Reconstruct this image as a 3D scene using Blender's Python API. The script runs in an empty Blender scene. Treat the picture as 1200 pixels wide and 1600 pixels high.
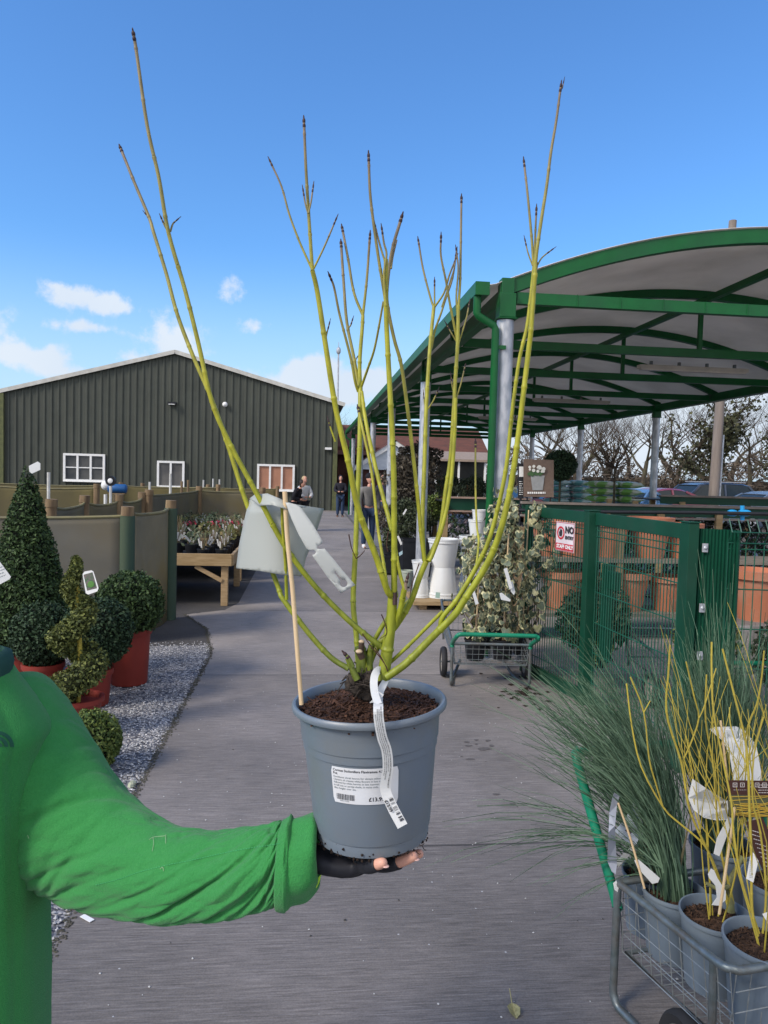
import bpy, math, random
import numpy as np
from mathutils import Vector, Matrix
SC = bpy.context.scene
COL = SC.collection
R_ = math.radians
# ---------------------------------------------------------------- camera
HC = 1.70
YAW, PITCH, ROLL = R_(5.9), R_(2.87), R_(1.55)
FPX = 1155.6
F = np.array([math.sin(YAW)*math.cos(PITCH), math.cos(YAW)*math.cos(PITCH), -math.sin(PITCH)])
R0 = np.array([math.cos(YAW), -math.sin(YAW), 0.0])
U0 = np.cross(R0, F)
RV = math.cos(ROLL)*R0 + math.sin(ROLL)*U0
UV = math.cos(ROLL)*U0 - math.sin(ROLL)*R0
C0 = np.array([0, 0, HC])
def P(u, v, d):
    return C0 + d*(F + (u-600)/FPX*RV + (800-v)/FPX*UV)
def G(u, v, z=0.0):
    r = F + (u-600)/FPX*RV + (800-v)/FPX*UV
    return C0 + r*((z-HC)/r[2])
cam = bpy.data.cameras.new('camera')
cam.sensor_fit = 'VERTICAL'; cam.sensor_height = 36; cam.lens = 26
cam.clip_start = .05; cam.clip_end = 1500
co = bpy.data.objects.new('camera', cam); COL.objects.link(co)
co.matrix_world = Matrix(((RV[0], UV[0], -F[0], C0[0]), (RV[1], UV[1], -F[1], C0[1]), (RV[2], UV[2], -F[2], C0[2]), (0, 0, 0, 1)))
SC.camera = co
# ---------------------------------------------------------------- light
SUN_EL, SUN_AZ = R_(38), R_(-118)      # azimuth from +Y (path direction), clockwise seen from above
sd = bpy.data.lights.new('sun', 'SUN'); sd.energy = 1.9; sd.angle = R_(16); sd.color = (1, .90, .78)
so = bpy.data.objects.new('sun', sd); COL.objects.link(so)
sdir = Vector((math.sin(SUN_AZ)*math.cos(SUN_EL), math.cos(SUN_AZ)*math.cos(SUN_EL), math.sin(SUN_EL)))
so.rotation_euler = sdir.to_track_quat('Z', 'Y').to_euler()
SC.view_settings.view_transform = 'Standard'; SC.view_settings.look = 'None'
SC.view_settings.gamma = 1; SC.view_settings.exposure = 0.85
W = bpy.data.worlds.new('World'); SC.world = W; W.use_nodes = True
nt = W.node_tree; nt.nodes.clear()
def N(nt, t, **k):
    n = nt.nodes.new(t)
    for a, b in k.items(): setattr(n, a, b)
    return n
def mth(nt, op, a, b=None, c=None):
    n = nt.nodes.new('ShaderNodeMath'); n.operation = op
    for i, x in enumerate((a, b, c)):
        if x is None: continue
        if isinstance(x, (int, float)): n.inputs[i].default_value = x
        else: nt.links.new(x, n.inputs[i])
    return n.outputs[0]
sky = N(nt, 'ShaderNodeTexSky', sky_type='NISHITA'); sky.sun_disc = False
sky.sun_elevation = SUN_EL; sky.sun_rotation = SUN_AZ; sky.air_density = 1.25; sky.dust_density = .35; sky.ozone_density = 1.6
tc = N(nt, 'ShaderNodeTexCoord')
sx = N(nt, 'ShaderNodeSeparateXYZ'); nt.links.new(tc.outputs['Generated'], sx.inputs[0])
az = mth(nt, 'ARCTAN2', sx.outputs[0], sx.outputs[1]); el = mth(nt, 'ARCSINE', sx.outputs[2])
clouds = [(120,462,52,18,1.0),(175,478,30,12,.6),(112,508,36,10,.7),(160,514,24,7,.5),(363,450,20,23,.85),(428,452,10,10,.3),(262,520,40,26,.9),(292,556,34,16,.5),(398,506,38,14,.75),(440,480,14,8,.25),
 (12,555,30,18,.9),(72,562,34,18,.85),(120,584,50,9,.4),(200,560,30,12,.8),(400,590,60,16,.45),(490,580,36,22,.8),(545,612,70,26,1.0),(460,610,60,16,.6),(590,590,26,16,.6),(-60,500,60,22,.8),
 (455,585,22,14,.8),(512,572,20,14,.7),(560,590,30,14,.6),
 (980,690,230,50,1.1),(1180,640,140,50,1.0),(760,720,300,26,.9),(1450,600,160,50,1.0)]
acc = None
for (u, v, wu, hv, dn) in clouds:
    r = P(u, v, 1)-C0; r /= np.linalg.norm(r)
    a0 = math.atan2(r[0], r[1]); e0 = math.asin(r[2])
    dx = mth(nt, 'MULTIPLY', mth(nt, 'SUBTRACT', az, a0), FPX/wu)
    dy = mth(nt, 'MULTIPLY', mth(nt, 'SUBTRACT', el, e0), FPX/hv)
    q = mth(nt, 'ADD', mth(nt, 'MULTIPLY', dx, dx), mth(nt, 'MULTIPLY', dy, dy))
    g = mth(nt, 'MULTIPLY', mth(nt, 'EXPONENT', mth(nt, 'MULTIPLY', q, -.8)), dn)
    acc = g if acc is None else mth(nt, 'ADD', acc, g)
nz = N(nt, 'ShaderNodeTexNoise'); nz.inputs['Scale'].default_value = 26; nz.inputs['Detail'].default_value = 8; nz.inputs['Roughness'].default_value = .62
nt.links.new(tc.outputs['Generated'], nz.inputs['Vector'])
nz2 = N(nt, 'ShaderNodeTexNoise'); nz2.inputs['Scale'].default_value = 4; nz2.inputs['Detail'].default_value = 5
nt.links.new(tc.outputs['Generated'], nz2.inputs['Vector'])
dens = mth(nt, 'ADD', acc, mth(nt, 'MULTIPLY', mth(nt, 'SUBTRACT', nz.outputs[0], .5), 2.4))
mr = N(nt, 'ShaderNodeMapRange'); mr.interpolation_type = 'SMOOTHSTEP'
mr.inputs[1].default_value = .30; mr.inputs[2].default_value = .95; mr.inputs[4].default_value = .92
nt.links.new(dens, mr.inputs[0])
gate = mth(nt, 'MINIMUM', mth(nt, 'MULTIPLY', acc, 3.0), 1.0)
cfront = mth(nt, 'MULTIPLY', mr.outputs[0], gate)
# unseen broken cloud added behind the viewer as soft neutral fill light
mb_ = N(nt, 'ShaderNodeMapRange'); mb_.interpolation_type = 'SMOOTHSTEP'; mb_.inputs[1].default_value = .12; mb_.inputs[2].default_value = -.45
nt.links.new(sx.outputs[1], mb_.inputs[0])
nb_ = N(nt, 'ShaderNodeMapRange'); nb_.interpolation_type = 'SMOOTHSTEP'; nb_.inputs[1].default_value = .38; nb_.inputs[2].default_value = .55; nb_.inputs[4].default_value = .95
nt.links.new(nz2.outputs[0], nb_.inputs[0])
cfill = mth(nt, 'MULTIPLY', mb_.outputs[0], nb_.outputs[0])
cc = N(nt, 'ShaderNodeMix', data_type='RGBA'); cc.inputs[6].default_value = (3.5, 4.1, 5.0, 1); cc.inputs[7].default_value = (5.0, 5.3, 5.6, 1)
nt.links.new(nz2.outputs[0], cc.inputs[0])
tint = N(nt, 'ShaderNodeMix', data_type='RGBA', blend_type='MULTIPLY'); tint.inputs[0].default_value = 1; tint.inputs[7].default_value = (.46, .785, 1.18, 1)
nt.links.new(sky.outputs[0], tint.inputs[6])
mx = N(nt, 'ShaderNodeMix', data_type='RGBA')
hz_ = N(nt, 'ShaderNodeMapRange'); hz_.interpolation_type = 'SMOOTHSTEP'; hz_.inputs[1].default_value = R_(17); hz_.inputs[2].default_value = R_(1); hz_.inputs[4].default_value = .85
nt.links.new(el, hz_.inputs[0])
hm_x = N(nt, 'ShaderNodeMix', data_type='RGBA'); hm_x.inputs[7].default_value = (3.4, 4.5, 5.5, 1)
nt.links.new(hz_.outputs[0], hm_x.inputs[0]); nt.links.new(tint.outputs[2], hm_x.inputs[6])
nt.links.new(cfront, mx.inputs[0]); nt.links.new(hm_x.outputs[2], mx.inputs[6]); nt.links.new(cc.outputs[2], mx.inputs[7])
mx2 = N(nt, 'ShaderNodeMix', data_type='RGBA'); mx2.inputs[7].default_value = (9.0, 8.4, 8.0, 1)
nt.links.new(cfill, mx2.inputs[0]); nt.links.new(mx.outputs[2], mx2.inputs[6]); mx = mx2
bg = N(nt, 'ShaderNodeBackground'); bg.inputs[1].default_value = .10
nt.links.new(mx.outputs[2], bg.inputs[0])
wo = N(nt, 'ShaderNodeOutputWorld'); nt.links.new(bg.outputs[0], wo.inputs[0])
# ---------------------------------------------------------------- materials
def srgb(*c):
    return tuple(((x/255+.055)/1.055)**2.4 if x > 10 else x/255/12.92 for x in c)
MATS = {}
def mat(name, c1, c2=None, rough=.6, scale=6, detail=5, bump=0, bscale=None, metal=0, rnd=None, spec=.28, trans=0, stretch=(1,1,1), sheen=0, c3=None, attr=None, contrast=(.3,.7), bdist=.002, mott=None):
    """rnd: colour reached by the per-face 'rnd' attribute; attr: three colours ramped along the 'tip' attribute"""
    if name in MATS: return MATS[name]
    m = bpy.data.materials.new(name); m.use_nodes = True; t = m.node_tree; L = t.links.new
    b = t.nodes['Principled BSDF']; out = t.nodes['Material Output']
    tc = N(t, 'ShaderNodeTexCoord'); mp = N(t, 'ShaderNodeMapping'); mp.inputs['Scale'].default_value = stretch
    L(tc.outputs['Object'], mp.inputs[0])
    nz = N(t, 'ShaderNodeTexNoise'); nz.inputs['Scale'].default_value = scale; nz.inputs['Detail'].default_value = detail
    L(mp.outputs[0], nz.inputs['Vector'])
    col = None
    c2 = c2 or tuple(x*.8 for x in c1)
    rp = N(t, 'ShaderNodeMapRange'); rp.inputs[1].default_value, rp.inputs[2].default_value = contrast
    L(nz.outputs[0], rp.inputs[0])
    mx = N(t, 'ShaderNodeMix', data_type='RGBA'); mx.inputs[6].default_value = (*c1, 1); mx.inputs[7].default_value = (*c2, 1)
    L(rp.outputs[0], mx.inputs[0]); col = mx.outputs[2]
    if attr:
        at = N(t, 'ShaderNodeAttribute', attribute_name='tip')
        cr = N(t, 'ShaderNodeValToRGB'); cr.color_ramp.elements[0].color = (*attr[0], 1); cr.color_ramp.elements[1].color = (*attr[-1], 1)
        for i in range(1, len(attr)-1):
            e = cr.color_ramp.elements.new(i/(len(attr)-1)); e.color = (*attr[i], 1)
        L(at.outputs['Fac'], cr.inputs[0])
        m2 = N(t, 'ShaderNodeMix', data_type='RGBA', blend_type='MULTIPLY'); m2.inputs[0].default_value = 1
        L(cr.outputs[0], m2.inputs[6]); L(col, m2.inputs[7]); col = m2.outputs[2]
    if rnd:
        at = N(t, 'ShaderNodeAttribute', attribute_name='rnd')
        m2 = N(t, 'ShaderNodeMix', data_type='RGBA'); m2.inputs[7].default_value = (*rnd, 1)
        L(at.outputs['Fac'], m2.inputs[0]); L(col, m2.inputs[6]); col = m2.outputs[2]
    if mott:   # large soft mottling (colour, scale, amount)
        n3 = N(t, 'ShaderNodeTexNoise'); n3.inputs['Scale'].default_value = mott[1]; n3.inputs['Detail'].default_value = 6; n3.inputs['Roughness'].default_value = .6
        L(tc.outputs['Object'], n3.inputs['Vector'])
        r3 = N(t, 'ShaderNodeMapRange'); r3.inputs[1].default_value = .45; r3.inputs[2].default_value = .7; r3.inputs[4].default_value = mott[2]
        L(n3.outputs[0], r3.inputs[0])
        m3 = N(t, 'ShaderNodeMix', data_type='RGBA'); m3.inputs[7].default_value = (*mott[0], 1)
        L(r3.outputs[0], m3.inputs[0]); L(col, m3.inputs[6]); col = m3.outputs[2]
    L(col, b.inputs['Base Color'])
    b.inputs['Roughness'].default_value = rough; b.inputs['Metallic'].default_value = metal
    b.inputs['Specular IOR Level'].default_value = spec
    if sheen: b.inputs['Sheen Weight'].default_value = sheen; b.inputs['Sheen Roughness'].default_value = .5
    if bump:
        nb = N(t, 'ShaderNodeTexNoise'); nb.inputs['Scale'].default_value = bscale or scale*4; nb.inputs['Detail'].default_value = 4
        L(mp.outputs[0], nb.inputs['Vector'])
        bp = N(t, 'ShaderNodeBump'); bp.inputs['Strength'].default_value = bump; bp.inputs['Distance'].default_value = bdist
        L(nb.outputs[0], bp.inputs['Height']); L(bp.outputs[0], b.inputs['Normal'])
    if trans:
        tr = N(t, 'ShaderNodeBsdfTranslucent'); L(col, tr.inputs[0])
        ms = N(t, 'ShaderNodeMixShader'); ms.inputs[0].default_value = trans
        L(b.outputs[0], ms.inputs[1]); L(tr.outputs[0], ms.inputs[2]); L(ms.outputs[0], out.inputs[0])
    MATS[name] = m
    return m
# ---------------------------------------------------------------- mesh builder
ORG = {}
class MB:
    def __init__(s): s.v = []; s.f = []; s.m = []; s.t = []; s.n = 0
    def add(s, verts, faces, mi=0, tip=None):
        k = s.n; verts = [tuple(map(float, p)) for p in verts]
        s.v += verts; s.n += len(verts)
        s.t += list(tip) if tip is not None else [0.0]*len(verts)
        for f in faces: s.f.append(tuple(i+k for i in f)); s.m.append(mi)
        return s
    def box(s, c, sz, rz=0, mi=0, M=None):
        hx, hy, hz = sz[0]/2, sz[1]/2, sz[2]/2
        vs = [Vector((x, y, z)) for x in (-hx, hx) for y in (-hy, hy) for z in (-hz, hz)]
        if M is None: M = Matrix.Rotation(rz, 3, 'Z')
        c = Vector(c)
        return s.add([M@v+c for v in vs], [(0,1,3,2),(4,6,7,5),(0,4,5,1),(2,3,7,6),(0,2,6,4),(1,5,7,3)], mi)
    def bar(s, a, b, w, h, mi=0, up=(0,0,1)):
        a = Vector(a); b = Vector(b); d = b-a; L = d.length; d.normalize()
        x = d.cross(Vector(up))
        if x.length < 1e-4: x = Vector((1,0,0))
        x.normalize(); z = x.cross(d)
        M = Matrix((x, d, z)).transposed()
        return s.box((a+b)/2, (w, L, h), mi=mi, M=M)
    def tube(s, pts, r, n=8, mi=0, caps=True, tips=None, closed=False):
        pts = [np.array(p, float) for p in pts]; k = len(pts)
        rs = r if hasattr(r, '__len__') else [r]*k
        nrm = None; V = []; T = []
        for i in range(k):
            a = pts[i-1] if (i > 0 or closed) else pts[i]; b = pts[(i+1) % k] if (i < k-1 or closed) else pts[i]
            d = b-a; d = d/(np.linalg.norm(d)+1e-12)
            if nrm is None:
                h = np.array([0,0,1.]) if abs(d[2]) < .9 else np.array([1.,0,0])
                nrm = np.cross(d, h)
            nrm = nrm-d*np.dot(nrm, d); nrm /= (np.linalg.norm(nrm)+1e-12)
            bn = np.cross(d, nrm)
            for j in range(n):
                t = 2*math.pi*j/n
                V.append(pts[i]+rs[i]*(math.cos(t)*nrm+math.sin(t)*bn))
                T.append(tips[i] if tips is not None else 0)
        Fc = []
        for i in range(k if closed else k-1):
            i2 = (i+1) % k
            for j in range(n):
                Fc.append((i*n+j, i*n+(j+1) % n, i2*n+(j+1) % n, i2*n+j))
        if caps and not closed:
            Fc.append(tuple(range(n-1, -1, -1))); Fc.append(tuple((k-1)*n+j for j in range(n)))
        return s.add(V, Fc, mi, T)
    def lathe(s, prof, c=(0,0,0), n=32, mi=0, M=None, close=True):
        V = []; c = Vector(c)
        for r, z in prof:
            for j in range(n):
                t = 2*math.pi*j/n; p = Vector((r*math.cos(t), r*math.sin(t), z))
                if M is not None: p = M@p
                V.append(p+c)
        Fc = []
        for i in range(len(prof)-1):
            for j in range(n): Fc.append((i*n+j, i*n+(j+1) % n, (i+1)*n+(j+1) % n, (i+1)*n+j))
        if close:
            if prof[0][0] > 1e-5: Fc.append(tuple(range(n-1, -1, -1)))
            if prof[-1][0] > 1e-5: Fc.append(tuple((len(prof)-1)*n+j for j in range(n)))
        return s.add(V, Fc, mi)
    def ell(s, c, r, n=12, m=8, mi=0, M=None, noise=0, rg=None, tip=0):
        r = r if hasattr(r, '__len__') else (r, r, r)
        V = []; c = Vector(c)
        for i in range(m+1):
            ph = math.pi*i/m
            for j in range(n):
                t = 2*math.pi*j/n
                k = 1+(rg.uniform(-noise, noise) if noise else 0)
                p = Vector((r[0]*math.sin(ph)*math.cos(t)*k, r[1]*math.sin(ph)*math.sin(t)*k, r[2]*math.cos(ph)*k))
                if M is not None: p = M@p
                V.append(p+c)
        Fc = [(i*n+j, (i+1)*n+j, (i+1)*n+(j+1) % n, i*n+(j+1) % n) for i in range(m) for j in range(n)]
        return s.add(V, Fc, mi, [tip]*len(V))
    def leaves(s, cen, nor, size, rg, asp=.5, mi=0, fold=.25, flat=.6):
        """diamond leaves: centres, preferred normals, length"""
        cen = np.asarray(cen, float); k = len(cen); nor = np.asarray(nor, float)
        nn = nor*flat+rg.normal(size=(k,3))*(1-flat); nn /= np.linalg.norm(nn, axis=1)[:,None]+1e-9
        t = np.cross(nn, rg.normal(size=(k,3))); t /= np.linalg.norm(t, axis=1)[:,None]+1e-9
        b = np.cross(nn, t)
        L = (size*rg.uniform(.6, 1.3, k))[:,None]
        a0 = cen-t*L*.5; a1 = cen+b*L*asp*.5+nn*L*fold*.3; a2 = cen+t*L*.5; a3 = cen-b*L*asp*.5+nn*L*fold*.3
        V = np.stack([a0, a1, a2, a3], 1).reshape(-1, 3)
        k0 = s.n
        s.v += list(map(tuple, V.tolist())); s.n += 4*k; s.t += [0.0]*(4*k)
        s.f += [(k0+4*i, k0+4*i+1, k0+4*i+2, k0+4*i+3) for i in range(k)]; s.m += [mi]*k
        return s
    def build(s, name, mats, parent=None, smooth=False, rnd=False, tip=False, bevel=0, seed=1, solid=0, sub=0, angle=40):
        me = bpy.data.meshes.new(name)
        o0 = ORG.get(parent.name, (0,0,0)) if parent is not None else (0,0,0)
        v = np.array(s.v, float).reshape(-1, 3)-np.array(o0)
        me.from_pydata(v.tolist(), [], s.f)
        mats = mats if isinstance(mats, (list, tuple)) else [mats]
        for m in mats: me.materials.append(m)
        if len(mats) > 1: me.polygons.foreach_set('material_index', s.m)
        if rnd:
            a = me.attributes.new('rnd', 'FLOAT', 'FACE'); a.data.foreach_set('value', np.random.RandomState(seed).rand(len(me.polygons))**1.3)
        if tip:
            a = me.attributes.new('tip', 'FLOAT', 'POINT'); a.data.foreach_set('value', s.t)
        if smooth:
            me.polygons.foreach_set('use_smooth', [True]*len(me.polygons))
            me.set_sharp_from_angle(angle=R_(angle))
        me.update()
        o = bpy.data.objects.new(name, me); COL.objects.link(o)
        if parent is not None: o.parent = parent; ORG[o.name] = o0
        if solid:
            md = o.modifiers.new('solid', 'SOLIDIFY'); md.thickness = solid; md.offset = 0
        if bevel:
            md = o.modifiers.new('bevel', 'BEVEL'); md.width = bevel; md.segments = 2; md.limit_method = 'ANGLE'
        if sub:
            md = o.modifiers.new('sub', 'SUBSURF'); md.levels = sub; md.render_levels = sub
        return o
def tag(o, label=None, cat=None, group=None, kind=None):
    if label: o['label'] = label
    if cat: o['category'] = cat
    if group: o['group'] = group
    if kind: o['kind'] = kind
    return o
def thing(name, label, cat, loc=(0,0,0), group=None):
    o = bpy.data.objects.new(name, None); COL.objects.link(o); o.empty_display_size = .1
    o.location = tuple(map(float, loc)); ORG[o.name] = tuple(map(float, loc))
    return tag(o, label, cat, group)
def struct(o): o['kind'] = 'structure'; return o
def dup(root, loc, rz=0, label=None, group=None, scale=None):
    r = root.copy(); COL.objects.link(r); r.location = tuple(map(float, loc)); r.rotation_euler = (0, 0, rz)
    if scale: r.scale = (scale,)*3 if not hasattr(scale, '__len__') else scale
    if label: r['label'] = label
    if group: r['group'] = group
    for ch in root.children:
        c = ch.copy(); COL.objects.link(c); c.parent = r
        for g in ch.children:
            d = g.copy(); COL.objects.link(d); d.parent = c
    return r
def crom(pts, n=4):
    """Catmull-Rom resampling"""
    p = [np.array(q, float) for q in pts]; p = [2*p[0]-p[1]]+p+[2*p[-1]-p[-2]]; out = []
    for i in range(1, len(p)-2):
        for k in range(n):
            t = k/n
            out.append(.5*((2*p[i])+(-p[i-1]+p[i+1])*t+(2*p[i-1]-5*p[i]+4*p[i+1]-p[i+2])*t*t+(-p[i-1]+3*p[i]-3*p[i+1]+p[i+2])*t**3))
    out.append(p[-2]); return out
def textgeo(s, size=1.0, bold=0.0, align='LEFT'):
    cu = bpy.data.curves.new('t', 'FONT'); cu.body = s; cu.size = size; cu.align_x = align; cu.offset = bold
    cu.resolution_u = 2
    o = bpy.data.objects.new('t', cu); COL.objects.link(o)
    bpy.context.view_layer.update()
    me = bpy.data.meshes.new_from_object(o.evaluated_get(bpy.context.evaluated_depsgraph_get()))
    V = [(v.co.x, v.co.y) for v in me.vertices]; Fc = [tuple(p.vertices) for p in me.polygons]
    bpy.data.objects.remove(o); bpy.data.curves.remove(cu); bpy.data.meshes.remove(me)
    return V, Fc
def polygeo(outlines):
    """filled planar polygon with holes"""
    cu = bpy.data.curves.new('p', 'CURVE'); cu.dimensions = '2D'; cu.fill_mode = 'BOTH'
    for ol in outlines:
        sp = cu.splines.new('POLY'); sp.points.add(len(ol)-1)
        for i, (x, y) in enumerate(ol): sp.points[i].co = (x, y, 0, 1)
        sp.use_cyclic_u = True
    o = bpy.data.objects.new('p', cu); COL.objects.link(o)
    bpy.context.view_layer.update()
    me = bpy.data.meshes.new_from_object(o.evaluated_get(bpy.context.evaluated_depsgraph_get()))
    V = [(v.co.x, v.co.y) for v in me.vertices]; Fc = [tuple(p.vertices) for p in me.polygons]
    bpy.data.objects.remove(o); bpy.data.curves.remove(cu); bpy.data.meshes.remove(me)
    return V, Fc
def skin(verts, edges, radii, sub=2, name='s'):
    me = bpy.data.meshes.new(name); me.from_pydata([tuple(map(float, v)) for v in verts], edges, [])
    o = bpy.data.objects.new(name, me); COL.objects.link(o)
    md = o.modifiers.new('skin', 'SKIN'); md.use_smooth_shade = True; md.branch_smoothing = .5
    if not me.skin_vertices: 
        me.attributes.new('x', 'FLOAT', 'POINT')
    for i, r in enumerate(radii):
        r = r if hasattr(r, '__len__') else (r, r)
        me.skin_vertices[0].data[i].radius = r
        me.skin_vertices[0].data[i].use_root = (i == 0)
    s2 = o.modifiers.new('sub', 'SUBSURF'); s2.levels = sub; s2.render_levels = sub
    bpy.context.view_layer.update()
    m2 = bpy.data.meshes.new_from_object(o.evaluated_get(bpy.context.evaluated_depsgraph_get()))
    V = [tuple(v.co) for v in m2.vertices]; Fc = [tuple(p.vertices) for p in m2.polygons]
    bpy.data.objects.remove(o); bpy.data.meshes.remove(me); bpy.data.meshes.remove(m2)
    return V, Fc
# ---------------------------------------------------------------- palette
M_green = mat('green_paint', (.005,.115,.026), (.004,.085,.020), rough=.42, scale=5, detail=7, bump=.15, mott=((.012,.075,.03),2.2,.6))
M_dgreen = mat('dark_green_paint', (.004,.056,.030), (.003,.042,.022), rough=.45, scale=5, detail=7, mott=((.02,.06,.04),3,.4))
M_galv = mat('galvanised', (.50,.51,.53), (.34,.36,.39), rough=.42, scale=16, metal=.35, stretch=(1,1,.45), detail=3, contrast=(.4,.6))
M_steel = mat('dull_steel', (.20,.23,.24), (.12,.15,.15), rough=.42, scale=30, metal=.6, mott=((.16,.09,.05),12,.5))
M_wire = mat('wire_steel', (.28,.30,.30), (.18,.2,.2), rough=.45, scale=40, metal=.5)
M_white = mat('white_paint', (.78,.78,.76), (.70,.70,.68), rough=.5)
M_paper = mat('white_card', (.72,.73,.72), (.68,.69,.68), rough=.55, scale=20, trans=.18)
M_ink = mat('print_ink', (.03,.03,.035), rough=.6)
M_inkg = mat('grey_print', (.22,.25,.26), rough=.6)
M_wood = mat('pale_timber', (.42,.30,.17), (.30,.20,.10), rough=.75, scale=9, stretch=(1,1,6), bump=.2)
M_woodh = mat('bench_timber', (.42,.30,.16), (.28,.19,.09), rough=.75, scale=5, stretch=(1,6,6), bump=.2)
M_cane = mat('cane', (.66,.50,.30), (.56,.40,.22), rough=.6, scale=20, stretch=(1,1,.2))
M_black = mat('black_plastic', (.018,.02,.024), (.012,.013,.016), rough=.45)
M_soil = mat('compost', (.030,.018,.012), (.012,.008,.006), rough=.95, scale=60, rnd=(.09,.05,.03), bump=.6, bscale=150)
M_terra = mat('terracotta_plastic', (.25,.038,.026), (.20,.03,.022), rough=.55)
M_terra2 = mat('terracotta_clay', (.46,.17,.09), (.38,.14,.075), rough=.7, mott=((.55,.36,.26),6,.4))
M_skin = mat('skin', (.62,.33,.24), (.55,.28,.20), rough=.5)
M_tyre = mat('rubber', (.025,.025,.027), rough=.7)
M_glass = mat('window_glass', (.05,.06,.07), (.12,.13,.14), rough=.12, scale=2)
M_wglass = mat('car_glass', (.02,.03,.035), rough=.08)
# ---------------------------------------------------------------- ground
M_ground = mat('ground_mat', (.10,.10,.105), (.07,.07,.07), rough=.9, scale=2, bump=.3, bscale=60)
mb = MB(); mb.add([(-300,-60,-.012),(300,-60,-.012),(300,900,-.012),(-300,900,-.012)], [(0,1,2,3)])
struct(mb.build('ground', M_ground))
# gravel sheet with stones
def gravelmat():
    m = bpy.data.materials.new('gravel_mat'); m.use_nodes = True; t = m.node_tree; L = t.links.new; b = t.nodes['Principled BSDF']
    tc = N(t, 'ShaderNodeTexCoord')
    v = N(t, 'ShaderNodeTexVoronoi'); v.inputs['Scale'].default_value = 62; L(tc.outputs['Object'], v.inputs['Vector'])
    sp = N(t, 'ShaderNodeSeparateColor'); L(v.outputs['Color'], sp.inputs[0])
    cr = N(t, 'ShaderNodeValToRGB'); cr.color_ramp.elements[0].color = (.05,.05,.06,1); cr.color_ramp.elements[1].color = (.50,.48,.46,1)
    e = cr.color_ramp.elements.new(.5); e.color = (.16,.165,.185,1)
    L(sp.outputs[0], cr.inputs[0])
    n = N(t, 'ShaderNodeTexNoise'); n.inputs['Scale'].default_value = 1.6; n.inputs['Detail'].default_value = 5; L(tc.outputs['Object'], n.inputs['Vector'])
    mr = N(t, 'ShaderNodeMapRange'); mr.inputs[1].default_value = .4; mr.inputs[2].default_value = .7; mr.inputs[3].default_value = .85; mr.inputs[4].default_value = 1.2; L(n.outputs[0], mr.inputs[0])
    mx = N(t, 'ShaderNodeMix', data_type='RGBA', blend_type='MULTIPLY'); mx.inputs[0].default_value = 1
    L(cr.outputs[0], mx.inputs[6]); L(mr.outputs[0], mx.inputs[7]); L(mx.outputs[2], b.inputs['Base Color'])
    b.inputs['Roughness'].default_value = .85
    bp = N(t, 'ShaderNodeBump'); bp.inputs['Strength'].default_value = 1; bp.inputs['Distance'].default_value = .01; bp.invert = True
    L(v.outputs['Distance'], bp.inputs['Height']); L(bp.outputs[0], b.inputs['Normal'])
    return m
mb = MB(); mb.add([(-14,-6,-.006),(-.5,-6,-.006),(-.5,33.9,-.006),(-14,33.9,-.006)], [(0,1,2,3)])
struct(mb.build('gravel', gravelmat()))
mb = MB(); mb.add([(-14,7.35,-.002),(-3,7.3,-.002),(-1.6,7.22,-.002),(-.7,7.3,-.002),(-.7,33.9,-.002),(-14,33.9,-.002)], [(0,1,2,3,4,5)])
struct(mb.build('yard', mat('yard_dust', (.085,.08,.078), (.05,.048,.048), rough=.95, scale=55, detail=6, mott=((.14,.135,.13),1.2,.4), bump=.6, bscale=180, bdist=.004)))
rg = np.random.RandomState(5)
mb = MB()
k = 15000
ys = rg.uniform(1.6, 8.9, k)**1.0; xs = -.87-rg.exponential(.8, k)
edge = np.interp(ys, [0,6.9,7.6,8.0,8.8,9.05], [-.86,-.87,-1.0,-1.07,-1.42,-1.0])
xs = np.minimum(xs, edge+rg.uniform(-.02,.035,k))
base = np.array([(1,0,0),(0,1,0),(-1,0,0),(0,-1,0),(0,0,.8),(0,0,-.4)])
Fo = [(0,1,4),(1,2,4),(2,3,4),(3,0,4)]
for i in range(k):
    if xs[i] < -4 or ys[i] > 7.2+.25*rg.rand(): continue
    s = .0065*rg.uniform(.5, 1.5); a = rg.uniform(0, 6.28); c, q = math.cos(a), math.sin(a)
    bb = base*(1+rg.uniform(-.3, .3, (6,1)))*np.array([s*1.2, s*.8, s])
    mb.add([(xs[i]+p[0]*c-p[1]*q, ys[i]+p[0]*q+p[1]*c, -.004+s*.3+p[2]) for p in bb], Fo)
tag(mb.build('gravel_stones', mat('stone', (.10,.105,.12), (.16,.165,.18), rough=.85, scale=90, rnd=(.62,.62,.62), detail=2), rnd=True), 'loose grey limestone chippings beside the concrete path', 'gravel', kind='stuff')
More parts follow.
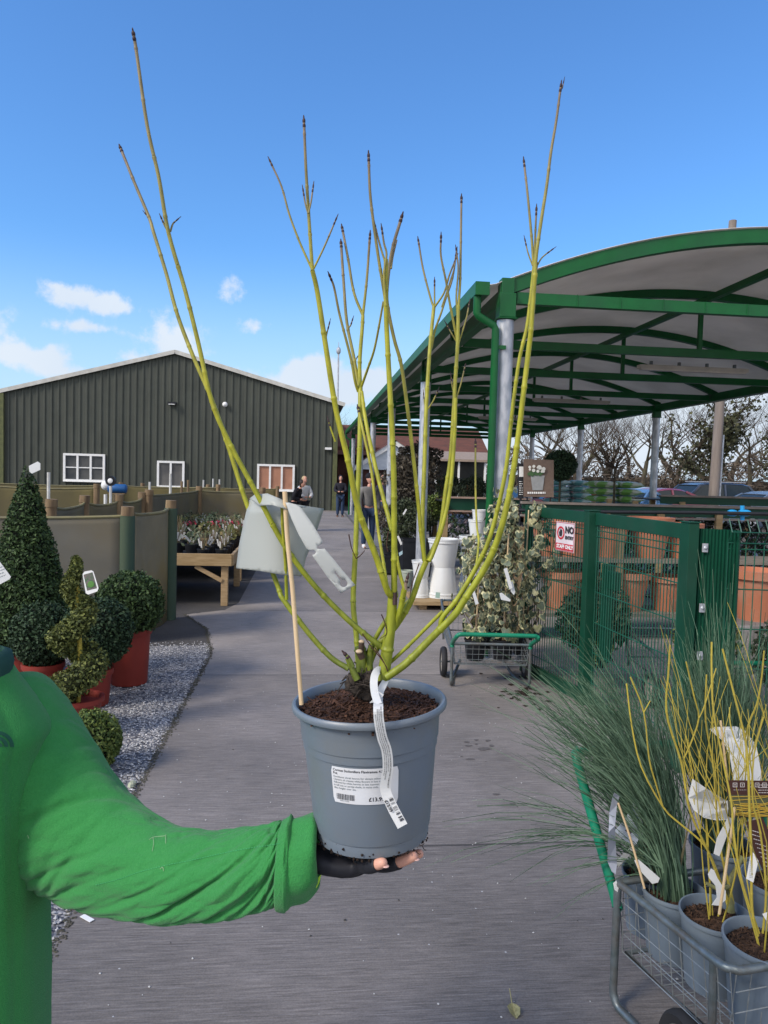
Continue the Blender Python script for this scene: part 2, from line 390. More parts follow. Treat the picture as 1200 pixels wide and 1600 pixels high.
# moss and grit line along the path edge
mb = MB()
for i in range(2600):
    y = rg.uniform(1.2, 8.9); x = np.interp(y, [0,6.9,7.6,8.0,8.8,9.05], [-.86,-.86,-.98,-1.05,-1.41,-1.0])+rg.normal()*.012
    s = rg.uniform(.003, .008); a = rg.uniform(0, 3)
    mb.add([(x+s*math.cos(a+q)*(1+.4*rg.rand()), y+s*math.sin(a+q), .003+s*.25*(q == 0)) for q in (0,1.57,3.14,4.71)]+[(x,y,.004+s*.5)], [(0,1,4),(1,2,4),(2,3,4),(3,0,4)])
tag(mb.build('edge_grit', mat('grit', (.035,.035,.03), (.05,.055,.03), rough=.95, rnd=(.10,.09,.08)), rnd=True), 'dark grit and moss gathered along the concrete edge', 'grit', kind='stuff')
def concretemat():
    m = bpy.data.materials.new('brushed_concrete'); m.use_nodes = True; t = m.node_tree; L = t.links.new; b = t.nodes['Principled BSDF']
    tc = N(t, 'ShaderNodeTexCoord')
    def noise(sc, st, det=5, ro=.55):
        mp = N(t, 'ShaderNodeMapping'); mp.inputs['Scale'].default_value = st; mp.inputs['Rotation'].default_value = (0,0,.012); L(tc.outputs['Object'], mp.inputs[0])
        n = N(t, 'ShaderNodeTexNoise'); n.inputs['Scale'].default_value = sc; n.inputs['Detail'].default_value = det; n.inputs['Roughness'].default_value = ro
        L(mp.outputs[0], n.inputs['Vector']); return n.outputs[0]
    def ramp(x, a, b_, lo, hi):
        r = N(t, 'ShaderNodeMapRange'); r.inputs[1].default_value = a; r.inputs[2].default_value = b_; r.inputs[3].default_value = lo; r.inputs[4].default_value = hi
        L(x, r.inputs[0]); return r.outputs[0]
    brush = noise(1.0, (6, 130, 1), 7, .74)
    wl = noise(1.0, (3.5, 170, 1), 5, .6)
    agg = noise(160, (1, 1, 1), 3, .7)
    brush2 = noise(1.0, (5, 60, 1), 6, .7)
    big = noise(.7, (1, 1, 1), 7, .62)
    bands = noise(1.0, (.25, 1.3, 1), 4)
    f = mth(t, 'MULTIPLY', ramp(brush, .32, .68, .55, 1.48), ramp(big, .3, .7, .70, 1.22))
    f = mth(t, 'MULTIPLY', f, ramp(brush2, .3, .7, .90, 1.1)); f = mth(t, 'MULTIPLY', f, ramp(bands, .35, .65, .92, 1.07)); f = mth(t, 'MULTIPLY', f, ramp(agg, .3, .7, .82, 1.18))
    sx = N(t, 'ShaderNodeSeparateXYZ'); L(tc.outputs['Object'], sx.inputs[0])
    # slab joints: dark line every 2.9 m, each slab its own tone
    yy = mth(t, 'ADD', mth(t, 'DIVIDE', sx.outputs[1], 2.9), .869)
    fr = mth(t, 'FRACT', yy); dj = mth(t, 'ABSOLUTE', mth(t, 'SUBTRACT', fr, .5))
    joint = mth(t, 'GREATER_THAN', dj, .4972)
    fl = mth(t, 'FLOOR', yy); wn = N(t, 'ShaderNodeTexWhiteNoise', noise_dimensions='1D'); L(fl, wn.inputs['W'])
    f = mth(t, 'MULTIPLY', f, ramp(wn.outputs[0], 0, 1, .84, 1.10))
    f = mth(t, 'MULTIPLY', f, mth(t, 'SUBTRACT', 1, mth(t, 'MULTIPLY', joint, .6)))
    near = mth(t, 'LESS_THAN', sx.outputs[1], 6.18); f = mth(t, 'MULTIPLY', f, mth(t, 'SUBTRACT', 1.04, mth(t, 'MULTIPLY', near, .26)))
    hue = noise(.35, (1,1,1), 3)
    mx = N(t, 'ShaderNodeMix', data_type='RGBA'); mx.inputs[6].default_value = (.250,.222,.196,1); mx.inputs[7].default_value = (.228,.206,.196,1)
    L(ramp(hue, .35, .65, 0, 1), mx.inputs[0])
    m2 = N(t, 'ShaderNodeMix', data_type='RGBA', blend_type='MULTIPLY'); m2.inputs[0].default_value = 1
    L(mx.outputs[2], m2.inputs[6]); L(f, m2.inputs[7]); 
    m2b = N(t, 'ShaderNodeMix', data_type='RGBA'); m2b.inputs[7].default_value = (.36,.34,.34,1); L(ramp(wl, .60, .74, 0, .75), m2b.inputs[0]); L(m2.outputs[2], m2b.inputs[6]); m2 = m2b
    # pale specks
    sp = N(t, 'ShaderNodeTexVoronoi'); sp.inputs['Scale'].default_value = 9; L(tc.outputs['Object'], sp.inputs['Vector'])
    sps = mth(t, 'LESS_THAN', sp.outputs['Distance'], .035)
    m3 = N(t, 'ShaderNodeMix', data_type='RGBA'); m3.inputs[7].default_value = (.5,.5,.5,1); L(mth(t,'MULTIPLY',sps,.8), m3.inputs[0]); L(m2.outputs[2], m3.inputs[6])
    L(m3.outputs[2], b.inputs['Base Color'])
    L(ramp(big, .3, .7, .62, .85), b.inputs['Roughness'])
    bp = N(t, 'ShaderNodeBump'); bp.inputs['Strength'].default_value = .6; bp.inputs['Distance'].default_value = .003
    L(mth(t, 'ADD', brush, brush2), bp.inputs['Height']); L(bp.outputs[0], b.inputs['Normal'])
    return m
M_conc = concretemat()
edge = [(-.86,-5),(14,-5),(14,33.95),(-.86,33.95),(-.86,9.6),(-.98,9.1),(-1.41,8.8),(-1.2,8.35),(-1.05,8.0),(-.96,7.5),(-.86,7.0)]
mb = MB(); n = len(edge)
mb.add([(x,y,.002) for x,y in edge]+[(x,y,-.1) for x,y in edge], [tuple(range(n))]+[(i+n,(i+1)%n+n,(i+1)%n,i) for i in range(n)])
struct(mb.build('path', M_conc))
mb = MB(); mb.box((6.3,21.5,.017), (9.4,22,.03))
struct(mb.build('canopy_floor', mat('paving', (.22,.22,.225), (.15,.15,.155), rough=.8, scale=1.5, detail=8, bump=.2)))
mb = MB(); mb.box((1.575,21.5,.02), (.05,22,.044))
struct(mb.build('kerb', mat('kerb_mat', (.12,.12,.12), rough=.9, scale=4)))
mb = MB(); mb.box((30,50,-.004), (50,80,.012))
struct(mb.build('car_park', mat('asphalt', (.06,.06,.063), (.045,.045,.047), rough=.9, scale=3)))
# ---------------------------------------------------------------- shed
SX0, SX1, SY, SRX, SEZ, SRZ = -13.45, 1.28, 34.0, -6.0, 4.92, 6.92
shed = thing('metal_shed', 'large dark green corrugated metal shed with pale gable edge at the end of the path', 'shed', (SRX, SY, 0))
def wall_z(x): return SRZ-(SRZ-SEZ)*abs(x-SRX)/((SX1-SX0)/2)
mb = MB(); x = SX0; V = []; pr = []
per = .30
while x < SX1-.01:
    for dx, dy in ((0,0),(.03,-.045),(.09,-.045),(.12,0)):
        if x+dx < SX1: pr.append((x+dx, SY+dy))
    x += per
pr.append((SX1, SY))
for (a, b_) in pr: V += [(a,b_,-.0),(a,b_,wall_z(a)-.06)]
mb.add(V, [(2*i,2*i+2,2*i+3,2*i+1) for i in range(len(pr)-1)])
for sx_ in (SX0, SX1): mb.add([(sx_,SY,0),(sx_,SY+25,0),(sx_,SY+25,SEZ),(sx_,SY,SEZ)], [(0,1,2,3)])
mb.add([(SX0,SY+25,0),(SX1,SY+25,0),(SX1,SY+25,SEZ),(SRX,SY+25,SRZ),(SX0,SY+25,SEZ)], [(0,1,2,3,4)])
M_clad = mat('green_cladding', (.068,.074,.060), (.048,.054,.044), rough=.6, scale=1.2, detail=6, stretch=(2,1,.4), mott=((.07,.08,.065),2.5,.5))
mb.build('wall', M_clad, shed)
mb = MB()
for s in (-1, 1):
    xe = SRX+s*((SX1-SX0)/2+.2); ze = wall_z(SRX+s*(SX1-SX0)/2)-.06
    mb.add([(SRX,SY-.12,SRZ+.06),(xe,SY-.12,ze+.06),(xe,SY+25.1,ze+.06),(SRX,SY+25.1,SRZ+.06),(SRX,SY-.12,SRZ-.02),(xe,SY-.12,ze-.02),(xe,SY+25.1,ze-.02),(SRX,SY+25.1,SRZ-.02)], [(0,1,2,3),(4,7,6,5),(0,4,5,1),(1,5,6,2),(2,6,7,3)])
mb.build('roof', mat('fibre_roof', (.34,.33,.30), (.24,.24,.21), rough=.8, scale=3), shed)
mb = MB()
for s in (-1, 1):
    xe = SRX+s*((SX1-SX0)/2+.22); ze = wall_z(SRX+s*(SX1-SX0)/2)-.06
    mb.bar((SRX,SY-.15,SRZ-.02), (xe,SY-.15,ze-.02), .05, .17)
mb.build('barge_board', mat('pale_trim', (.55,.54,.50), (.42,.41,.37), rough=.7, scale=4), shed)
M_post = mat('mossy_trim', (.12,.13,.055), (.08,.09,.045), rough=.8)
for xx in (SX0+.1, SX1-.09):
    mb = MB(); mb.box((xx,SY-.1,2.4), (.2,.11,4.8)); mb.build('corner_flashing', M_post, shed)
M_blind = mat('blind', (.40,.20,.13), (.34,.17,.11), rough=.8, scale=3)
M_curt = mat('net_curtain', (.30,.29,.27), (.16,.15,.14), rough=.9, scale=6)
def window(u0, v0, u1, v1, cols, rows, glass, opener=False):
    def at(u, v):
        r = P(u, v, 1)-C0; k = (SY-.05-C0[1])/r[1]; return C0+k*r
    a = at(u0, v1); b_ = at(u1, v0); x0, x1, z0, z1 = a[0], b_[0], a[2], b_[2]
    y = SY-.09; w = .095
    mb = MB()
    for i in range(cols+1):
        xx = x0+(x1-x0)*i/cols; mb.box((xx, y, (z0+z1)/2), (w if i in (0, cols) else .085, .09, z1-z0+w))
    for z in (z0, z1): mb.box((.5*(x0+x1), y-.003, z), (x1-x0+w, .088, w))
    fr = mb.build('window', M_white, shed)
    if rows > 1:
        mb = MB()
        for i in range(1, rows): mb.box((.5*(x0+x1), y+.002, z0+(z1-z0)*i/rows), (x1-x0, .06, .045))
        mb.build('glazing_bar', M_white, fr)
    mb = MB(); mb.box((.5*(x0+x1), SY-.06, .5*(z0+z1)), (x1-x0, .02, z1-z0)); mb.build('pane', glass, fr)
    mb = MB(); mb.box((.5*(x0+x1), SY-.13, z0-.05), (x1-x0+.06, .12, .03)); mb.build('sill', M_white, fr)
window(101, 711.5, 163, 750, 3, 2, mat('dim_glass', (.10,.10,.095), (.04,.045,.05), rough=.2, scale=1.2))
window(247, 722.5, 287, 760, 2, 1, mat('dim_glass_curtain', (.05,.05,.055), (.17,.165,.15), rough=.25, scale=.8))
window(403, 728, 459, 765, 3, 1, M_blind)
def onwall(u, v, y=None):
    r = P(u, v, 1)-C0; return C0+((y or SY-.15)-C0[1])/r[1]*r
p = onwall(269, 630); mb = MB(); mb.box(p, (.36,.2,.10)); lf = mb.build('floodlight', M_black, shed)
mb = MB(); mb.box(p+np.array([0,-.09,-.055]), (.26,.12,.03)); mb.build('lamp_glass', M_white, lf)
p = onwall(351.5, 632); mb = MB(); mb.ell(p, (.12,.12,.12)); mb.build('globe_lamp', M_white, shed, smooth=True)
p = onwall(513, 701); mb = MB(); mb.box(p, (.30,.25,.10)); mb.build('wall_lamp', M_white, shed)
# ---------------------------------------------------------------- brick building with white porch gable
cafe = thing('brick_building', 'red brick building with tiled roof and white porch gable behind the canopy', 'building', (6,40,0))
M_brick = mat('brick', (.10,.04,.03), (.065,.028,.024), rough=.85, scale=8, stretch=(1,1,3))
M_tile = mat('roof_tile', (.15,.06,.042), (.09,.045,.035), rough=.85, scale=2.5, stretch=(1,1,4), detail=6)
mb = MB(); mb.box((5.6,44,1.35), (8.4,6,2.7)); mb.box((2.9, 41.9, 1.6), (2.6,2,3.2)); mb.build('wall', M_brick, cafe)
mb = MB(); mb.add([(1.2,40.4,2.75),(10.1,40.4,2.75),(10.1,44,4.6),(1.2,44,4.6),(10.1,48,2.7),(1.2,48,2.7)], [(0,1,2,3),(3,2,4,5),(0,3,5),(1,4,2)]); mb.build('roof', M_tile, cafe)
def atY(u, v, Y):
    r = P(u, v, 1)-C0; return C0+(Y-C0[1])/r[1]*r
g = [atY(u, v, 38) for u, v in ((556,733),(616,693),(676,730),(640,727))]
gx0, gx1, gzt, gz = g[0][0], g[2][0], g[1][2], g[0][2]
gm = .5*(gx0+gx1)
mb = MB(); mb.add([(gx0,38,gz),(gx1,38,gz),(gm,38,gzt)], [(0,1,2)])
mb.build('gable', mat('white_boards', (.62,.66,.70), (.5,.54,.58), rough=.6, scale=3, stretch=(1,1,12)), cafe)
mb = MB(); mb.bar((gm,37.9,gzt+.05), (gx0-.15,37.9,gz), .09, .22); mb.bar((gm,37.9,gzt+.05), (gx1+.15,37.9,gz), .09, .22); mb.build('barge_board', M_white, cafe)
mb = MB(); mb.add([(gx0-.2,37.8,gz+.1),(gm,37.8,gzt+.18),(gm,42,gzt+.18),(gx0-.2,42,gz+.1),(gx1+.2,37.8,gz+.1),(gx1+.2,42,gz+.1)], [(0,1,2,3),(1,4,5,2)]); mb.build('porch_roof', M_tile, cafe)
mb = MB(); mb.box((gx0+.9,38.4,1.1), (1.6,.5,2.1)); mb.build('porch_wall', M_brick, cafe)
mb = MB()
for xx in (5.6, 6.6, 7.8, 9.2): mb.box((xx,38.1,1.3), (.10,.10,2.6))
mb.build('veranda_posts', M_white, cafe)
mb = MB(); mb.box((7.2,40.25,1.35), (5.0,.12,2.5)); mb.build('veranda_void', mat('void_black', (.02,.024,.024), rough=.25), cafe)  # near-black panel stands in for the shaded void under the veranda
mb = MB(); mb.add([(4.6,37.9,2.62),(9.9,37.9,2.62),(9.9,40.6,3.1),(4.6,40.6,3.1),(4.6,37.9,2.5),(9.9,37.9,2.5)], [(0,1,2,3),(0,4,5,1)]); mb.build('veranda_roof', mat('veranda_tile', (.34,.26,.20), (.25,.2,.16), rough=.8), cafe)
# ---------------------------------------------------------------- canopy
CX0, CX1 = 1.79, 7.85; CY0 = 6.81; CM = .5*(CX0+CX1)
def az_(x): return 4.16-.65*((x-CM)/3.05)**2
can = thing('barrel_canopy', 'long green steel barrel canopy with white sheet roof over the sales area', 'canopy', (CM,CY0,0))
M_colm = M_galv
for kx, X in enumerate((CX0, CX1)):
    for k in range(6):
        y = CY0+4.7*k
        mb = MB(); mb.tube([(X,y,0),(X,y,3.16)], .08, 24); c = mb.build('column', M_galv, can, smooth=True)
        mb = MB(); mb.box((X,y,3.29), (.155,.155,.22)); mb.box((X,y,3.46), (.12,.13,.16)); mb.box((X,y,3.17),(.19,.19,.012)); mb.build('bracket', M_green, c, bevel=.006)
        mb = MB(); mb.box((X,y,.006), (.26,.26,.012)); mb.build('base_plate', M_galv, c)
ys = [CY0+2.35*i for i in range(11)]
for i, y in enumerate(ys):
    xs = np.linspace(CX0-.07, CX1+.07, 40)
    h = .13 if i == 0 else .10
    mb = MB()
    V = []
    for x in xs:
        z = az_(x)
        V += [(x,y-.045,z),(x,y+.045,z),(x,y+.045,z-h),(x,y-.045,z-h)]
    Fc = []
    for q in range(len(xs)-1):
        a = 4*q
        for j in range(4): Fc.append((a+j, a+(j+1)%4, a+4+(j+1)%4, a+4+j))
    Fc += [(3,2,1,0), tuple(4*(len(xs)-1)+j for j in range(4))]
    mb.add(V, Fc); mb.build('arch_rib', M_green, can)
    mb = MB(); mb.box((CM,y+.003,3.37), (CX1-CX0-.19,.075,.105))
    if i == 0:
        for q in range(14): mb.box((CX0+.25+q*.42,y-.037,3.37), (.008,.006,.11))
    mb.build('tie_beam', M_green, can)
    mb = MB(); xs_ = CM+.15; mb.box((xs_,y,.5*(3.42+az_(xs_)-h)), (.05,.05,az_(xs_)-h-3.42)); mb.build('strut', M_green, can) if i else None
for X in (CX0, CX1):
    mb = MB(); mb.box((X,CY0+11.75,3.38), (.10,23.3,.15)); mb.build('eaves_beam', M_green, can)
mb = MB(); mb.box((CM,CY0+11.75,3.955), (.07,23.6,.07)); mb.build('ridge_purlin', M_green, can)
M_sheet = mat('roof_sheet', (.80,.77,.72), (.70,.67,.63), rough=.45, scale=1.3, detail=6, trans=.28, mott=((.46,.45,.40),.9,.45))
mb = MB(); y0, y1 = CY0-.06, CY0+23.75; xs = np.linspace(CX0-.12, CX1+.12, 48); V = []
prof = [(1.50, 3.45)]+[(x, az_(x)+.012) for x in xs]+[(8.14, 3.45)]
ny = 30
for j in range(ny+1):
    y = y0+(y1-y0)*j/ny
    for q, (x, z) in enumerate(prof): V.append((x, y, z))
k = len(prof)
mb.add(V, [(j*k+i, j*k+i+1, (j+1)*k+i+1, (j+1)*k+i) for j in range(ny) for i in range(k-1)])
mb.build('roof_sheet', M_sheet, can, smooth=True, solid=.006)
for X, s in ((1.49,-1),(8.15,1)):
    mb = MB(); mb.box((X-.04*s,CY0+11.8,3.355), (.12,23.9,.012)); mb.box((X+.02*s,CY0+11.8,3.41), (.012,23.9,.115)); mb.box((X-.04*s,CY0-.15,3.41), (.13,.012,.118))
    mb.build('gutter', M_green, can)
for yy in (CY0-.06, CY0+23.5):
    mb = MB(); mb.tube([(1.50,yy-.02,3.37),(1.50,yy-.02,3.20),(1.515,yy-.02,3.175),(1.66,yy-.02,3.095),(1.68,yy-.02,3.06),(1.68,yy-.02,.03)], .035, 14)
    for z in (2.9, 1.5): mb.box((1.715,yy-.02,z), (.13,.03,.035))
    mb.build('downpipe', M_green, can, smooth=True)
for (u, v, Y) in ((1083,570,9.75),(883,628,14.3),(760,640,19)):
    p = atY(u, v, Y)
    mb = MB(); mb.box((5.15 if Y > 10 else p[0],Y,3.265), (1.55,.12,.05)); mb.box((5.15 if Y > 10 else p[0],Y,3.235), (1.5,.09,.03),mi=1)
    for q in (-.6,-.2,.2,.6): mb.box(((5.15 if Y > 10 else p[0])+q,Y,3.31), (.03,.04,.07),mi=2)
    mb.build('strip_light', [mat('lamp_body', (.5,.46,.4), rough=.5), mat('lamp_cover', (.55,.5,.44), rough=.3), M_steel], can)
# ---------------------------------------------------------------- poles, mast, wires
M_pole = mat('weathered_pole', (.26,.22,.19), (.17,.14,.12), rough=.9, scale=3, stretch=(3,3,.3), detail=7)
a = atY(1113,778,19); b_ = atY(1116,640,19); t_ = (9.0-b_[2])/(b_[2]-a[2]); 
top = atY(1145, 345, 19.2); bot = np.array([a[0]+.0, 19.0, 0])
pl = thing('utility_pole', 'grey weathered timber utility pole rising past the canopy edge by the parked cars', 'pole', bot)
mb = MB(); mb.tube([bot, bot+(top-bot)*.35, top], [.135,.125,.10], 14); mb.build('shaft', M_pole, pl, smooth=True)
mb = MB(); mb.tube([bot+np.array([.17,-.02,0]), bot+(top-bot)*.345+np.array([.16,0,0])], .03, 8); mb.build('conduit', M_galv, pl)
mb = MB(); mb.tube([top+np.array([0,0,-.25])+np.array([i*2.0,-i*.5,-math.sin(i/10*math.pi)*.25+.0]) for i in range(11)], .012, 5); mb.build('cable', M_black, pl)
p = atY(528, 640, 44); q = atY(529, 548, 44)
ms = thing('radio_mast', 'thin grey mast with a small lamp head standing behind the shed corner', 'mast', (p[0],44,0))
mb = MB(); mb.tube([(p[0],44,0),q], [.07,.05], 8); mb.ell(q, (.14,.14,.22)); mb.tube([q, q+np.array([0,0,.5])], .02, 5); mb.build('shaft', M_galv, ms)
# ---------------------------------------------------------------- bare trees
M_bark = mat('bark', (.085,.066,.048), (.05,.04,.03), rough=.95, scale=4, mott=((.10,.11,.05),1.5,.6))
M_twig = mat('twig', (.085,.06,.042), (.05,.038,.028), rough=.95, scale=1)
M_ivy = mat('ivy_leaf', (.04,.045,.022), (.028,.03,.016), rough=.7, scale=3, rnd=(.10,.10,.05), spec=.2)
def tree_mesh(seed, h, spread=.5, lean=0, levels=5, twigs=True, r0=None):
    rr = random.Random(seed); tr = MB(); tw = MB(); tips = []
    def br(p, d, L, r, lv):
        n = 4; pts = [p]; rs = [r]; q = Vector(p); dd = Vector(d)
        for i in range(n):
            dd = (dd+Vector((rr.uniform(-1,1),rr.uniform(-1,1),rr.uniform(-.5,1)))*.16).normalized()
            q = q+dd*L/n; pts.append(tuple(q)); rs.append(r*(1-.45*(i+1)/n))
        (tr if lv < 3 else tw).tube(pts, rs, 7 if lv < 1 else (5 if lv < 3 else 3), caps=False)
        if lv >= levels: tips.append(tuple(q)); return
        k = rr.randint(2, 3)+(1 if lv > 0 else 1)
        for i in range(k):
            t = rr.uniform(.35, 1) if i else 1
            j = min(n, max(1, int(t*n+.5)))
            ax = Vector((rr.uniform(-1,1),rr.uniform(-1,1),rr.uniform(-.2,.5))).normalized()
            nd = (dd*(1-spread)+ax*spread*1.25+Vector((0,0,.18))).normalized()
            br(pts[j], nd, L*rr.uniform(.6,.85), rs[j]*rr.uniform(.55,.75), lv+1)
    br((0,0,-.1), Vector((lean,0,1)).normalized(), h*.30, r0 or h*.022, 0)
    return tr, tw, tips
def make_tree(name, label, loc, seed, h, cat='tree', group=None, ivy=0, **k):
    t = thing(name, label, cat, (0,0,0), group)
    a, b, tips = tree_mesh(seed, h, **k)
    a.build('trunk', M_bark, t, smooth=True)
    c = b.build('crown', M_twig, t)
    if ivy:
        rg = np.random.RandomState(seed); m = MB(); V = np.array(a.v); V = V[V[:,2] < h*.62]
        idx = rg.randint(0, len(V), ivy); off = rg.normal(size=(ivy,3))*h*.035
        m.leaves(V[idx]+off*.8, off, .22, rg, .8); m.build('ivy', M_ivy, t, rnd=True)
    t.location = loc
    return t
T1 = make_tree('bare_tree', 'tall bare winter tree with fine twigs, beyond the cars just right of the poster', (atY(905,700,55)[0],55,0), 3, 12, group='bare trees beyond the car park')
T2 = make_tree('bare_tree', 'bare spreading tree seen between the two far canopy columns', (atY(1010,700,50)[0],50,0), 8, 11, group='bare trees beyond the car park', spread=.55)
T3 = make_tree('ivy_clad_tree', 'broad tree with ivy covered trunk behind the utility pole', (atY(1112,700,42)[0],42,0), 15, 11.5, group='bare trees beyond the car park', ivy=2600, spread=.62, r0=.42)
GT = 'bare trees beyond the car park'
for i, (u, Y, src, sc, lab) in enumerate([(848,62,T2,1.05,'bare tree rising above the left edge of the poster'),(952,58,T1,1.05,'bare tree behind the small standard tree on the bench'),
        (1055,60,T1,1.1,'bare tree in the gap left of the utility pole'),(1172,52,T2,1.0,'bare tree right of the ivy clad tree'),(1235,46,T3,.9,'ivy covered tree at the far right edge'),(885,75,T1,1.2,'distant bare tree above the clipped black ball'),(985,72,T2,1.25,'distant bare tree above the green compost bags'),
        (1140,70,T1,1.3,'distant bare tree directly behind the ivy clad tree')]):
    dup(src, (atY(u,700,Y)[0],Y,0), 1.3*i+.4, lab, GT, scale=sc)
dup(T1, (atY(551,650,55)[0],55,0), 2.2, 'bare tree top showing between the shed corner and the canopy', GT, scale=.78)
# scrub behind the car park
rg = np.random.RandomState(4); mb = MB(); k = 16000
xx = rg.uniform(8, 62, k); top = 2.6+1.6*np.abs(np.sin(xx*.23))+.8*np.sin(xx*.9)
zz = top*rg.uniform(0, 1, k)**.8; yy = 60+rg.normal(size=k)*1.5-xx*.15
mb.leaves(np.stack([xx,yy,zz],1), np.tile([0,-1,.3],(k,1)), .75, rg, .13, flat=.2)
hc = mb
tag(hc.build('scrub', mat('scrub_mat', (.10,.075,.055), (.06,.05,.038), rough=.95, scale=.3, rnd=(.17,.135,.10)), rnd=True), 'brown winter scrub and hedge beyond the car park', 'hedge', kind='stuff')
mb = MB(); mb.box((36,62,1.0), (60,1.2,2.0)); tag(mb.build('hedge_bank', mat('hedge_core', (.045,.04,.03), rough=1)), None, None, kind='structure')
# ---------------------------------------------------------------- cars
def car(loc, rz, col, L=4.4, Hh=1.48, W=1.78, estate=False, label='', name='parked_car', bars=False):
    t = thing(name, label, 'car', (0,0,0), 'cars parked beyond the canopy')
    pm = mat('car_paint_%d_%d_%d' % tuple(int(c*255) for c in col), col, tuple(c*.9 for c in col), rough=.22, spec=.7)
    hl = L/2
    # lower body sections along x: (x, zbottom, ztop, halfwidth)
    secs = [(-hl,.42,.62,.62),(-hl+.08,.28,.80,.78),(-hl+.5,.24,.92,.87),(-hl+1.1,.22,.97,.89),(0,.22,.98,.89),(hl-1.1,.22,1.0,.89),(hl-.4,.25,.98,.86),(hl-.06,.32,.9,.80),(hl,.42,.75,.70)]
    mb = MB(); V = []; n = 8
    for x, a, b, w in secs:
        V += [(x,-w*.92,a),(x,-w,a+.15),(x,-w,b-.16),(x,-w*.9,b),(x,w*.9,b),(x,w,b-.16),(x,w,a+.15),(x,w*.92,a)]
    Fc = [(i*n+j,i*n+(j+1)%n,(i+1)*n+(j+1)%n,(i+1)*n+j) for i in range(len(secs)-1) for j in range(n)]+[tuple(range(n)), tuple(len(V)-1-j for j in range(n))]
    mb.add(V, Fc); mb.build('body', pm, t, smooth=True, angle=50)
    fr, r1, r2, rr = -hl+1.0, -hl+1.75, (hl-.75 if estate else hl-1.35), (hl-.18 if estate else hl-.35)
    g = MB(); ro = MB()
    cs = [(fr,.95,.80),(r1,Hh-.08,.66),((r1+r2)/2,Hh-.04,.67),(r2,Hh-.08,.66),(rr,.97,.78)]
    V = []
    for x, z, w in cs: V += [(x,-w,z),(x,w,z)]
    V2 = [(x,-.82,.95) for x,_,_ in cs]+[(x,.82,.95) for x,_,_ in cs]
    k = len(V)
    Fc = [(2*i,2*i+1,2*i+3,2*i+2) for i in range(4)]+[(2*i,2*i+2,k+i+1,k+i) for i in range(4)]+[(2*i+1,k+5+i,k+5+i+1,2*i+3) for i in range(4)]
    g.add(V+V2, Fc); g.build('windows', M_wglass, t)
    V = []
    for q, (x, z, w) in enumerate([(r1-.06,Hh-.11,.67),(r1+.3,Hh-.03,.66),((r1+r2)/2,Hh,.66),(r2-.2,Hh-.03,.66),(r2+.06,Hh-.10,.67)]): V += [(x,-w,z-.03),(x,-w*.85,z+.02),(x,w*.85,z+.02),(x,w,z-.03)]
    ro.add(V, [(4*i+j,4*i+j+1,4*i+4+j+1,4*i+4+j) for i in range(4) for j in range(3)])
    for sy in (-1,1):
        for (xa,za,xb,zb) in ((fr,.97,r1,Hh-.1),(rr,.97,r2,Hh-.1),((r1+r2)/2,.97,(r1+r2)/2,Hh-.05)):
            ro.bar((xa,sy*.815,za),(xb,sy*.68,zb),.05,.07)
    ro.build('roof', pm, t, solid=.02)
    if bars:
        mb = MB()
        for sy in (-1,1): mb.tube([(r1+.2,sy*.6,Hh+.05),(r2-.1,sy*.6,Hh+.05)], .02, 6)
        mb.build('roof_rail', M_galv, t)
    for x in (-hl+.85, hl-.85):
        for sy in (-1, 1):
            mb = MB(); Mx = Matrix.Rotation(math.pi/2, 3, 'X'); mb.lathe([(.0,-.09),(.22,-.1),(.31,-.1),(.33,-.07),(.33,.07),(.31,.1),(.22,.1),(0,.09)], (x,sy*.80,.33), 20, M=Mx)
            w = mb.build('wheel', M_tyre, t, smooth=True)
            mb = MB(); mb.lathe([(0,-.02),(.2,-.02),(.21,.02),(0,.02)], (x,sy*.895,.33), 16, M=Mx); mb.build('rim', M_galv, w)
    for sy in (-1, 1):
        mb = MB(); mb.ell((-hl+.12,sy*.62,.72), (.12,.2,.09)); mb.build('headlight', M_wglass, t, smooth=True)
        mb = MB(); mb.ell((hl-.08,sy*.68,.80), (.08,.12,.12)); mb.build('tail_light', mat('tail_red', (.3,.01,.01), rough=.2), t, smooth=True)
        mb = MB(); mb.ell((r1-.35,sy*.98,1.02), (.09,.1,.07)); mb.build('mirror', pm, t, smooth=True)
    t.location = loc; t.rotation_euler = (0,0,rz)
    return t
def cx(u, Y): return atY(u, 760, Y)[0]
car((cx(1197,26),26,0), .15, (.13,.17,.23), estate=True, Hh=1.45, label='dark blue estate car with long roof at the right edge of the car park')
car((cx(1098,28.5),28.5,0), .1, (.04,.055,.085), estate=True, L=4.7, Hh=1.72, label='tall navy people carrier behind the utility pole', bars=True)
car((cx(1025,27),27,0), .2, (.22,.05,.08), Hh=1.46, label='maroon hatchback behind the rightmost free canopy column')
car((cx(1000,31),31,0), .1, (.35,.38,.42), Hh=1.45, label='silver saloon half hidden behind the maroon hatchback')
car((cx(992,24.5),24.8,0), .7, (.10,.20,.36), L=3.8, Hh=1.42, label='bright blue small car nosing out beside the compost bags')
car((cx(935,30),30.5,0), .1, (.04,.045,.06), Hh=1.62, label='dark blue car behind the green compost bag stack')
car((cx(868,32),32,0), .1, (.22,.28,.34), Hh=1.5, label='pale grey blue car behind the teal bag stack')
car((cx(880,27),27.5,0), .1, (.25,.04,.05), L=3.9, Hh=1.42, label='red car left of the second free canopy column')
car((cx(838,29),29,0), .15, (.30,.36,.42), Hh=1.46, label='pale blue grey car seen left of the clipped ball standard')
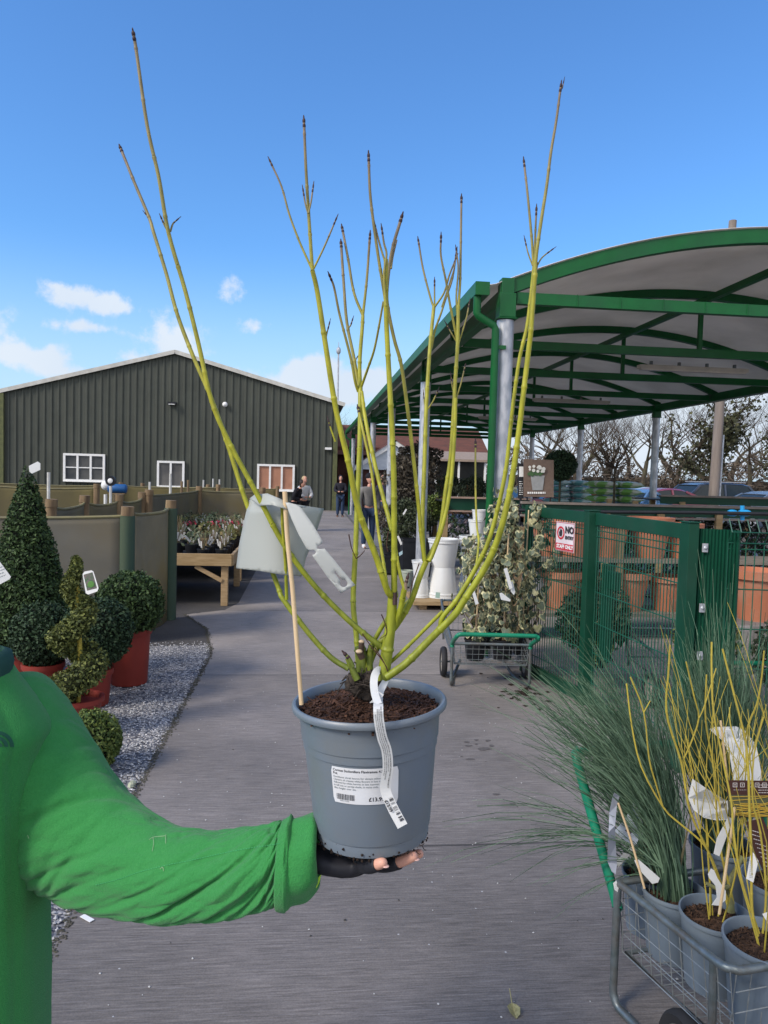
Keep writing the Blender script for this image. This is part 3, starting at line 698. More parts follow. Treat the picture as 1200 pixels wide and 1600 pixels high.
# ---------------------------------------------------------------- windbreak screens
M_net = mat('windbreak_net', (.19,.17,.115), (.145,.13,.095), rough=.9, scale=2.5, detail=7, trans=.2, mott=((.22,.17,.05),1.1,.55), bump=.3, bscale=300)
M_net2 = mat('windbreak_net_mossy', (.21,.175,.075), (.15,.13,.07), rough=.9, scale=1.5, detail=7, trans=.2)
M_netg = mat('netting_green', (.03,.07,.055), (.07,.09,.055), rough=.85, scale=3, stretch=(1,1,.3), detail=6)
M_stump = mat('post_top', (.28,.20,.11), (.12,.08,.05), rough=.9, scale=18, stretch=(1,1,.15))
def screen(pts, h, label='', mt=None, posts=True, sag=.03, z0=.0, green=False, postr=.06, skip=0):
    t = thing('windbreak_screen', label, 'screen', (*pts[0][:2],0), 'netting windbreaks of the plant yard')
    for (a, b) in zip(pts[:-1], pts[1:]):
        mb = MB(); n = 14; V = []; L = math.hypot(b[0]-a[0], b[1]-a[1]); nx, ny = -(b[1]-a[1])/L, (b[0]-a[0])/L
        ha = a[2] if len(a) > 2 else h; hb = b[2] if len(b) > 2 else h
        for i in range(n+1):
            s = i/n; hh = ha+(hb-ha)*s-sag*4*s*(1-s); w = .02*math.sin(s*9+a[0])
            V += [(a[0]+(b[0]-a[0])*s+nx*w, a[1]+(b[1]-a[1])*s+ny*w, z) for z in (z0, hh*.5, hh-.07, hh)]
        mb.add(V, [(4*i+j,4*i+4+j,4*i+5+j,4*i+1+j) for i in range(n) for j in range(3)])
        mb.build('netting', mt or M_net, t, smooth=True, solid=.006)
        mb = MB(); mb.tube([(V[4*i+3][0],V[4*i+3][1],V[4*i+3][2]) for i in range(n+1)], .016, 6); mb.build('top_hem', mat('hem', (.16,.15,.10), (.25,.22,.10), rough=.9, scale=6), t)
    if posts:
        for p in pts[skip:]:
            hp = (p[2] if len(p) > 2 else h)
            mb = MB(); mb.tube([(p[0],p[1],0),(p[0],p[1],hp+.0)], postr*(1.3 if green else 1), 14)
            po = mb.build('post', M_netg if green else M_stump, t, smooth=True)
            mb = MB(); mb.tube([(p[0],p[1],hp+.002),(p[0]+.004,p[1],hp+.09)], [postr*1.12, postr*1.08], 14); mb.build('post_top', M_stump, po, smooth=True)
    return t
def gz(u, v, z): 
    p = G(u, v, z); return (p[0], p[1])
pA = gz(199,806,1.24); pB = gz(267,797,1.24)
screen([(-5.6,6.5), (-3.9,6.9), (*pA,)], 1.24, 'brown netting windbreak panel behind the clipped cone, ending at the dark green wrapped post', green=True, postr=.055, mt=mat('net_grey', (.155,.148,.125), (.125,.12,.10), rough=.9, scale=3, detail=7, bump=.3, bscale=300, mott=((.17,.13,.06),1.3,.4)))
screen([(pA[0]+.035,pA[1]+.03), (*pB,)], 1.26, skip=1, label= 'short brown netting panel with white scuffs beside the plant bench', green=True, postr=.055, mt=mat('net_brown', (.22,.195,.13), (.16,.145,.10), rough=.9, scale=3, detail=7, mott=((.24,.17,.04),1.4,.6)))
p1 = gz(80,798,1.2); p2 = gz(132,785,1.24); p3 = gz(185,785,1.22); p4 = gz(222,772,1.3)
screen([p1, p2, (p3[0], p3[1]), (*p4,)], 1.24, 'curving netting windbreak with sagging top edge behind the front panel', sag=.05)
screen([(p4[0]+.1,p4[1]+.02), (-2.2,15.3), (-.95,15.6)], 1.28, 'long straight netting windbreak behind the bench plants', sag=.02)
screen([(-8.5,15.5),(-6.5,15.8),(-4.4,16)], 1.26, 'mossy yellow netting windbreak low in front of the shed window', mt=M_net2)
screen([(-11,19.5),(-8.2,20),(-5,20.5),(-2.5,21)], 1.22, 'far mossy netting windbreak nearest the shed on the left', mt=M_net2)
screen([(-5.2,24),(-3.2,24.2),(-1.0,24.4)], 1.15, 'far mossy netting windbreak below the blinded window', mt=M_net2)
M_wp = mat('white_pole', (.62,.62,.60), (.45,.44,.4), rough=.6, scale=10)
for i, (u, vt, Y, lab) in enumerate([(76,738,9.0,'white pole beside the clipped cone tip'),(173,757,10.5,'white pole with a round black lamp on top'),(234,753,16,'short white pole between the shed windows'),(266.5,740,14,'white pole in front of the middle shed window'),(284,752,14.5,'bare timber stake right of the middle shed window'),(294,750,15,'white stake paired with the timber stake'),(318,750,22,'leftmost of three thin white stakes near the shed'),(333,748,22,'middle of three thin white stakes near the shed'),(343,749,22,'rightmost of three thin white stakes near the shed')]):
    q = atY(u, vt, Y); t = thing('white_pole', lab, 'pole', (q[0],Y,0), 'thin poles in the plant yard')
    mb = MB(); mb.tube([(q[0],Y,0),q], .019 if Y < 12 else .024, 8); mb.build('shaft', M_wp if 'timber' not in lab else M_stump, t)
    if 'lamp' in lab:
        mb = MB(); mb.lathe([(0,-.02),(.07,-.02),(.07,.02),(0,.02)], q+np.array([0,0,.05]), 16, M=Matrix.Rotation(math.pi/2,3,'X')); l = mb.build('lamp_ring', M_black, t)
        mb = MB(); mb.ell(q+np.array([0,-.03,.05]), (.035,.01,.035)); mb.build('lens', M_white, l)
q = atY(182,768,17); t = thing('blue_drum', 'small blue drum lying behind the yard screens below the left shed window', 'drum', (q[0],17,0))
mb = MB(); mb.lathe([(0,-.2),(.08,-.2),(.10,-.17),(.102,0),(.10,.17),(.08,.2),(0,.2)], (q[0]+.02,17,1.235), 20, M=Matrix.Rotation(math.pi/2,3,'Y')); mb.build('body', mat('blue_plastic', (.02,.10,.28), rough=.4), t, smooth=True, angle=80)
mb = MB(); mb.box((q[0]+.02,17,.56), (.12,.12,1.12)); mb.box((q[0]+.02,17,1.125), (.36,.2,.02)); mb.build('stand', M_stump, t)
q = atY(165,769,17); mb = MB(); mb.ell((q[0],17,1.30), (.10,.10,.11), 14, 10); mb.tube([(q[0],17,0),(q[0],17,1.1)],.04,8)
tag(mb.build('float_ball', M_white, smooth=True), 'white round float on a stalk left of the blue drum', 'float')
# ---------------------------------------------------------------- potted stock helper
def pot_prof(r, h, t=.004):
    """flower pot outline, outside then inside"""
    b = r*.76
    return [(0,.012),(b*.93,.012),(b*.95,0),(b*1.0,.004),(b*1.01,h*.07),(b*1.025,h*.085),(r*.915,h*.80),(r*.925,h*.81),(r*.935,h*.93),(r*1.0,h*.945),(r*1.01,h*.97),(r*1.0,h),(r*.955,h),(r*.93,h*.965),(r*.9,h*.8)]
M_gpot = mat('grey_pot', (.145,.185,.225), (.115,.15,.195), rough=.42, scale=3, detail=6, spec=.45, mott=((.17,.2,.2),9,.35))
def soil_disc(r, z, seed=0, rough=.006):
    rr = np.random.RandomState(seed); mb = MB(); V = [(0,0,z+.01)]; Fc = []; nr, n = 6, 28
    for i in range(1, nr+1):
        for j in range(n):
            a = 2*math.pi*j/n; q = r*i/nr
            V.append((q*math.cos(a), q*math.sin(a), z+(rr.uniform(-rough, rough) if i < nr else 0)+.008*(1-i/nr)))
    Fc += [(0,1+j,1+(j+1)%n) for j in range(n)]
    for i in range(nr-1):
        for j in range(n): Fc.append((1+i*n+j,1+(i+1)*n+j,1+(i+1)*n+(j+1)%n,1+i*n+(j+1)%n))
    mb.add(V, Fc); return mb
# bench tables with small pots
def table(x0, y0, w, d, label):
    t = thing('plant_bench', label, 'bench', (x0+w/2,y0,0), 'timber plant benches beside the path')
    z = .66
    mb = MB(); mb.box((x0+w/2,y0,z-.075), (w,.04,.15)); mb.build('front_rail', M_woodh, t, bevel=.004); mb = MB(); mb.box((x0+w/2,y0+d,z-.075), (w,.04,.15)); mb.build('back_rail', M_woodh, t, bevel=.004)
    mb = MB()
    for xx in (x0, x0+w): mb.box((xx,y0+d/2,z-.078), (.04,d-.05,.144))
    mb.build('side_rail', M_wood, t, bevel=.004)
    mb = MB(); mb.box((x0+w/2,y0+d/2,z-.10), (w-.05,d-.05,.02)); mb.build('bed', mat('bench_bed', (.03,.03,.03), rough=.9), t)
    for xx in (x0+.09, x0+w-.09):
        for yy in (y0+.07, y0+d-.07):
            mb = MB(); mb.box((xx,yy,(z-.12)/2), (.085,.085,z-.12)); mb.build('leg', M_wood, t, bevel=.005)
    mb = MB(); mb.bar((x0+w-.45,y0+.03,z-.16), (x0+w-.12,y0+.03,.32), .035, .05); mb.bar((x0+.45,y0+.03,z-.16), (x0+.12,y0+.03,.32), .035, .05); mb.build('brace', M_wood, t)
    return t
tb = [(-3.55,9.35,2.62,1.75,'nearest timber plant bench holding rows of small black pots'),(-3.5,11.5,2.55,1.75,'second timber plant bench behind the nearest one'),(-3.4,13.6,2.4,1.2,'third timber plant bench in front of the long netting screen')]
for a in tb: table(*a)
# four kinds of small pot plant
def small_plant(kind, seed):
    rg = np.random.RandomState(seed)
    t = thing('pot_plant', '', 'pot plant', (0,0,0), 'small pot plants set out on the timber benches')
    mb = MB(); mb.lathe(pot_prof(.065,.11), n=14); mb.build('pot', M_black, t, smooth=True)
    if kind == 0:
        mb = MB(); k = 70; c = rg.normal(size=(k,3))*[.04,.04,.035]+[0,0,.17]; mb.leaves(c, c-[0,0,.13], .045, rg); mb.build('foliage', mat('sage', (.08,.12,.06), rough=.7, rnd=(.2,.22,.14)), t, rnd=True)
    elif kind == 1:
        mb = MB()
        for i in range(16):
            a = rg.uniform(0,6.28); q = rg.uniform(.02,.07); hh = rg.uniform(.12,.22); mb.tube([(0.01*math.cos(a),.01*math.sin(a),.09),(q*.6*math.cos(a),q*.6*math.sin(a),.09+hh*.6),(q*math.cos(a),q*math.sin(a),.09+hh)], .0025, 3)
        mb.build('stems', mat('dry_stem', (.18,.12,.08), rough=.9, rnd=(.10,.13,.06)), t, rnd=True)
    elif kind == 2:
        mb = MB(); k = 60; c = rg.normal(size=(k,3))*[.04,.04,.02]+[0,0,.14]; mb.leaves(c, [0,0,1]+0*c, .05, rg); mb.build('foliage', mat('heather_leaf', (.05,.09,.04), rough=.7, rnd=(.1,.13,.06)), t, rnd=True)
        mb = MB(); k = 26; c = rg.normal(size=(k,3))*[.035,.035,.015]+[0,0,.18]; mb.leaves(c, [0,0,1]+0*c, .035, rg, .8); mb.build('flowers', mat('red_flower', (.45,.02,.05), rough=.6, rnd=(.55,.08,.14)), t, rnd=True)
    else:
        mb = MB(); k = 60; c = rg.normal(size=(k,3))*[.045,.045,.03]+[0,0,.16]; mb.leaves(c, c-[0,0,.12], .05, rg, .7); mb.build('foliage', mat('olive_leaf', (.10,.11,.035), rough=.7, rnd=(.22,.17,.07)), t, rnd=True)
    mb = MB()
    for s in range(1 if kind != 1 else 2):
        a = rg.uniform(-1,1); x = rg.uniform(-.05,.05); mb.box((x+.02*a,-.05,.16+.02*s), (.020,.002,.085), M=Matrix.Rotation(a*.7,3,'Y')@Matrix.Rotation(.5,3,'X'))
    mb.build('name_tag', M_white, t)
    return t
pp = [small_plant(k, 10+k) for k in range(4)]; used = [False]*4
rr = random.Random(7)
kinds = ['grey green cushion plant','thin brown stemmed perennial','red flowered heather','olive leaved perennial']
rows = ['front row','second row','third row','fourth row','fifth row']
for ti, (x0, y0, w, d, lab) in enumerate(tb):
    nr = 5 if d > 1.5 else 4
    for r in range(nr):
        for c in range(11 if ti < 2 else 10):
            if c < 4 and ti < 2 and rr.random() < .25: continue
            x = x0+w-.13-c*.225+rr.uniform(-.02,.02); y = y0+.13+r*(d-.25)/(nr-1)+rr.uniform(-.02,.02)
            k = 1 if (r == 0 and ti == 0) else (2 if (ti == 1 and c < 5 and r in (2,3)) else rr.choice([0,1,3,0,1]))
            o = pp[k] if not used[k] else dup(pp[k], (0,0,0))
            used[k] = True
            o.location = (x,y,.572); o.rotation_euler = (0,0,rr.uniform(-.6,.6)); 
            o['group'] = 'small pot plants on the timber benches'
            o['label'] = '%s, %s of the %s bench, %s pot from its right' % (kinds[k], rows[r], ['nearest','second','third'][ti], ['first','second','third','fourth','fifth','sixth','seventh','eighth','ninth','tenth','eleventh','twelfth','thirteenth'][c])
            s = rr.uniform(1.15,1.45); o.scale = (1.22,1.22,1.22) if (r == 0 and ti == 0) else (s,s,s)
# ---------------------------------------------------------------- topiary
M_box = mat('box_leaf', (.018,.040,.014), (.012,.028,.010), rough=.6, scale=5, rnd=(.075,.125,.04), spec=.25)
M_yew = mat('dark_leaf', (.012,.030,.014), (.008,.02,.010), rough=.6, scale=5, rnd=(.05,.09,.04), spec=.25)
M_gold = mat('golden_leaf', (.045,.06,.018), (.03,.045,.012), rough=.6, scale=6, rnd=(.19,.21,.055), spec=.25)
M_lime = mat('lime_leaf', (.045,.085,.018), (.03,.06,.015), rough=.5, scale=9, rnd=(.17,.21,.05), spec=.25)
M_core = mat('core', (.006,.010,.005), rough=1)
def topi(name, label, c, rx, rz_, M, k, leaf, seed, pot=None, base=0.0, potr=.16, poth=.22, potm=None):
    rg = np.random.RandomState(seed); t = thing(name, label, 'topiary', (c[0],c[1],base), 'clipped topiary on the gravel')
    mb = MB(); mb.ell(c, (rx*.86,rx*.86,rz_*.86), 20, 14); co_ = mb.build('crown_core', M_core, t, smooth=True)
    d = rg.normal(size=(k,3)); d /= np.linalg.norm(d, axis=1)[:,None]; q = (rg.uniform(.80,1.02,k)+(rg.rand(k) < .035)*rg.uniform(0,.10,k))[:,None]
    lump = 1+.035*np.sin(d[:,0:1]*9+seed)*np.cos(d[:,2:3]*8+seed)+.02*np.sin(d[:,1:2]*17)
    mb = MB(); mb.leaves(np.array(c)+d*q*lump*np.array([rx,rx,rz_]), d, leaf, rg, .55, flat=.45); mb.build('foliage', M, t, rnd=True)
    if pot:
        x, y = pot; mb = MB(); b = potr*.8
        mb.lathe([(0,.01),(b,0),(b*1.02,.01),(potr*.93,poth-.045),(potr,poth-.042),(potr*1.02,poth-.03),(potr*1.02,poth),(potr*.93,poth),(potr*.9,poth-.04),(0,poth-.04)], (x,y,base), 32); mb.build('pot', potm or M_terra, t, smooth=True, angle=25)
        mb = MB(); mb.tube([(x,y,base+poth-.05),(c[0],c[1],c[2])], .02, 8); mb.build('stem', M_bark, t)
    return t
def gcz(u, v, d): return P(u, v, d)
q = P(203,944,5.85); topi('box_ball', 'dark clipped ball shrub in a red pot, rightmost on the gravel', q, .262,.262, M_box, 9000,.030, 1, pot=(q[0]-.0,q[1]), potr=.17, poth=q[2]-.19)
q = P(152,988,5.3); topi('box_ball', 'clipped ball shrub in a red pot directly behind the golden spiral', q, .25,.25, M_yew, 8000,.028, 2, pot=(q[0]-.05,q[1]), potr=.16, poth=.26)
q = P(68,990,5.5); topi('box_ball', 'dark clipped ball shrub left of the golden spiral', q, .23,.24, M_yew, 8000,.028, 3, pot=(q[0],q[1]), potr=.15, poth=.24)
q = P(142,1158,4.15); topi('box_ball', 'small lime green clipped ball shrub low on the gravel', (q[0],q[1],q[2]), .165,.175, M_lime, 7000,.022, 4)
# cone
q = P(42,1010,5.9); cb = (q[0],q[1]); rg = np.random.RandomState(9)
ct = thing('clipped_cone', 'tall dark clipped cone shrub with a white tag at its tip', 'topiary', (*cb,0), 'clipped topiary on the gravel')
ztop = P(44,728,5.9)[2]; zb = .22
k = 17000; zt = rg.uniform(0,1,k)**1.35*.0+1-np.sqrt(rg.uniform(0,1,k)); a = rg.uniform(0,6.283,k)
R = .37*(1-zt)**.82*(1-.55*np.maximum(0,.12-zt)/.12)+.012
R = R*(1+.05*np.sin(a*3+zt*14)+.04*np.sin(a*7+zt*31))*rg.uniform(.84,1.03,k)
cen = np.stack([cb[0]+R*np.cos(a), cb[1]+R*np.sin(a), zb+(ztop-zb)*zt], 1); nor = np.stack([np.cos(a),np.sin(a),np.full(k,.3)],1)
mb = MB(); mb.leaves(cen, nor, .032, rg, .5, flat=.45); mb.build('foliage', M_box, ct, rnd=True)
mb = MB(); mb.lathe([(.05,zb),(.27,zb+.05),(.27,zb+.2),(.19,zb+.5*(ztop-zb)),(.05,zb+.88*(ztop-zb)),(0,ztop-.06)], (*cb,0), 20); mb.build('crown_core', M_core, ct)
mb = MB(); mb.lathe([(0,.0),(.15,0),(.19,.20),(.205,.205),(.205,.24),(.18,.24),(.17,.2),(0,.2)], (*cb,0), 28); mb.build('pot', M_terra, ct, smooth=True, angle=25)
# golden spiral
q = P(122,1080,4.75); sb = np.array([q[0],q[1],0.0]); rg = np.random.RandomState(10)
st = thing('golden_spiral', 'golden green spiral topiary with yellow stem showing and a picture tag', 'topiary', sb, 'clipped topiary on the gravel')
ztop = P(122,872,4.75)[2]; zl = .22
path = []
nt_ = 2.6
for i in range(80):
    s = i/79; a = 2*math.pi*nt_*s+2.6; r = .120*(1-s)**.8
    path.append((sb[0]-.02+r*math.cos(a), sb[1]+r*math.sin(a), zl+(ztop-zl)*s, .108*(1-s)**.75+.026))
path = np.array(path); k = 10500; i = rg.randint(0,80,k); d = rg.normal(size=(k,3)); d /= np.linalg.norm(d,axis=1)[:,None]
cen = path[i,:3]+d*(path[i,3]*rg.uniform(.7,1.08,k))[:,None]*[1,1,.75]
mb = MB(); mb.leaves(cen, d, .027, rg, .6, flat=.3); mb.build('foliage', M_gold, st, rnd=True)
mb = MB()
mb.tube([p[:3] for p in path], [p[3]*.6 for p in path], 10); mb.build('crown_core', mat('gold_core', (.02,.025,.008), rough=1), st)
mb = MB(); mb.tube(crom([sb+[0,0,.15],sb+[.01,0,.5],sb+[-.01,0,.9],sb+[0,0,ztop-.04]],5), .015, 8); mb.build('stem', mat('yellow_stem', (.45,.36,.05), (.36,.28,.05), rough=.7), st, smooth=True)
mb = MB(); mb.lathe([(0,0),(.11,0),(.145,.19),(.16,.195),(.16,.225),(.14,.225),(.13,.19),(0,.19)], sb, 28); mb.build('pot', M_terra, st, smooth=True, angle=25)
# tags
def card(name, label, cat, poly, d, mt, parent=None, curve=0, thick=.0008, holes=(), group=None, dfun=None, prints=()):
    """real card cut to an outline; outline given in photo pixels at depth d, bent by dfun"""
    V, Fc = polygeo([poly]+list(holes))
    if dfun is None: dfun = lambda u, v: d
    mb = MB(); mb.add([P(u, v, dfun(u, v)) for u, v in V], Fc)
    if parent is None:
        us = [p[0] for p in poly]; vs = [p[1] for p in poly]
        root = thing(name, label, cat, P(sum(us)/len(us), max(vs), d), group); 
    else: root = parent
    c = mb.build('card' if parent is None else name, mt, root, solid=thick)
    for (pv, pf, pm) in prints:
        m2 = MB(); m2.add([P(u, v, dfun(u, v)-.0012) for u, v in pv], pf); m2.build('print', pm, c)
    return root, c
def lines(u0, v0, u1, v1, n, slant=0.0, th=.35, seed=0, skew=0):
    """rows of tiny print as broken thin strokes"""
    rr = random.Random(seed); V = []; Fc = []
    for i in range(n):
        v = v0+(v1-v0)*i/max(1,n-1); h = (v1-v0)/max(1,n)*th; u = u0+skew*(v-v0); ue = u1+skew*(v-v0)-(rr.random()**2)*(u1-u0)*.3
        while u < ue:
            w = rr.uniform(1.2, 4); 
            k = len(V); V += [(u,v+slant*(u-u0)),(min(ue,u+w),v+slant*(u+w-u0)),(min(ue,u+w),v+h+slant*(u+w-u0)),(u,v+h+slant*(u-u0))]; Fc.append((k,k+1,k+2,k+3)); u += w+rr.uniform(.5,1)
    return V, Fc
card('plant_tag', 'blank white tag hanging at the tip of the tall clipped cone', 'tag', [(45,728),(59,721),(63,724),(63,734),(50,740),(46,737)], 5.75, M_paper)
card('plant_tag', 'white printed tag at the left edge of the photo, above the shoulder', 'tag', [(-14,868),(0,878),(17,901),(15,905),(-2,914),(-18,905)], 3.6, M_paper, prints=[(*lines(-6,888,9,903,4,-.35), M_inkg)])
r_, c_ = card('picture_tag', 'picture plant tag hanging from the top of the golden spiral', 'tag', [(129,897),(132,893),(143,891),(146,893),(154,919),(152,924),(138,929),(134,927)], 4.5, M_white,
     prints=[([(130.5,898),(144.5,894),(151.5,919),(136,923)], [(0,1,2,3)], mat('tag_photo', (.05,.14,.06), (.20,.13,.15), rough=.4, scale=60))])
m2 = MB(); m2.ell(P(142,913,4.494), (.02,.001,.02), 14, 8); m2.build('ball_picture', mat('tag_green', (.12,.28,.07), rough=.5), c_)
# ---------------------------------------------------------------- fence, gate, staff area
FA = np.array([1.93,6.30,0]); PA = np.array([2.13,5.37,0]); PB = np.array([2.22,4.10,0]); PC = np.array([2.46,3.98,0]); PD = np.array([5.2,3.55,0])
FH = 1.47
M_mesh = mat('fence_wire', (.012,.09,.055), (.010,.07,.045), rough=.4)
def mesh_panel(a, b, h, name, parent, zb=.08, sp=.037, vtop=False):
    d = b-a; L = np.linalg.norm(d); d = d/L; mb = MB(); n = int(L/sp); nn = np.array([d[1],-d[0],0])
    for i in range(n+1):
        p = a+d*L*i/n
        if vtop: mb.tube([p+[0,0,zb], p+[0,0,h-.13], p+nn*.05+[0,0,h-.07], p+[0,0,h]], .0037, 4, caps=False)
        else: mb.tube([p+[0,0,zb], p+[0,0,h]], .0037, 4, caps=False)
    for z in np.arange(zb+.1, h-.02, .23):
        mb.tube([a+[0,0,z], b+[0,0,z]], .004, 4)
    mb.tube([a+nn*.006+[0,0,h-.135], b+nn*.006+[0,0,h-.135]], .004, 4)
    if vtop: mb.tube([a+nn*.05+[0,0,h-.07], b+nn*.05+[0,0,h-.07]], .0035, 4)
    return mb.build(name, M_mesh, parent)
gt = thing('mesh_gate', 'dark green wire mesh gate between two square posts at the staff area', 'gate', PA)
mesh_panel(PA+[.02,-.07,0], PB+[0,.07,0], FH-.05, 'mesh', gt)
def rail(a, b, z, h, w=.035): 
    mb = MB(); mb.bar(a+[0,0,z], b+[0,0,z], w, h, up=(0,0,1)); return mb
rail(PA+[.02,-.06,0], PB+[0,.05,0], FH-.055, .09).build('top_rail', M_dgreen, gt, bevel=.003)
rail(PA+[.02,-.06,0], PB+[0,.05,0], .06, .05).build('bottom_rail', M_dgreen, gt, bevel=.003)
for p, w in ((PA,.085),(PB,.065)):
    mb = MB(); mb.box((p[0],p[1],FH/2), (w,.10,FH)); mb.box((p[0],p[1],FH+.004), (w+.012,.112,.008)); mb.build('gate_post', M_dgreen, gt, bevel=.004)
mb = MB(); mb.box((PA[0]+.09,PA[1]-.12,.72), (.05,.12,.72)); mb.box((PA[0]+.09,PA[1]-.24,.98), (.05,.14,.13)); mb.build('lock_box', M_dgreen, gt, bevel=.004)
# ribbed closing plate
rp = thing('ribbed_fence_panel', 'narrow solid green ribbed panel with silver bolts beside the right gate post', 'fence panel', PB)
mb = MB(); d = PC-PB; L = np.linalg.norm(d); d /= L; nn = np.array([d[1],-d[0],0]); V = []
for i in range(25):
    s = .05+(L-.05)*i/24; o = .010*(i % 2); p = PB+d*s+nn*o; V += [p+[0,0,.08], p+[0,0,FH-.03]]
mb.add(V, [(2*i,2*i+2,2*i+3,2*i+1) for i in range(24)]); mb.build('sheet', M_dgreen, rp, solid=.004)
for z in (1.33, .98, .70):
    mb = MB(); q = PB+d*.085+nn*.022+np.array([0,0,z]); mb.ell(q, (.014,.014,.014)); mb.box(q, (.03,.012,.05)); mb.build('bolt', M_galv, rp, smooth=True)
f1 = thing('mesh_fence', 'dark green wire mesh fence panel carrying the red and white notice', 'fence', FA)
mesh_panel(FA, PA+[-.01,.06,0], FH-.05, 'mesh', f1)
rail(FA, PA+[-.01,.05,0], FH-.05, .085).build('top_rail', M_dgreen, f1, bevel=.003)
rail(FA, PA+[-.01,.05,0], .05, .1).build('base_rail', M_dgreen, f1, bevel=.003)
mb = MB(); mb.box((FA[0],FA[1],FH/2), (.06,.06,FH)); mb.build('post', M_dgreen, f1, bevel=.003)
f2 = thing('mesh_fence', 'green wire mesh fence with folded top, right of the ribbed panel', 'fence', PC)
mesh_panel(PC+[-.06,.02,0], PD, 1.50, 'mesh', f2, vtop=True, sp=.05)
rail(PB+[-.03,-.06,0], PB+[-.33,-2.6,0], .04, .06)
mb = MB(); mb.box((PD[0],PD[1],.76), (.06,.06,1.52)); mb.build('post', M_dgreen, f2)
# notice
sg = thing('notice_sign', 'white and red NO ENTRY STAFF ONLY notice cable tied to the mesh fence', 'sign', FA)
sa = np.array([2.0,5.80,0]); sb_ = np.array([2.085,5.44,0]); ds = sb_-sa; Ls = np.linalg.norm(ds); ds /= Ls; ns = np.array([ds[1],-ds[0],0]); ns = -ns if ns[0] > 0 else ns
sz0, sz1 = 1.12, 1.385; Ls = .30; 
def sgn(x, z, o=.02): return sa+ds*(x*.87+.03)+ns*o+np.array([0,0,sz0+(z-sz0)*.87+.015])
mb = MB(); mb.add([sgn(0,sz0,.014),sgn(Ls,sz0,.014),sgn(Ls,sz1,.014),sgn(0,sz1,.014)], [(0,1,2,3)]); mb.build('board', mat('sign_white', (.70,.62,.64), rough=.35), sg, solid=.003)
M_red = mat('sign_red', (.55,.03,.05), rough=.35)
mb = MB(); o = .0185
mb.add([sgn(.012,sz0+.012,o),sgn(Ls-.012,sz0+.012,o),sgn(Ls-.012,sz0+.07,o),sgn(.012,sz0+.07,o)], [(0,1,2,3)])
V, Fc = polygeo([[(.085+.06*math.cos(a), .165+.06*math.sin(a)) for a in np.linspace(0,6.283,28,endpoint=False)], [(.085+.043*math.cos(a), .165+.043*math.sin(a)) for a in np.linspace(0,6.283,28,endpoint=False)]])
mb.add([sgn(x, sz0+z, o) for x, z in V], Fc)
for (a, b_, c, e) in ((.004,.004,.296,.008),(.004,.257,.296,.261),(.004,.004,.008,.261),(.292,.004,.296,.261)): mb.add([sgn(a,sz0+b_,o),sgn(c,sz0+b_,o),sgn(c,sz0+e,o),sgn(a,sz0+e,o)], [(0,1,2,3)])
mb.build('red_print', M_red, sg)
mb = MB()
for s, x, z, size, bo, mi in (('NO', .158, .170, .085, .004, 0),('ENTRY', .160, .115, .042, .002, 0),('STAFF ONLY', .028, .027, .047, .002, 1)):
    V, Fc = textgeo(s, size, bo); mb = MB(); mb.add([sgn(x+a, sz0+z+b_, .0205) for a, b_ in V], Fc); mb.build('lettering', M_white if mi else M_ink, sg)
mb = MB()
V, Fc = polygeo([[(.066,.135),(.104,.135),(.110,.17),(.106,.195),(.098,.197),(.096,.18),(.094,.203),(.086,.204),(.084,.18),(.080,.200),(.073,.197),(.072,.172),(.063,.180),(.058,.172)]]); mb.add([sgn(a, sz0+b_, .0205) for a, b_ in V], Fc, 0)
mb.build('hand_symbol', M_ink, sg)
# black water pipe with blue couplings
hp = thing('water_pipe', 'black water pipe with two bright blue couplings running above the fence', 'pipe', P(1150,800,6.2))
mb = MB(); mb.tube([P(800,797,6.6), P(950,800,6.4), P(1100,801,6.3), P(1240,804,6.2)], .016, 10); mb.build('pipe', M_black, hp, smooth=True)
M_bl = mat('blue_fitting', (.02,.30,.62), rough=.35)
def along(u0, u1, r): 
    mb = MB(); mb.tube([P(u0,801.5,6.3), P(u0+ (u1-u0)*.3,801.5,6.3), P(u1-(u1-u0)*.3,801.8,6.3), P(u1,802,6.3)], [r*.8,r,r,r*.7], 14); return mb
along(1138,1151,.030).build('coupling', M_bl, hp, smooth=True)
mb = along(1155,1172,.030); mb.tube([P(1160,790,6.3), P(1160,813,6.3)], .018, 10); mb.build('coupling', M_bl, hp, smooth=True)
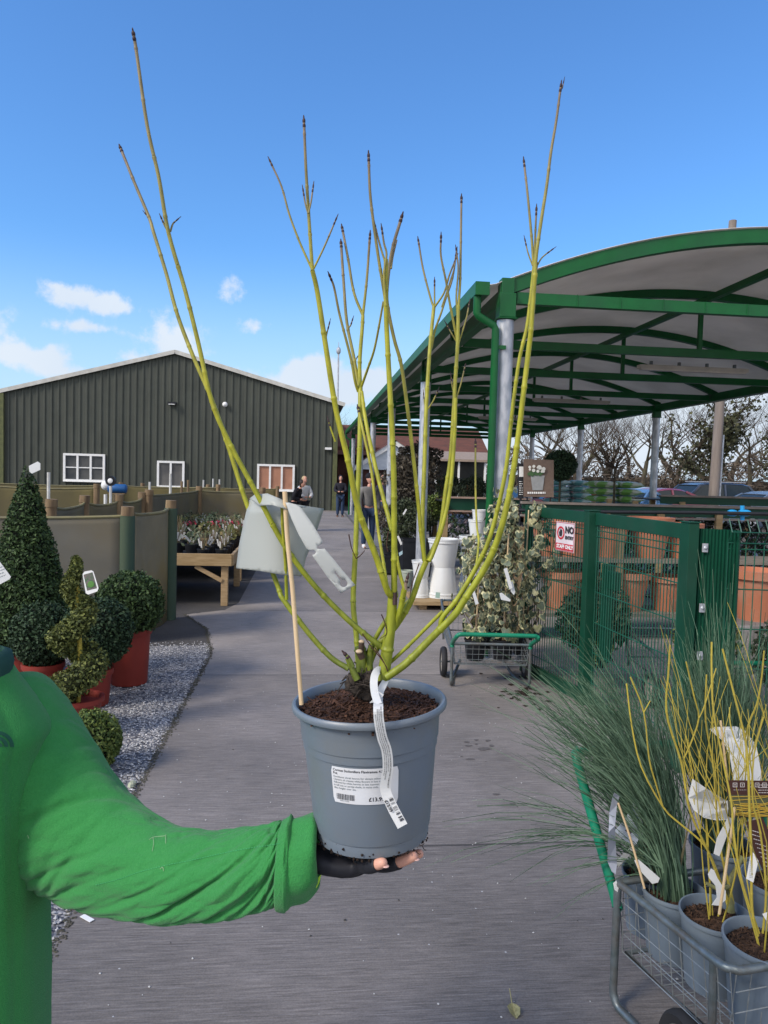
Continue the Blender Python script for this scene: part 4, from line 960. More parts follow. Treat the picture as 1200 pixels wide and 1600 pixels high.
# timber and green trough benches with lattice
def trough(x0, x1, y, z, label, posts, h=.12, lat=True, d=1.0, mt=None, frame=mat('rail_timber', (.26,.22,.19), (.18,.15,.13), rough=.85)):
    t = thing('display_bench', label, 'bench', ((x0+x1)/2,y,0), 'green skirted display benches')
    mb = MB(); mb.box(((x0+x1)/2,y,z-h/2), (x1-x0,.03,h)); mb.build('skirt', mt or M_dgreen, t)
    mb = MB(); mb.box(((x0+x1)/2,y-.02,z+.015), (x1-x0+.04,.08,.03)); mb.box(((x0+x1)/2,y+d,z-.06), (x1-x0+.04,.08,.03)); mb.box(((x0+x1)/2,y-.02,z-h-.02), (x1-x0+.04,.06,.025)); mb.build('rail', frame, t)
    mb = MB(); mb.box(((x0+x1)/2,y+d/2,z-.06), (x1-x0,d-.1,.02)); mb.build('bed', M_black, t)
    for px in posts:
        for yy in (y-.05, y+d):
            mb = MB(); mb.box((px,yy,(z-.08)/2), (.085,.05,z-.08)); mb.build('post', M_woodh, t)
    if lat:
        mb = MB(); zb, zt = .35, z-h-.05; H_ = zt-zb; s = .13; x = x0-H_
        while x < x1:
            a0, a1 = max(x, x0), min(x+H_, x1)
            if a1 > a0: mb.bar((a0,y+.02,zb+a0-x), (a1,y+.02,zb+a1-x), .006, .022, up=(0,1,0)); mb.bar((a0,y+.03,zt-(a0-x)), (a1,y+.03,zt-(a1-x)), .006, .022, up=(0,1,0))
            x += s
        mb.build('lattice', M_black, t)
    return t
trough(2.34, 3.85, 12.6, 1.33, 'green skirted timber bench with black lattice below, behind the white pots', (2.36,3.8), h=.2, frame=mat('pink_timber', (.42,.30,.24), rough=.8))
trough(2.75, 8.2, 9.3, 1.38, 'long green skirted bench with black lattice behind the mesh gate', (3.72,3.86,4.6,5.4,6.8), h=.13)
trough(5.75, 9.5, 11.6, 1.47, 'farther green skirted bench just under the parked cars', (5.3,6.1,7.9), h=.12, lat=False)
# roses glimpsed through the lattice
rg = np.random.RandomState(12)
def flowerbed(x0, x1, y, z0, z1, label, n, fl):
    t = thing('flowering_shrubs', label, 'shrub', ((x0+x1)/2,y,0))
    k = int(900*(x1-x0)); c = np.stack([rg.uniform(x0,x1,k), y+rg.uniform(-.25,.25,k), rg.uniform(z0,z1,k)],1)
    mb = MB(); mb.leaves(c, [0,-1,.5]+0*c, .07, rg, .6); mb.build('foliage', M_yew, t, rnd=True)
    mb = MB()
    for i in range(n): mb.ell((rg.uniform(x0,x1), y-.22-rg.uniform(0,.08), rg.uniform(z0+.1,z1)), rg.uniform(.02,.045), 8, 6, noise=.2, rg=random.Random(i))
    mb.build('blooms', fl, t)
flowerbed(2.4, 3.8, 13.0, .25, 1.12, 'dark leaved shrubs with pale blooms behind the black lattice', 34, mat('pale_bloom', (.60,.52,.50), (.42,.30,.34), rough=.7))
flowerbed(3.0, 8.0, 9.8, .3, 1.2, 'dark foliage with pale blooms behind the long lattice bench', 60, mat('pale_bloom2', (.5,.46,.42), (.35,.33,.3), rough=.7))
# rack with terracotta pots
rk = thing('shelf_rack', 'timber shelf rack holding terracotta pots inside the staff area', 'rack', (3.6,7.6,0))
for z in (.30, .88):
    mb = MB(); mb.box((3.75,7.75,z-.02), (3.3,.55,.04)); mb.build('shelf', mat('grey_timber', (.22,.19,.15), (.15,.13,.11), rough=.85, scale=5, stretch=(1,6,6)), rk)
for x in (2.2, 3.3, 4.4, 5.3):
    mb = MB(); mb.box((x,7.52,.60), (.07,.07,1.2)); mb.build('upright', M_stump, rk)
tp = thing('terracotta_pot', '', 'pot', (0,0,0), 'terracotta pots on the rack')
mb = MB(); mb.lathe([(0,.0),(.13,0),(.19,.33),(.215,.335),(.22,.40),(.19,.40),(.18,.33),(0,.3)], n=32); mb.build('body', M_terra2, tp, smooth=True, angle=25)
first = True
for i, (u, z, s, lab) in enumerate([(858,.88,.95,'terracotta pot on the top shelf just left of the notice'),(893,.88,1.15,'large terracotta pot on the top shelf directly behind the notice'),(952,.88,1.05,'terracotta pot on the top shelf right of the left gate post'),(1015,.88,1.15,'wide terracotta pot in the middle of the top shelf, seen through the gate'),(1066,.88,1.0,'terracotta pot on the top shelf next to the right gate post'),
     (880,.30,1.1,'terracotta pot on the lower shelf below the notice'),(935,.30,1.0,'terracotta pot on the lower shelf behind the left gate post'),(985,.30,1.1,'terracotta pot on the lower shelf in the middle of the gate'),(1045,.30,1.0,'terracotta pot on the lower shelf at the right of the gate'),(1188,.88,1.25,'very large pale terracotta pot behind the folded top fence')]):
    Y = 7.72 if i != 9 else 6.6; x = atY(u, 850, Y)[0]; o = tp if first else dup(tp, (0,0,0))
    first = False; o.location = (x,Y,z+.001 if i != 9 else .42); o.scale = (s,s,s*.95); o['label'] = lab
pk = thing('stone_plinth', 'grey block plinth under the very large terracotta pot', 'plinth', (atY(1180,850,6.6)[0],6.6,0)); mb = MB(); mb.box((atY(1180,850,6.6)[0],6.6,.21), (.6,.6,.42)); mb.build('block', M_conc, pk, bevel=.01)
# poster with pot of white flowers
po = thing('poster_board', 'brown poster board picturing white flowers in a grey pot', 'poster', P(842,780,9.6))
def flat(u, v, o=0): return P(u, v, 9.6-o)
mb = MB(); mb.add([flat(818,717), flat(865,719), flat(865,777), flat(818,776)], [(0,1,2,3)]); mb.build('board', mat('poster_brown', (.17,.12,.09), (.13,.09,.07), rough=.5, scale=30), po, solid=.02)
mb = MB(); mb.add([flat(829,743,.02), flat(851,743,.02), flat(848,766,.02), flat(832,766,.02)], [(0,1,2,3)]); mb.build('pictured_pot', mat('poster_grey', (.30,.31,.31), (.24,.25,.25), rough=.5, scale=20), po)
mb = MB(); rr = random.Random(3)
for i in range(16):
    u, v, r = rr.uniform(826,851), rr.uniform(735,742), rr.uniform(2.0,3.5)
    mb.add([flat(u+r*math.cos(a), v+r*math.sin(a), .024+.0004*i) for a in np.linspace(0,6.283,9)[:-1]], [tuple(range(8))])
mb.build('pictured_leaves', mat('poster_leaf', (.06,.13,.05), rough=.5), po)
mb = MB()
for i in range(15):
    u, v, r = rr.uniform(827,850), rr.uniform(728,737), rr.uniform(1.8,3.0)
    mb.add([flat(u+r*math.cos(a), v+r*math.sin(a), .034+.0004*i) for a in np.linspace(0,6.283,9)[:-1]], [tuple(range(8))])
mb.build('pictured_flowers', mat('poster_white', (.70,.70,.64), rough=.5), po)
V, Fc = lines(824, 768.5, 860, 771.5, 1, th=1.0); mb = MB(); mb.add([flat(u, v, .022) for u, v in V], Fc); mb.build('print', M_white, po)
for uu in (824, 860):
    mb = MB(); a = flat(uu, 777, -.01); mb.tube([a, (a[0],a[1],.02)], .012, 8); mb.build('leg', M_black, po)
pn = thing('notice_board', 'narrow black upright notice with a white square on top, left of the poster', 'sign', P(813,780,9.65))
mb = MB(); mb.add([P(809,724,9.65),P(818,724,9.65),P(818,779,9.65),P(809,779,9.65)], [(0,1,2,3)]); mb.build('board', M_black, pn, solid=.015)
mb = MB(); mb.add([P(811,729,9.63),P(819,729,9.63),P(819,745,9.63),P(811,745,9.63)], [(0,1,2,3)]); V, Fc = lines(811,752,817,772,7); mb.add([P(u, v, 9.63) for u, v in V], Fc); mb.build('white_print', M_white, pn)
mb = MB(); a = P(813.5,779,9.66); mb.tube([a, (a[0],a[1],.02)], .015, 8); mb.build('leg', M_black, pn)
# clipped ball on stem, standard tree, bag stacks
q = P(876,727,12.5); t = topi('ball_standard', 'black looking clipped ball on a tall stem behind the poster', q, .27, .26, M_yew, 5000, .04, 21, pot=(q[0],q[1]), potr=.2, poth=.35, potm=M_black); t['group'] = 'standard trees under the canopy'
q = atY(962, 700, 13.4)
t = thing('standard_tree', 'small leafless standard tree with twiggy head in front of the green bags', 'tree', (0,0,0), 'standard trees under the canopy')
rr = random.Random(5); mb = MB(); mb.tube([(0,0,0),(.01,0,1.2),(0,0,1.95)], [.03,.026,.02], 8); mb.build('trunk', M_bark, t, smooth=True)
tw = MB()
for i in range(14):
    a = rr.uniform(0,6.28); e = rr.uniform(.3,1.2); d = Vector((math.cos(a)*math.cos(e), math.sin(a)*math.cos(e), math.sin(e))); L = rr.uniform(.3,.6)
    p0 = Vector((0,0,1.9)); p1 = p0+d*L*.6; p2 = p0+d*L+Vector((0,0,.08)); tw.tube([p0,p1,p2], [.012,.008,.003], 4)
    for j in range(6):
        b2 = p1.lerp(p2, rr.random()); e2 = b2+Vector((rr.uniform(-1,1),rr.uniform(-1,1),rr.uniform(-.1,1))).normalized()*rr.uniform(.12,.28); tw.tube([b2,e2], [.005,.002], 3)
tw.build('crown', M_twig, t)
mb = MB(); mb.lathe(pot_prof(.2,.34), n=24); mb.build('pot', M_black, t); t.location = (q[0],13.4,.03)
def bags(u, Y, n, label, cols, w=.85):
    x = atY(u, 760, Y)[0]; root = thing('pallet', 'timber pallet under the '+label, 'pallet', (x,Y,0), 'pallets of compost')
    mb = MB()
    for i in range(5): mb.box((x,Y-.45+.22*i,.13), (1.15,.12,.025))
    for xx in (-.5,0,.5): mb.box((x+xx,Y,.06), (.1,1,.11))
    mb.build('boards', M_woodh, root)
    rr = random.Random(int(u))
    for i in range(n):
        for s in (-1, 1):
            b_ = thing('compost_bag', '%s compost bag, %s side, %s from the floor, %s' % (cols[2], 'left' if s < 0 else 'right', ['first','second','third','fourth','fifth','sixth','seventh','eighth','ninth','tenth'][i], 'behind the standard tree' if u > 900 else 'left of the column'), 'bag', (x+s*.28,Y,.15+i*.155), 'bags in the '+label)
            mb = MB(); V = []; nx_, ny_ = 10, 8
            for a in range(nx_+1):
                for c in range(ny_+1):
                    s1 = a/nx_*2-1; s2 = c/ny_*2-1; h = .072*(1-abs(s1)**4)**.6*(1-abs(s2)**4)**.6+rr.uniform(-.003,.003); V.append((s1*.27, s2*.40, h))
            nn = len(V); V2 = [(a, b2, -c) for a, b2, c in V]; q = ny_+1
            Fc = [(a*q+c,(a+1)*q+c,(a+1)*q+c+1,a*q+c+1) for a in range(nx_) for c in range(ny_)]
            mb.add([(x+s*.28+a+.02*(i%2), Y+b2, .15+.078+i*.155+c) for a, b2, c in V+V2], Fc+[tuple(nn+k for k in f[::-1]) for f in Fc])
            mb.build('bag_body', mat('bag_'+cols[2], cols[0], cols[1], rough=.35, scale=5, detail=2, contrast=(.48,.55)), b_, smooth=True)
bags(957, 15.5, 10, 'green bag stack behind the standard tree', ((.20,.40,.10),(.60,.62,.52),'green'))
bags(886, 18.5, 10, 'teal bag stack left of the canopy column', ((.14,.34,.34),(.48,.58,.56),'teal'))
# white glazed pots on a pallet board
def wpot(r0, r1, h, flip=False):
    pr = [(0,.0),(r1,0),(r1*1.01,.01),(r1+(r0-r1)*.8,h*.83),(r0*1.0,h*.85),(r0*1.02,h*.88),(r0*1.0,h*.9),(r0*1.04,h*.985),(r0*1.02,h),(r0*.93,h),(r0*.88,h*.9),(r1*.9,.05),(0,.04)]
    return [(r, h-z) for r, z in pr][::-1] if flip else pr
M_glaze = mat('white_glaze', (.70,.71,.69), (.62,.63,.61), rough=.18, spec=.6, scale=3)
bx, by = G(686, 941, .10)[:2]
pb = thing('timber_board', 'low pale timber platform carrying the white pots', 'platform', (bx+.1,by+.35,0))
mb = MB(); mb.box((bx+.1,by+.35,.09), (.62+.25,.8,.05)); mb.build('deck', M_woodh, pb, bevel=.004)
for q in (-.3, .3): 
    mb = MB(); mb.box((bx+.1+q,by+.35,.035), (.09,.7,.06)); mb.build('bearer', M_wood, pb)
def glz(u, vb, d, r0, r1, h, flip, z, label, lab2='white glazed pots stacked on the platform'):
    q = P(u, vb, d); t = thing('white_pot', label, 'pot', (q[0],q[1],z), lab2)
    mb = MB(); mb.lathe(wpot(r0, r1, h, flip), (q[0],q[1],z), 36); mb.build('body', M_glaze, t, smooth=True, angle=30); return q
glz(691, 925, 9.75, .205, .15, .40, True, .116, 'white glazed pot standing upside down at the bottom of the middle stack')
glz(691, 925, 9.75, .205, .15, .37, False, .518, 'white glazed pot standing upright on the upturned one in the middle stack')
glz(737, 925, 9.95, .19, .14, .42, True, .116, 'white glazed pot upside down at the bottom of the right stack')
glz(737, 925, 9.95, .19, .14, .38, False, .538, 'white glazed pot upright in the right stack')
glz(742, 925, 9.95, .12, .09, .22, False, .92, 'small white pot sitting on top of the right stack, lower of two')
glz(745, 925, 9.95, .10, .08, .17, False, 1.10, 'small white pot sitting on top of the right stack, upper of two')
glz(657, 925, 9.7, .12, .09, .26, True, .116, 'narrow white pot upside down at the left end of the platform')
glz(657, 925, 9.7, .125, .095, .22, False, .378, 'narrow white pot upright at the left end of the platform')
q = P(636, 905, 11.2); t = thing('sage_pot', 'pale sage green tapered pot left of the white stacks', 'pot', (q[0],q[1],.03)); mb = MB(); mb.lathe(wpot(.10,.075,.24), (q[0],q[1],.03), 24); mb.build('body', mat('sage_glaze', (.36,.40,.33), rough=.3), t, smooth=True)
card('price_card', 'small green price card on the front of the white pot platform', 'tag', [(681,925),(688,926),(687,935),(680,934)], 9.45, mat('pale_green_card', (.35,.5,.42), rough=.5))
# dark plants left of the white pots, under the canopy
def shrub(u, v, Y, rx, rz_, M, k, leaf, label, seed, potr=.16, poth=.28, cat='shrub', flat=.3, stem=True, z0=.03):
    q = atY(u, v, Y); rg = np.random.RandomState(seed); t = thing('potted_shrub', label, cat, (q[0],Y,z0), 'shrubs under the canopy')
    d = rg.normal(size=(k,3)); d /= np.linalg.norm(d,axis=1)[:,None]; r = rg.uniform(.35,1.05,k)[:,None]**.6; lump = 1+.18*np.sin(d[:,0:1]*5+seed)*np.cos(d[:,2:3]*6)
    mb = MB(); mb.leaves(q+d*r*lump*np.array([rx,rx,rz_]), d, leaf, rg, .5, flat=flat); mb.build('foliage', M, t, rnd=True)
    mb = MB(); mb.lathe(pot_prof(potr,poth), (q[0],Y,z0), 20); mb.build('pot', M_black, t, smooth=True)
    mb = MB()
    for i in range(5): a = rg.uniform(0,6.28); mb.tube([(q[0],Y,z0+poth*.8), (q[0]+rx*.3*math.cos(a),Y+rx*.3*math.sin(a),q[2]-rz_*.3),(q[0]+rx*.6*math.cos(a),Y+rx*.6*math.sin(a),q[2]+rz_*.3)], [.014,.01,.005], 5)
    mb.build('stems', M_bark, t)
M_dk = mat('evergreen_leaf', (.022,.035,.018), (.015,.022,.012), rough=.6, scale=4, rnd=(.08,.10,.05))
M_brn = mat('bronze_leaf', (.05,.04,.03), (.03,.025,.02), rough=.6, scale=4, rnd=(.14,.12,.09))
shrub(640, 748, 16.5, .62, .55, M_brn, 4200, .09, 'big dark bronze evergreen bush behind the second column', 31)
shrub(652, 725, 21, .7, .6, M_brn, 3000, .12, 'rounded bronze leaved bush farther along the canopy', 32)
shrub(634, 800, 13.6, .30, .24, M_dk, 3000, .05, 'dark mounded conifer left of the second column', 33)
shrub(655, 815, 13.2, .28, .22, M_dk, 2500, .05, 'dark green conifer just behind the second column', 34)
shrub(620, 838, 13.0, .26, .24, M_dk, 2500, .05, 'low dark green conifer above the black crates', 35)
shrub(608, 812, 14.6, .26, .35, M_brn, 2200, .05, 'thin brown stemmed shrub beside the third column', 36)
shrub(675, 795, 13.5, .20, .28, M_lime, 1400, .06, 'small light green shrub right of the second column', 37)
shrub(738, 765, 19, .45, .35, M_dk, 1600, .08, 'dark shrub behind the green skirted bench', 38)
shrub(700, 760, 24, .5, .4, M_dk, 1600, .09, 'dark shrub near the veranda', 39)
for i, (u, Y, z, w, h, lab) in enumerate([(622,12.6,.03,.5,.30,'black plastic crate on the floor by the second column'),(648,12.2,.03,.45,.62,'tall black display crate left of the white pots'),(634,12.8,.34,.5,.25,'black crate stacked on the lower crate'),(612,13.2,.03,.4,.24,'low black crate nearest the path')]):
    x = atY(u, 860, Y)[0]; t = thing('black_crate', lab, 'crate', (x,Y,z), 'black crates under the canopy')
    mb = MB(); mb.box((x,Y,z+.012), (w,.38,.02)); 
    for s in (-1,1): mb.box((x+s*(w/2-.01),Y,z+h/2+.01), (.02,.38,h-.02)); mb.box((x,Y+s*.18,z+h/2+.01), (w-.042,.02,h-.02))
    mb.box((x,Y-.195,z+h-.02), (w+.02,.014,.03)); mb.build('shell', M_black, t)
card('plant_tag', 'white tag leaning on the black crate by the second column', 'tag', [(620,838),(623,837),(629,850),(626,852)], 12.3, M_white)
card('plant_tag', 'small pale blue tag hanging low by the black crates', 'tag', [(623,864),(629,860),(630,865),(624,869)], 12.2, mat('blue_card', (.45,.62,.68), rough=.5))
card('plant_tag', 'slim white tag on the dark conifer behind the second column', 'tag', [(629,803),(634,795),(636,796),(631,805)], 12.9, M_white)
# picnic benches by the veranda
for i, (u, Y, lab) in enumerate([(678,27,'brown timber picnic bench left, under the canopy end'),(722,26,'brown timber picnic bench right, beside the green bench')]):
    x = atY(u, 760, Y)[0]; t = thing('picnic_bench', lab, 'bench', (x,Y,0), 'picnic benches at the veranda'); M_oak = mat('oak_stain', (.20,.085,.035), (.14,.06,.03), rough=.7)
    mb = MB(); mb.box((x,Y,.76), (1.6,.7,.04)); mb.build('table_top', M_oak, t)
    mb = MB(); mb.box((x,Y+.4,1.32), (1.6,.04,.18)); mb.build('backrest', M_oak, t)
    for s in (-1,1): mb = MB(); mb.box((x,Y+s*.62,.45), (1.6,.24,.04)); mb.build('seat', M_oak, t)
    for s in (-1,1): 
        mb = MB(); mb.bar((x+s*.65,Y-.6,.03),(x+s*.65,Y-.2,.74),.05,.08); mb.bar((x+s*.65,Y+.6,.03),(x+s*.65,Y+.2,.74),.05,.08); mb.box((x+s*.65,Y+.43,.7),(.05,.05,1.3)); mb.build('leg', M_oak, t)
# ---------------------------------------------------------------- trolleys
def trolley(org, yaw, L, rise, label, Wd=.62, handle=True, zr0=.36, br=None, zb=.19, hl=.30, hz=.50, hx=.0, wr=.127, wx=.035):
    """local frame: handle at y=0, basket towards +y; org = ground point mid handle end"""
    t = thing('garden_trolley', label, 'trolley', (0,0,0), 'steel plant trolleys with green handles')
    h = Wd/2; br = rise*.3 if br is None else br; zr1 = zr0+rise; r = .013
    for s in (-1, 1):   # leg + bottom runner
        mb = MB(); mb.tube(crom([(s*h,0,.40),(s*h,0,.12),(s*h,.01,.035),(s*h*.96,.08,.014),(s*h*.8,.35,.014),(s*h*.6,.50,.10)],5), r, 10); mb.build('leg', M_steel, t, smooth=True)
    mb = MB()
    mb.tube(crom([(-h,0,zr0),(-h,L*.5,(zr0+zr1)/2),(-h,L-.05,zr1-.004),(-h+.02,L-.01,zr1),(-h+.06,L,zr1),(0,L,zr1),(h-.06,L,zr1),(h-.02,L-.01,zr1),(h,L-.05,zr1-.004),(h,L*.5,(zr0+zr1)/2),(h,0,zr0)],4), .012, 10)
    mb.tube([(-h,0,zr0),(h,0,zr0)], .012, 10)
    mb.tube([(-h+.03,.02,zb),(-h+.03,L-.02,zb+br),(h-.03,L-.02,zb+br),(h-.03,.02,zb),(-h+.03,.02,zb)], .008, 8)
    for s in (-1,1): mb.tube([(s*h,L-.06,zr1),(s*h*.92,L-.08,zb-.03)], .011, 8)
    mb.build('rail', M_steel, t, smooth=True)
    mb = MB()
    n = int(L/.05)
    for i in range(n+1):
        y = L*i/n; za = zr0+rise*i/n
        for s in (-1,1): mb.tube([(s*(h-.0),y,za),(s*(h-.03),y,zb+br*i/n)], .0018, 4)
        mb.tube([(-h+.03,y,zb+br*i/n),(h-.03,y,zb+br*i/n)], .0018, 4)
    m = int(Wd/.05)
    for i in range(m+1):
        x = -h+.02+(Wd-.04)*i/m
        mb.tube([(x,0,zr0),(x,.01,zb)], .0018, 4); mb.tube([(x,L,zr1),(x,L-.02,zb+br)], .0018, 4); mb.tube([(x,.01,zb),(x,L-.02,zb+br)], .0018, 4)
    for k in (.25,.5,.75):
        za, zc = zb+(zr0-zb)*k, zb+br+(zr1-zb-br)*k
        for s in (-1,1): mb.tube([(s*(h-.03+.03*k),0,za),(s*(h-.03+.03*k),L,zc)], .0018, 4)
        mb.tube([(-h+.02,0,za),(h-.02,0,za)], .0018, 4); mb.tube([(-h+.02,L,zc),(h-.02,L,zc)], .0018, 4)
    mb.build('basket', M_wire, t)
    if handle:
        mb = MB(); a = [(-h,0,.33),(-h,-.02,.37),(-h-hx,-hl*.9,hz-.03),(-h-hx+.02,-hl*.98,hz-.005),(-h-hx+.07,-hl,hz),(0,-hl,hz),(h+hx-.07,-hl,hz),(h+hx-.02,-hl*.98,hz-.005),(h+hx,-hl*.9,hz-.03),(h,-.02,.37),(h,0,.33)]
        mb.tube(crom(a,4), .0165, 12); mb.build('handle', mat('green_plastic', (.01,.22,.12), (.008,.17,.09), rough=.35), t, smooth=True)
    for s in (-1,1):
        yc = .33
        Mx = Matrix.Rotation(math.pi/2, 3, 'Y'); mb = MB(); k_ = wr/.127; mb.lathe([(a_*k_, b_) for a_, b_ in [(.085,-.018),(.115,-.024),(.125,-.012),(.127,0),(.125,.012),(.115,.024),(.085,.018)]], (s*(h+wx),yc,wr+.001), 28, M=Mx, close=False)
        w = mb.build('wheel', M_tyre, t, smooth=True)
        mb = MB(); mb.lathe([(a_*k_, b_) for a_, b_ in [(0,-.012),(.03,-.018),(.035,-.008),(.078,-.008),(.088,-.016),(.088,.016),(.078,.008),(.035,.008),(.03,.018),(0,.012)]], (s*(h+wx),yc,wr+.001), 28, M=Mx); mb.build('rim', mat('wheel_hub', (.30,.28,.25), (.20,.18,.15), rough=.5, scale=20), w, smooth=True)
        mb = MB(); mb.tube([(s*(h+wx+.025),yc,wr+.001),(s*h*.9,yc,wr+.001),(s*h*.9,yc,zb)], .009, 8); mb.build('axle', M_steel, t)
    t.location = (org[0],org[1],0); t.rotation_euler = (0,0,yaw)
    return t
a = G(695,1074)[:2]; b_ = G(817,1077)[:2]
o2 = (a+b_)/2+np.array([.05,0]); yaw2 = math.atan2(b_[1]-a[1], b_[0]-a[0]); W2 = np.linalg.norm(b_-a)
trolley(o2, yaw2, 1.12, .16, 'plant trolley with green handle loaded with variegated ivy beside the mesh fence', Wd=W2)
def loc2(x, y, z, o=None, yaw=None):
    o = o2 if o is None else o; yaw = yaw2 if yaw is None else yaw
    c, s = math.cos(yaw), math.sin(yaw); return np.array([o[0]+x*c-y*s, o[1]+x*s+y*c, z])
# ivy plants
M_iv1 = mat('ivy_green', (.028,.048,.025), (.06,.085,.05), rough=.5, scale=60, rnd=(.17,.20,.14), spec=.3)
M_iv2 = mat('ivy_cream', (.24,.25,.13), (.11,.13,.07), rough=.5, scale=12, rnd=(.56,.52,.29), spec=.3)
lobes = [(0,-.1),(.28,-.32),(.52,-.05),(.38,.18),(.30,.42),(.0,.62),(-.30,.42),(-.38,.18),(-.52,-.05),(-.28,-.32)]
def ivy(org, h, n, seed, label, wid):
    org = org+np.array([.06,0,0])
    rg = np.random.RandomState(seed); rr = random.Random(seed); t = thing('ivy_plant', label, 'climber', org, 'potted variegated ivies on the trolley')
    mb = MB(); mb.lathe(pot_prof(.095,.17), org, 24); mb.build('pot', M_black, t, smooth=True)
    mb = soil_disc(.086,0,seed); mb.v = [(x+org[0],y+org[1],z+org[2]+.15) for x,y,z in mb.v]; mb.build('soil', M_soil, t)
    mb = MB(); mb.tube([org+[0,0,.1], org+[.02,.01,h*.95]], .006, 8); mb.build('cane', M_cane, t)
    stems = MB(); lv = MB()
    paths = []
    for i in range(9):
        a = rr.uniform(0,6.28); pts = [org+[.03*math.cos(a),.03*math.sin(a),.15]]
        for k in range(1, 8): a += rr.uniform(-.5,.7); q = rr.uniform(.03, wid*(.55+.5*math.sin(k/8*3.1))); pts.append(org+[q*math.cos(a), q*math.sin(a), .15+(h-.1)*k/7*rr.uniform(.9,1)])
        pts = crom(pts,4); paths.append(pts); stems.tube(pts, .0025, 5)
    stems.build('vines', mat('vine', (.20,.11,.06), (.12,.09,.05), rough=.8), t)
    for i in range(n):
        pts = paths[rr.randrange(9)]; j = int(len(pts)*rr.random()**.8); p = pts[min(j,len(pts)-1)]
        out = p-org; out[2] = 0; o_ = out/(np.linalg.norm(out)+1e-6)
        d = Vector((o_[0]+rr.gauss(0,.6), o_[1]+rr.gauss(0,.6)-.35, rr.gauss(.1,.45))).normalized()
        up = Vector((rr.gauss(0,.4), rr.gauss(0,.4), -1)); y = (up-d*up.dot(d)).normalized(); x = y.cross(d)
        c = Vector(p)+d*rr.uniform(.01,.07); s = rr.uniform(.042,.088); cr = rr.random() < .30; k = rr.uniform(.66,.88); oy = rr.uniform(-.12,.16); ox = rr.uniform(-.10,.10)
        O = [c+x*(lx*s)+y*(ly*s)-d*(abs(lx)*s*.25) for lx, ly in lobes]; I = [c+x*((lx*k+ox)*s*rr.uniform(.85,1.08))+y*((ly*k+.02+oy)*s)-d*(abs(lx)*s*.15)+d*.0004 for lx, ly in lobes]
        m = len(lobes); lv.add(O+I, [(q,(q+1)%m,m+(q+1)%m,m+q) for q in range(m)], 1); lv.add(I, [tuple(range(m))], 1 if cr and rr.random() < .5 else 0)
    lv.build('leaves', [M_iv1, M_iv2], t, rnd=True, seed=seed)
zz_ = .20
ivy(loc2(-.17,.14,zz_), .95, 200, 1, 'variegated ivy climbing a cane, left plant at the front of the trolley', .19)
ivy(loc2(.06,.16,zz_), 1.1, 290, 2, 'tallest bushy variegated ivy, front middle of the trolley', .21)
ivy(loc2(.26,.36,zz_), 1.30, 360, 3, 'variegated ivy with the palest cream leaves, right side of the trolley', .25)
ivy(loc2(-.06,.52,zz_), .95, 220, 4, 'variegated ivy at the back of the trolley', .16)
ivy(loc2(.12,.8,zz_), 1.35, 260, 5, 'farthest variegated ivy reaching up beside the silver column', .14)
for i, (pts, d, lab) in enumerate([([(787,889),(792,887),(801,918),(796,921)],5.7,'white strip tag high in the ivy'),([(737,924),(741,921),(748,943),(743,945)],5.6,'white strip tag at the left of the ivy'),([(780,927),(784,926),(798,937),(797,940),(783,937)],5.7,'white tag lying sideways in the middle of the ivy'),([(798,910),(801,908),(805,925),(803,930),(798,924)],5.72,'short white tag just right of the high ivy tag')]):
    card('plant_tag', lab, 'tag', pts, d, M_paper)
# third trolley behind the gate
o3 = np.array([2.95,4.95]); trolley(o3, yaw2+.05, 1.0, .1, 'plant trolley with green handle standing behind the gate', Wd=.62)
def bush(c, rx, rz_, M, k, leaf, label, seed, name='bush'):
    rg = np.random.RandomState(seed); t = thing(name, label, 'shrub', (c[0],c[1],.2), 'shrubs on the trolley behind the gate')
    d = rg.normal(size=(k,3)); d /= np.linalg.norm(d,axis=1)[:,None]; r = rg.uniform(.3,1.05,k)[:,None]**.6
    mb = MB(); mb.leaves(np.array(c)+d*r*[rx,rx,rz_], d, leaf, rg, .45, flat=.3); mb.build('foliage', M, t, rnd=True)
    mb = MB(); mb.lathe(pot_prof(.11,.19), (c[0],c[1],.2), 20); mb.build('pot', M_black, t, smooth=True)
bush((2.93,5.1,.56), .24, .17, M_gold, 1500, .045, 'golden green bush in the trolley behind the gate', 51)
bush((3.12,5.5,.55), .20, .2, M_lime, 1000, .05, 'light green bush at the back of the trolley behind the gate', 52)
bush((2.42,6.0,.50), .30, .28, M_dk, 2200, .06, 'dark ferny shrub on the ground behind the notice', 53)
bush((2.7,6.6,.5), .30, .3, M_dk, 1800, .06, 'dark leafy shrub left of the gate lock', 54)
bush((3.3,4.6,.55), .28, .3, M_dk, 2200, .06, 'dark shrub behind the ribbed panel', 55)
bush((2.35,5.72,.32), .12, .10, M_gold, 200, .09, 'yellow green leafy sprig low behind the fence', 56)
# small cart by the shed
trolley(G(524,797)[:2], 1.9, .9, .1, 'empty plant trolley parked by the shed corner', Wd=.55)
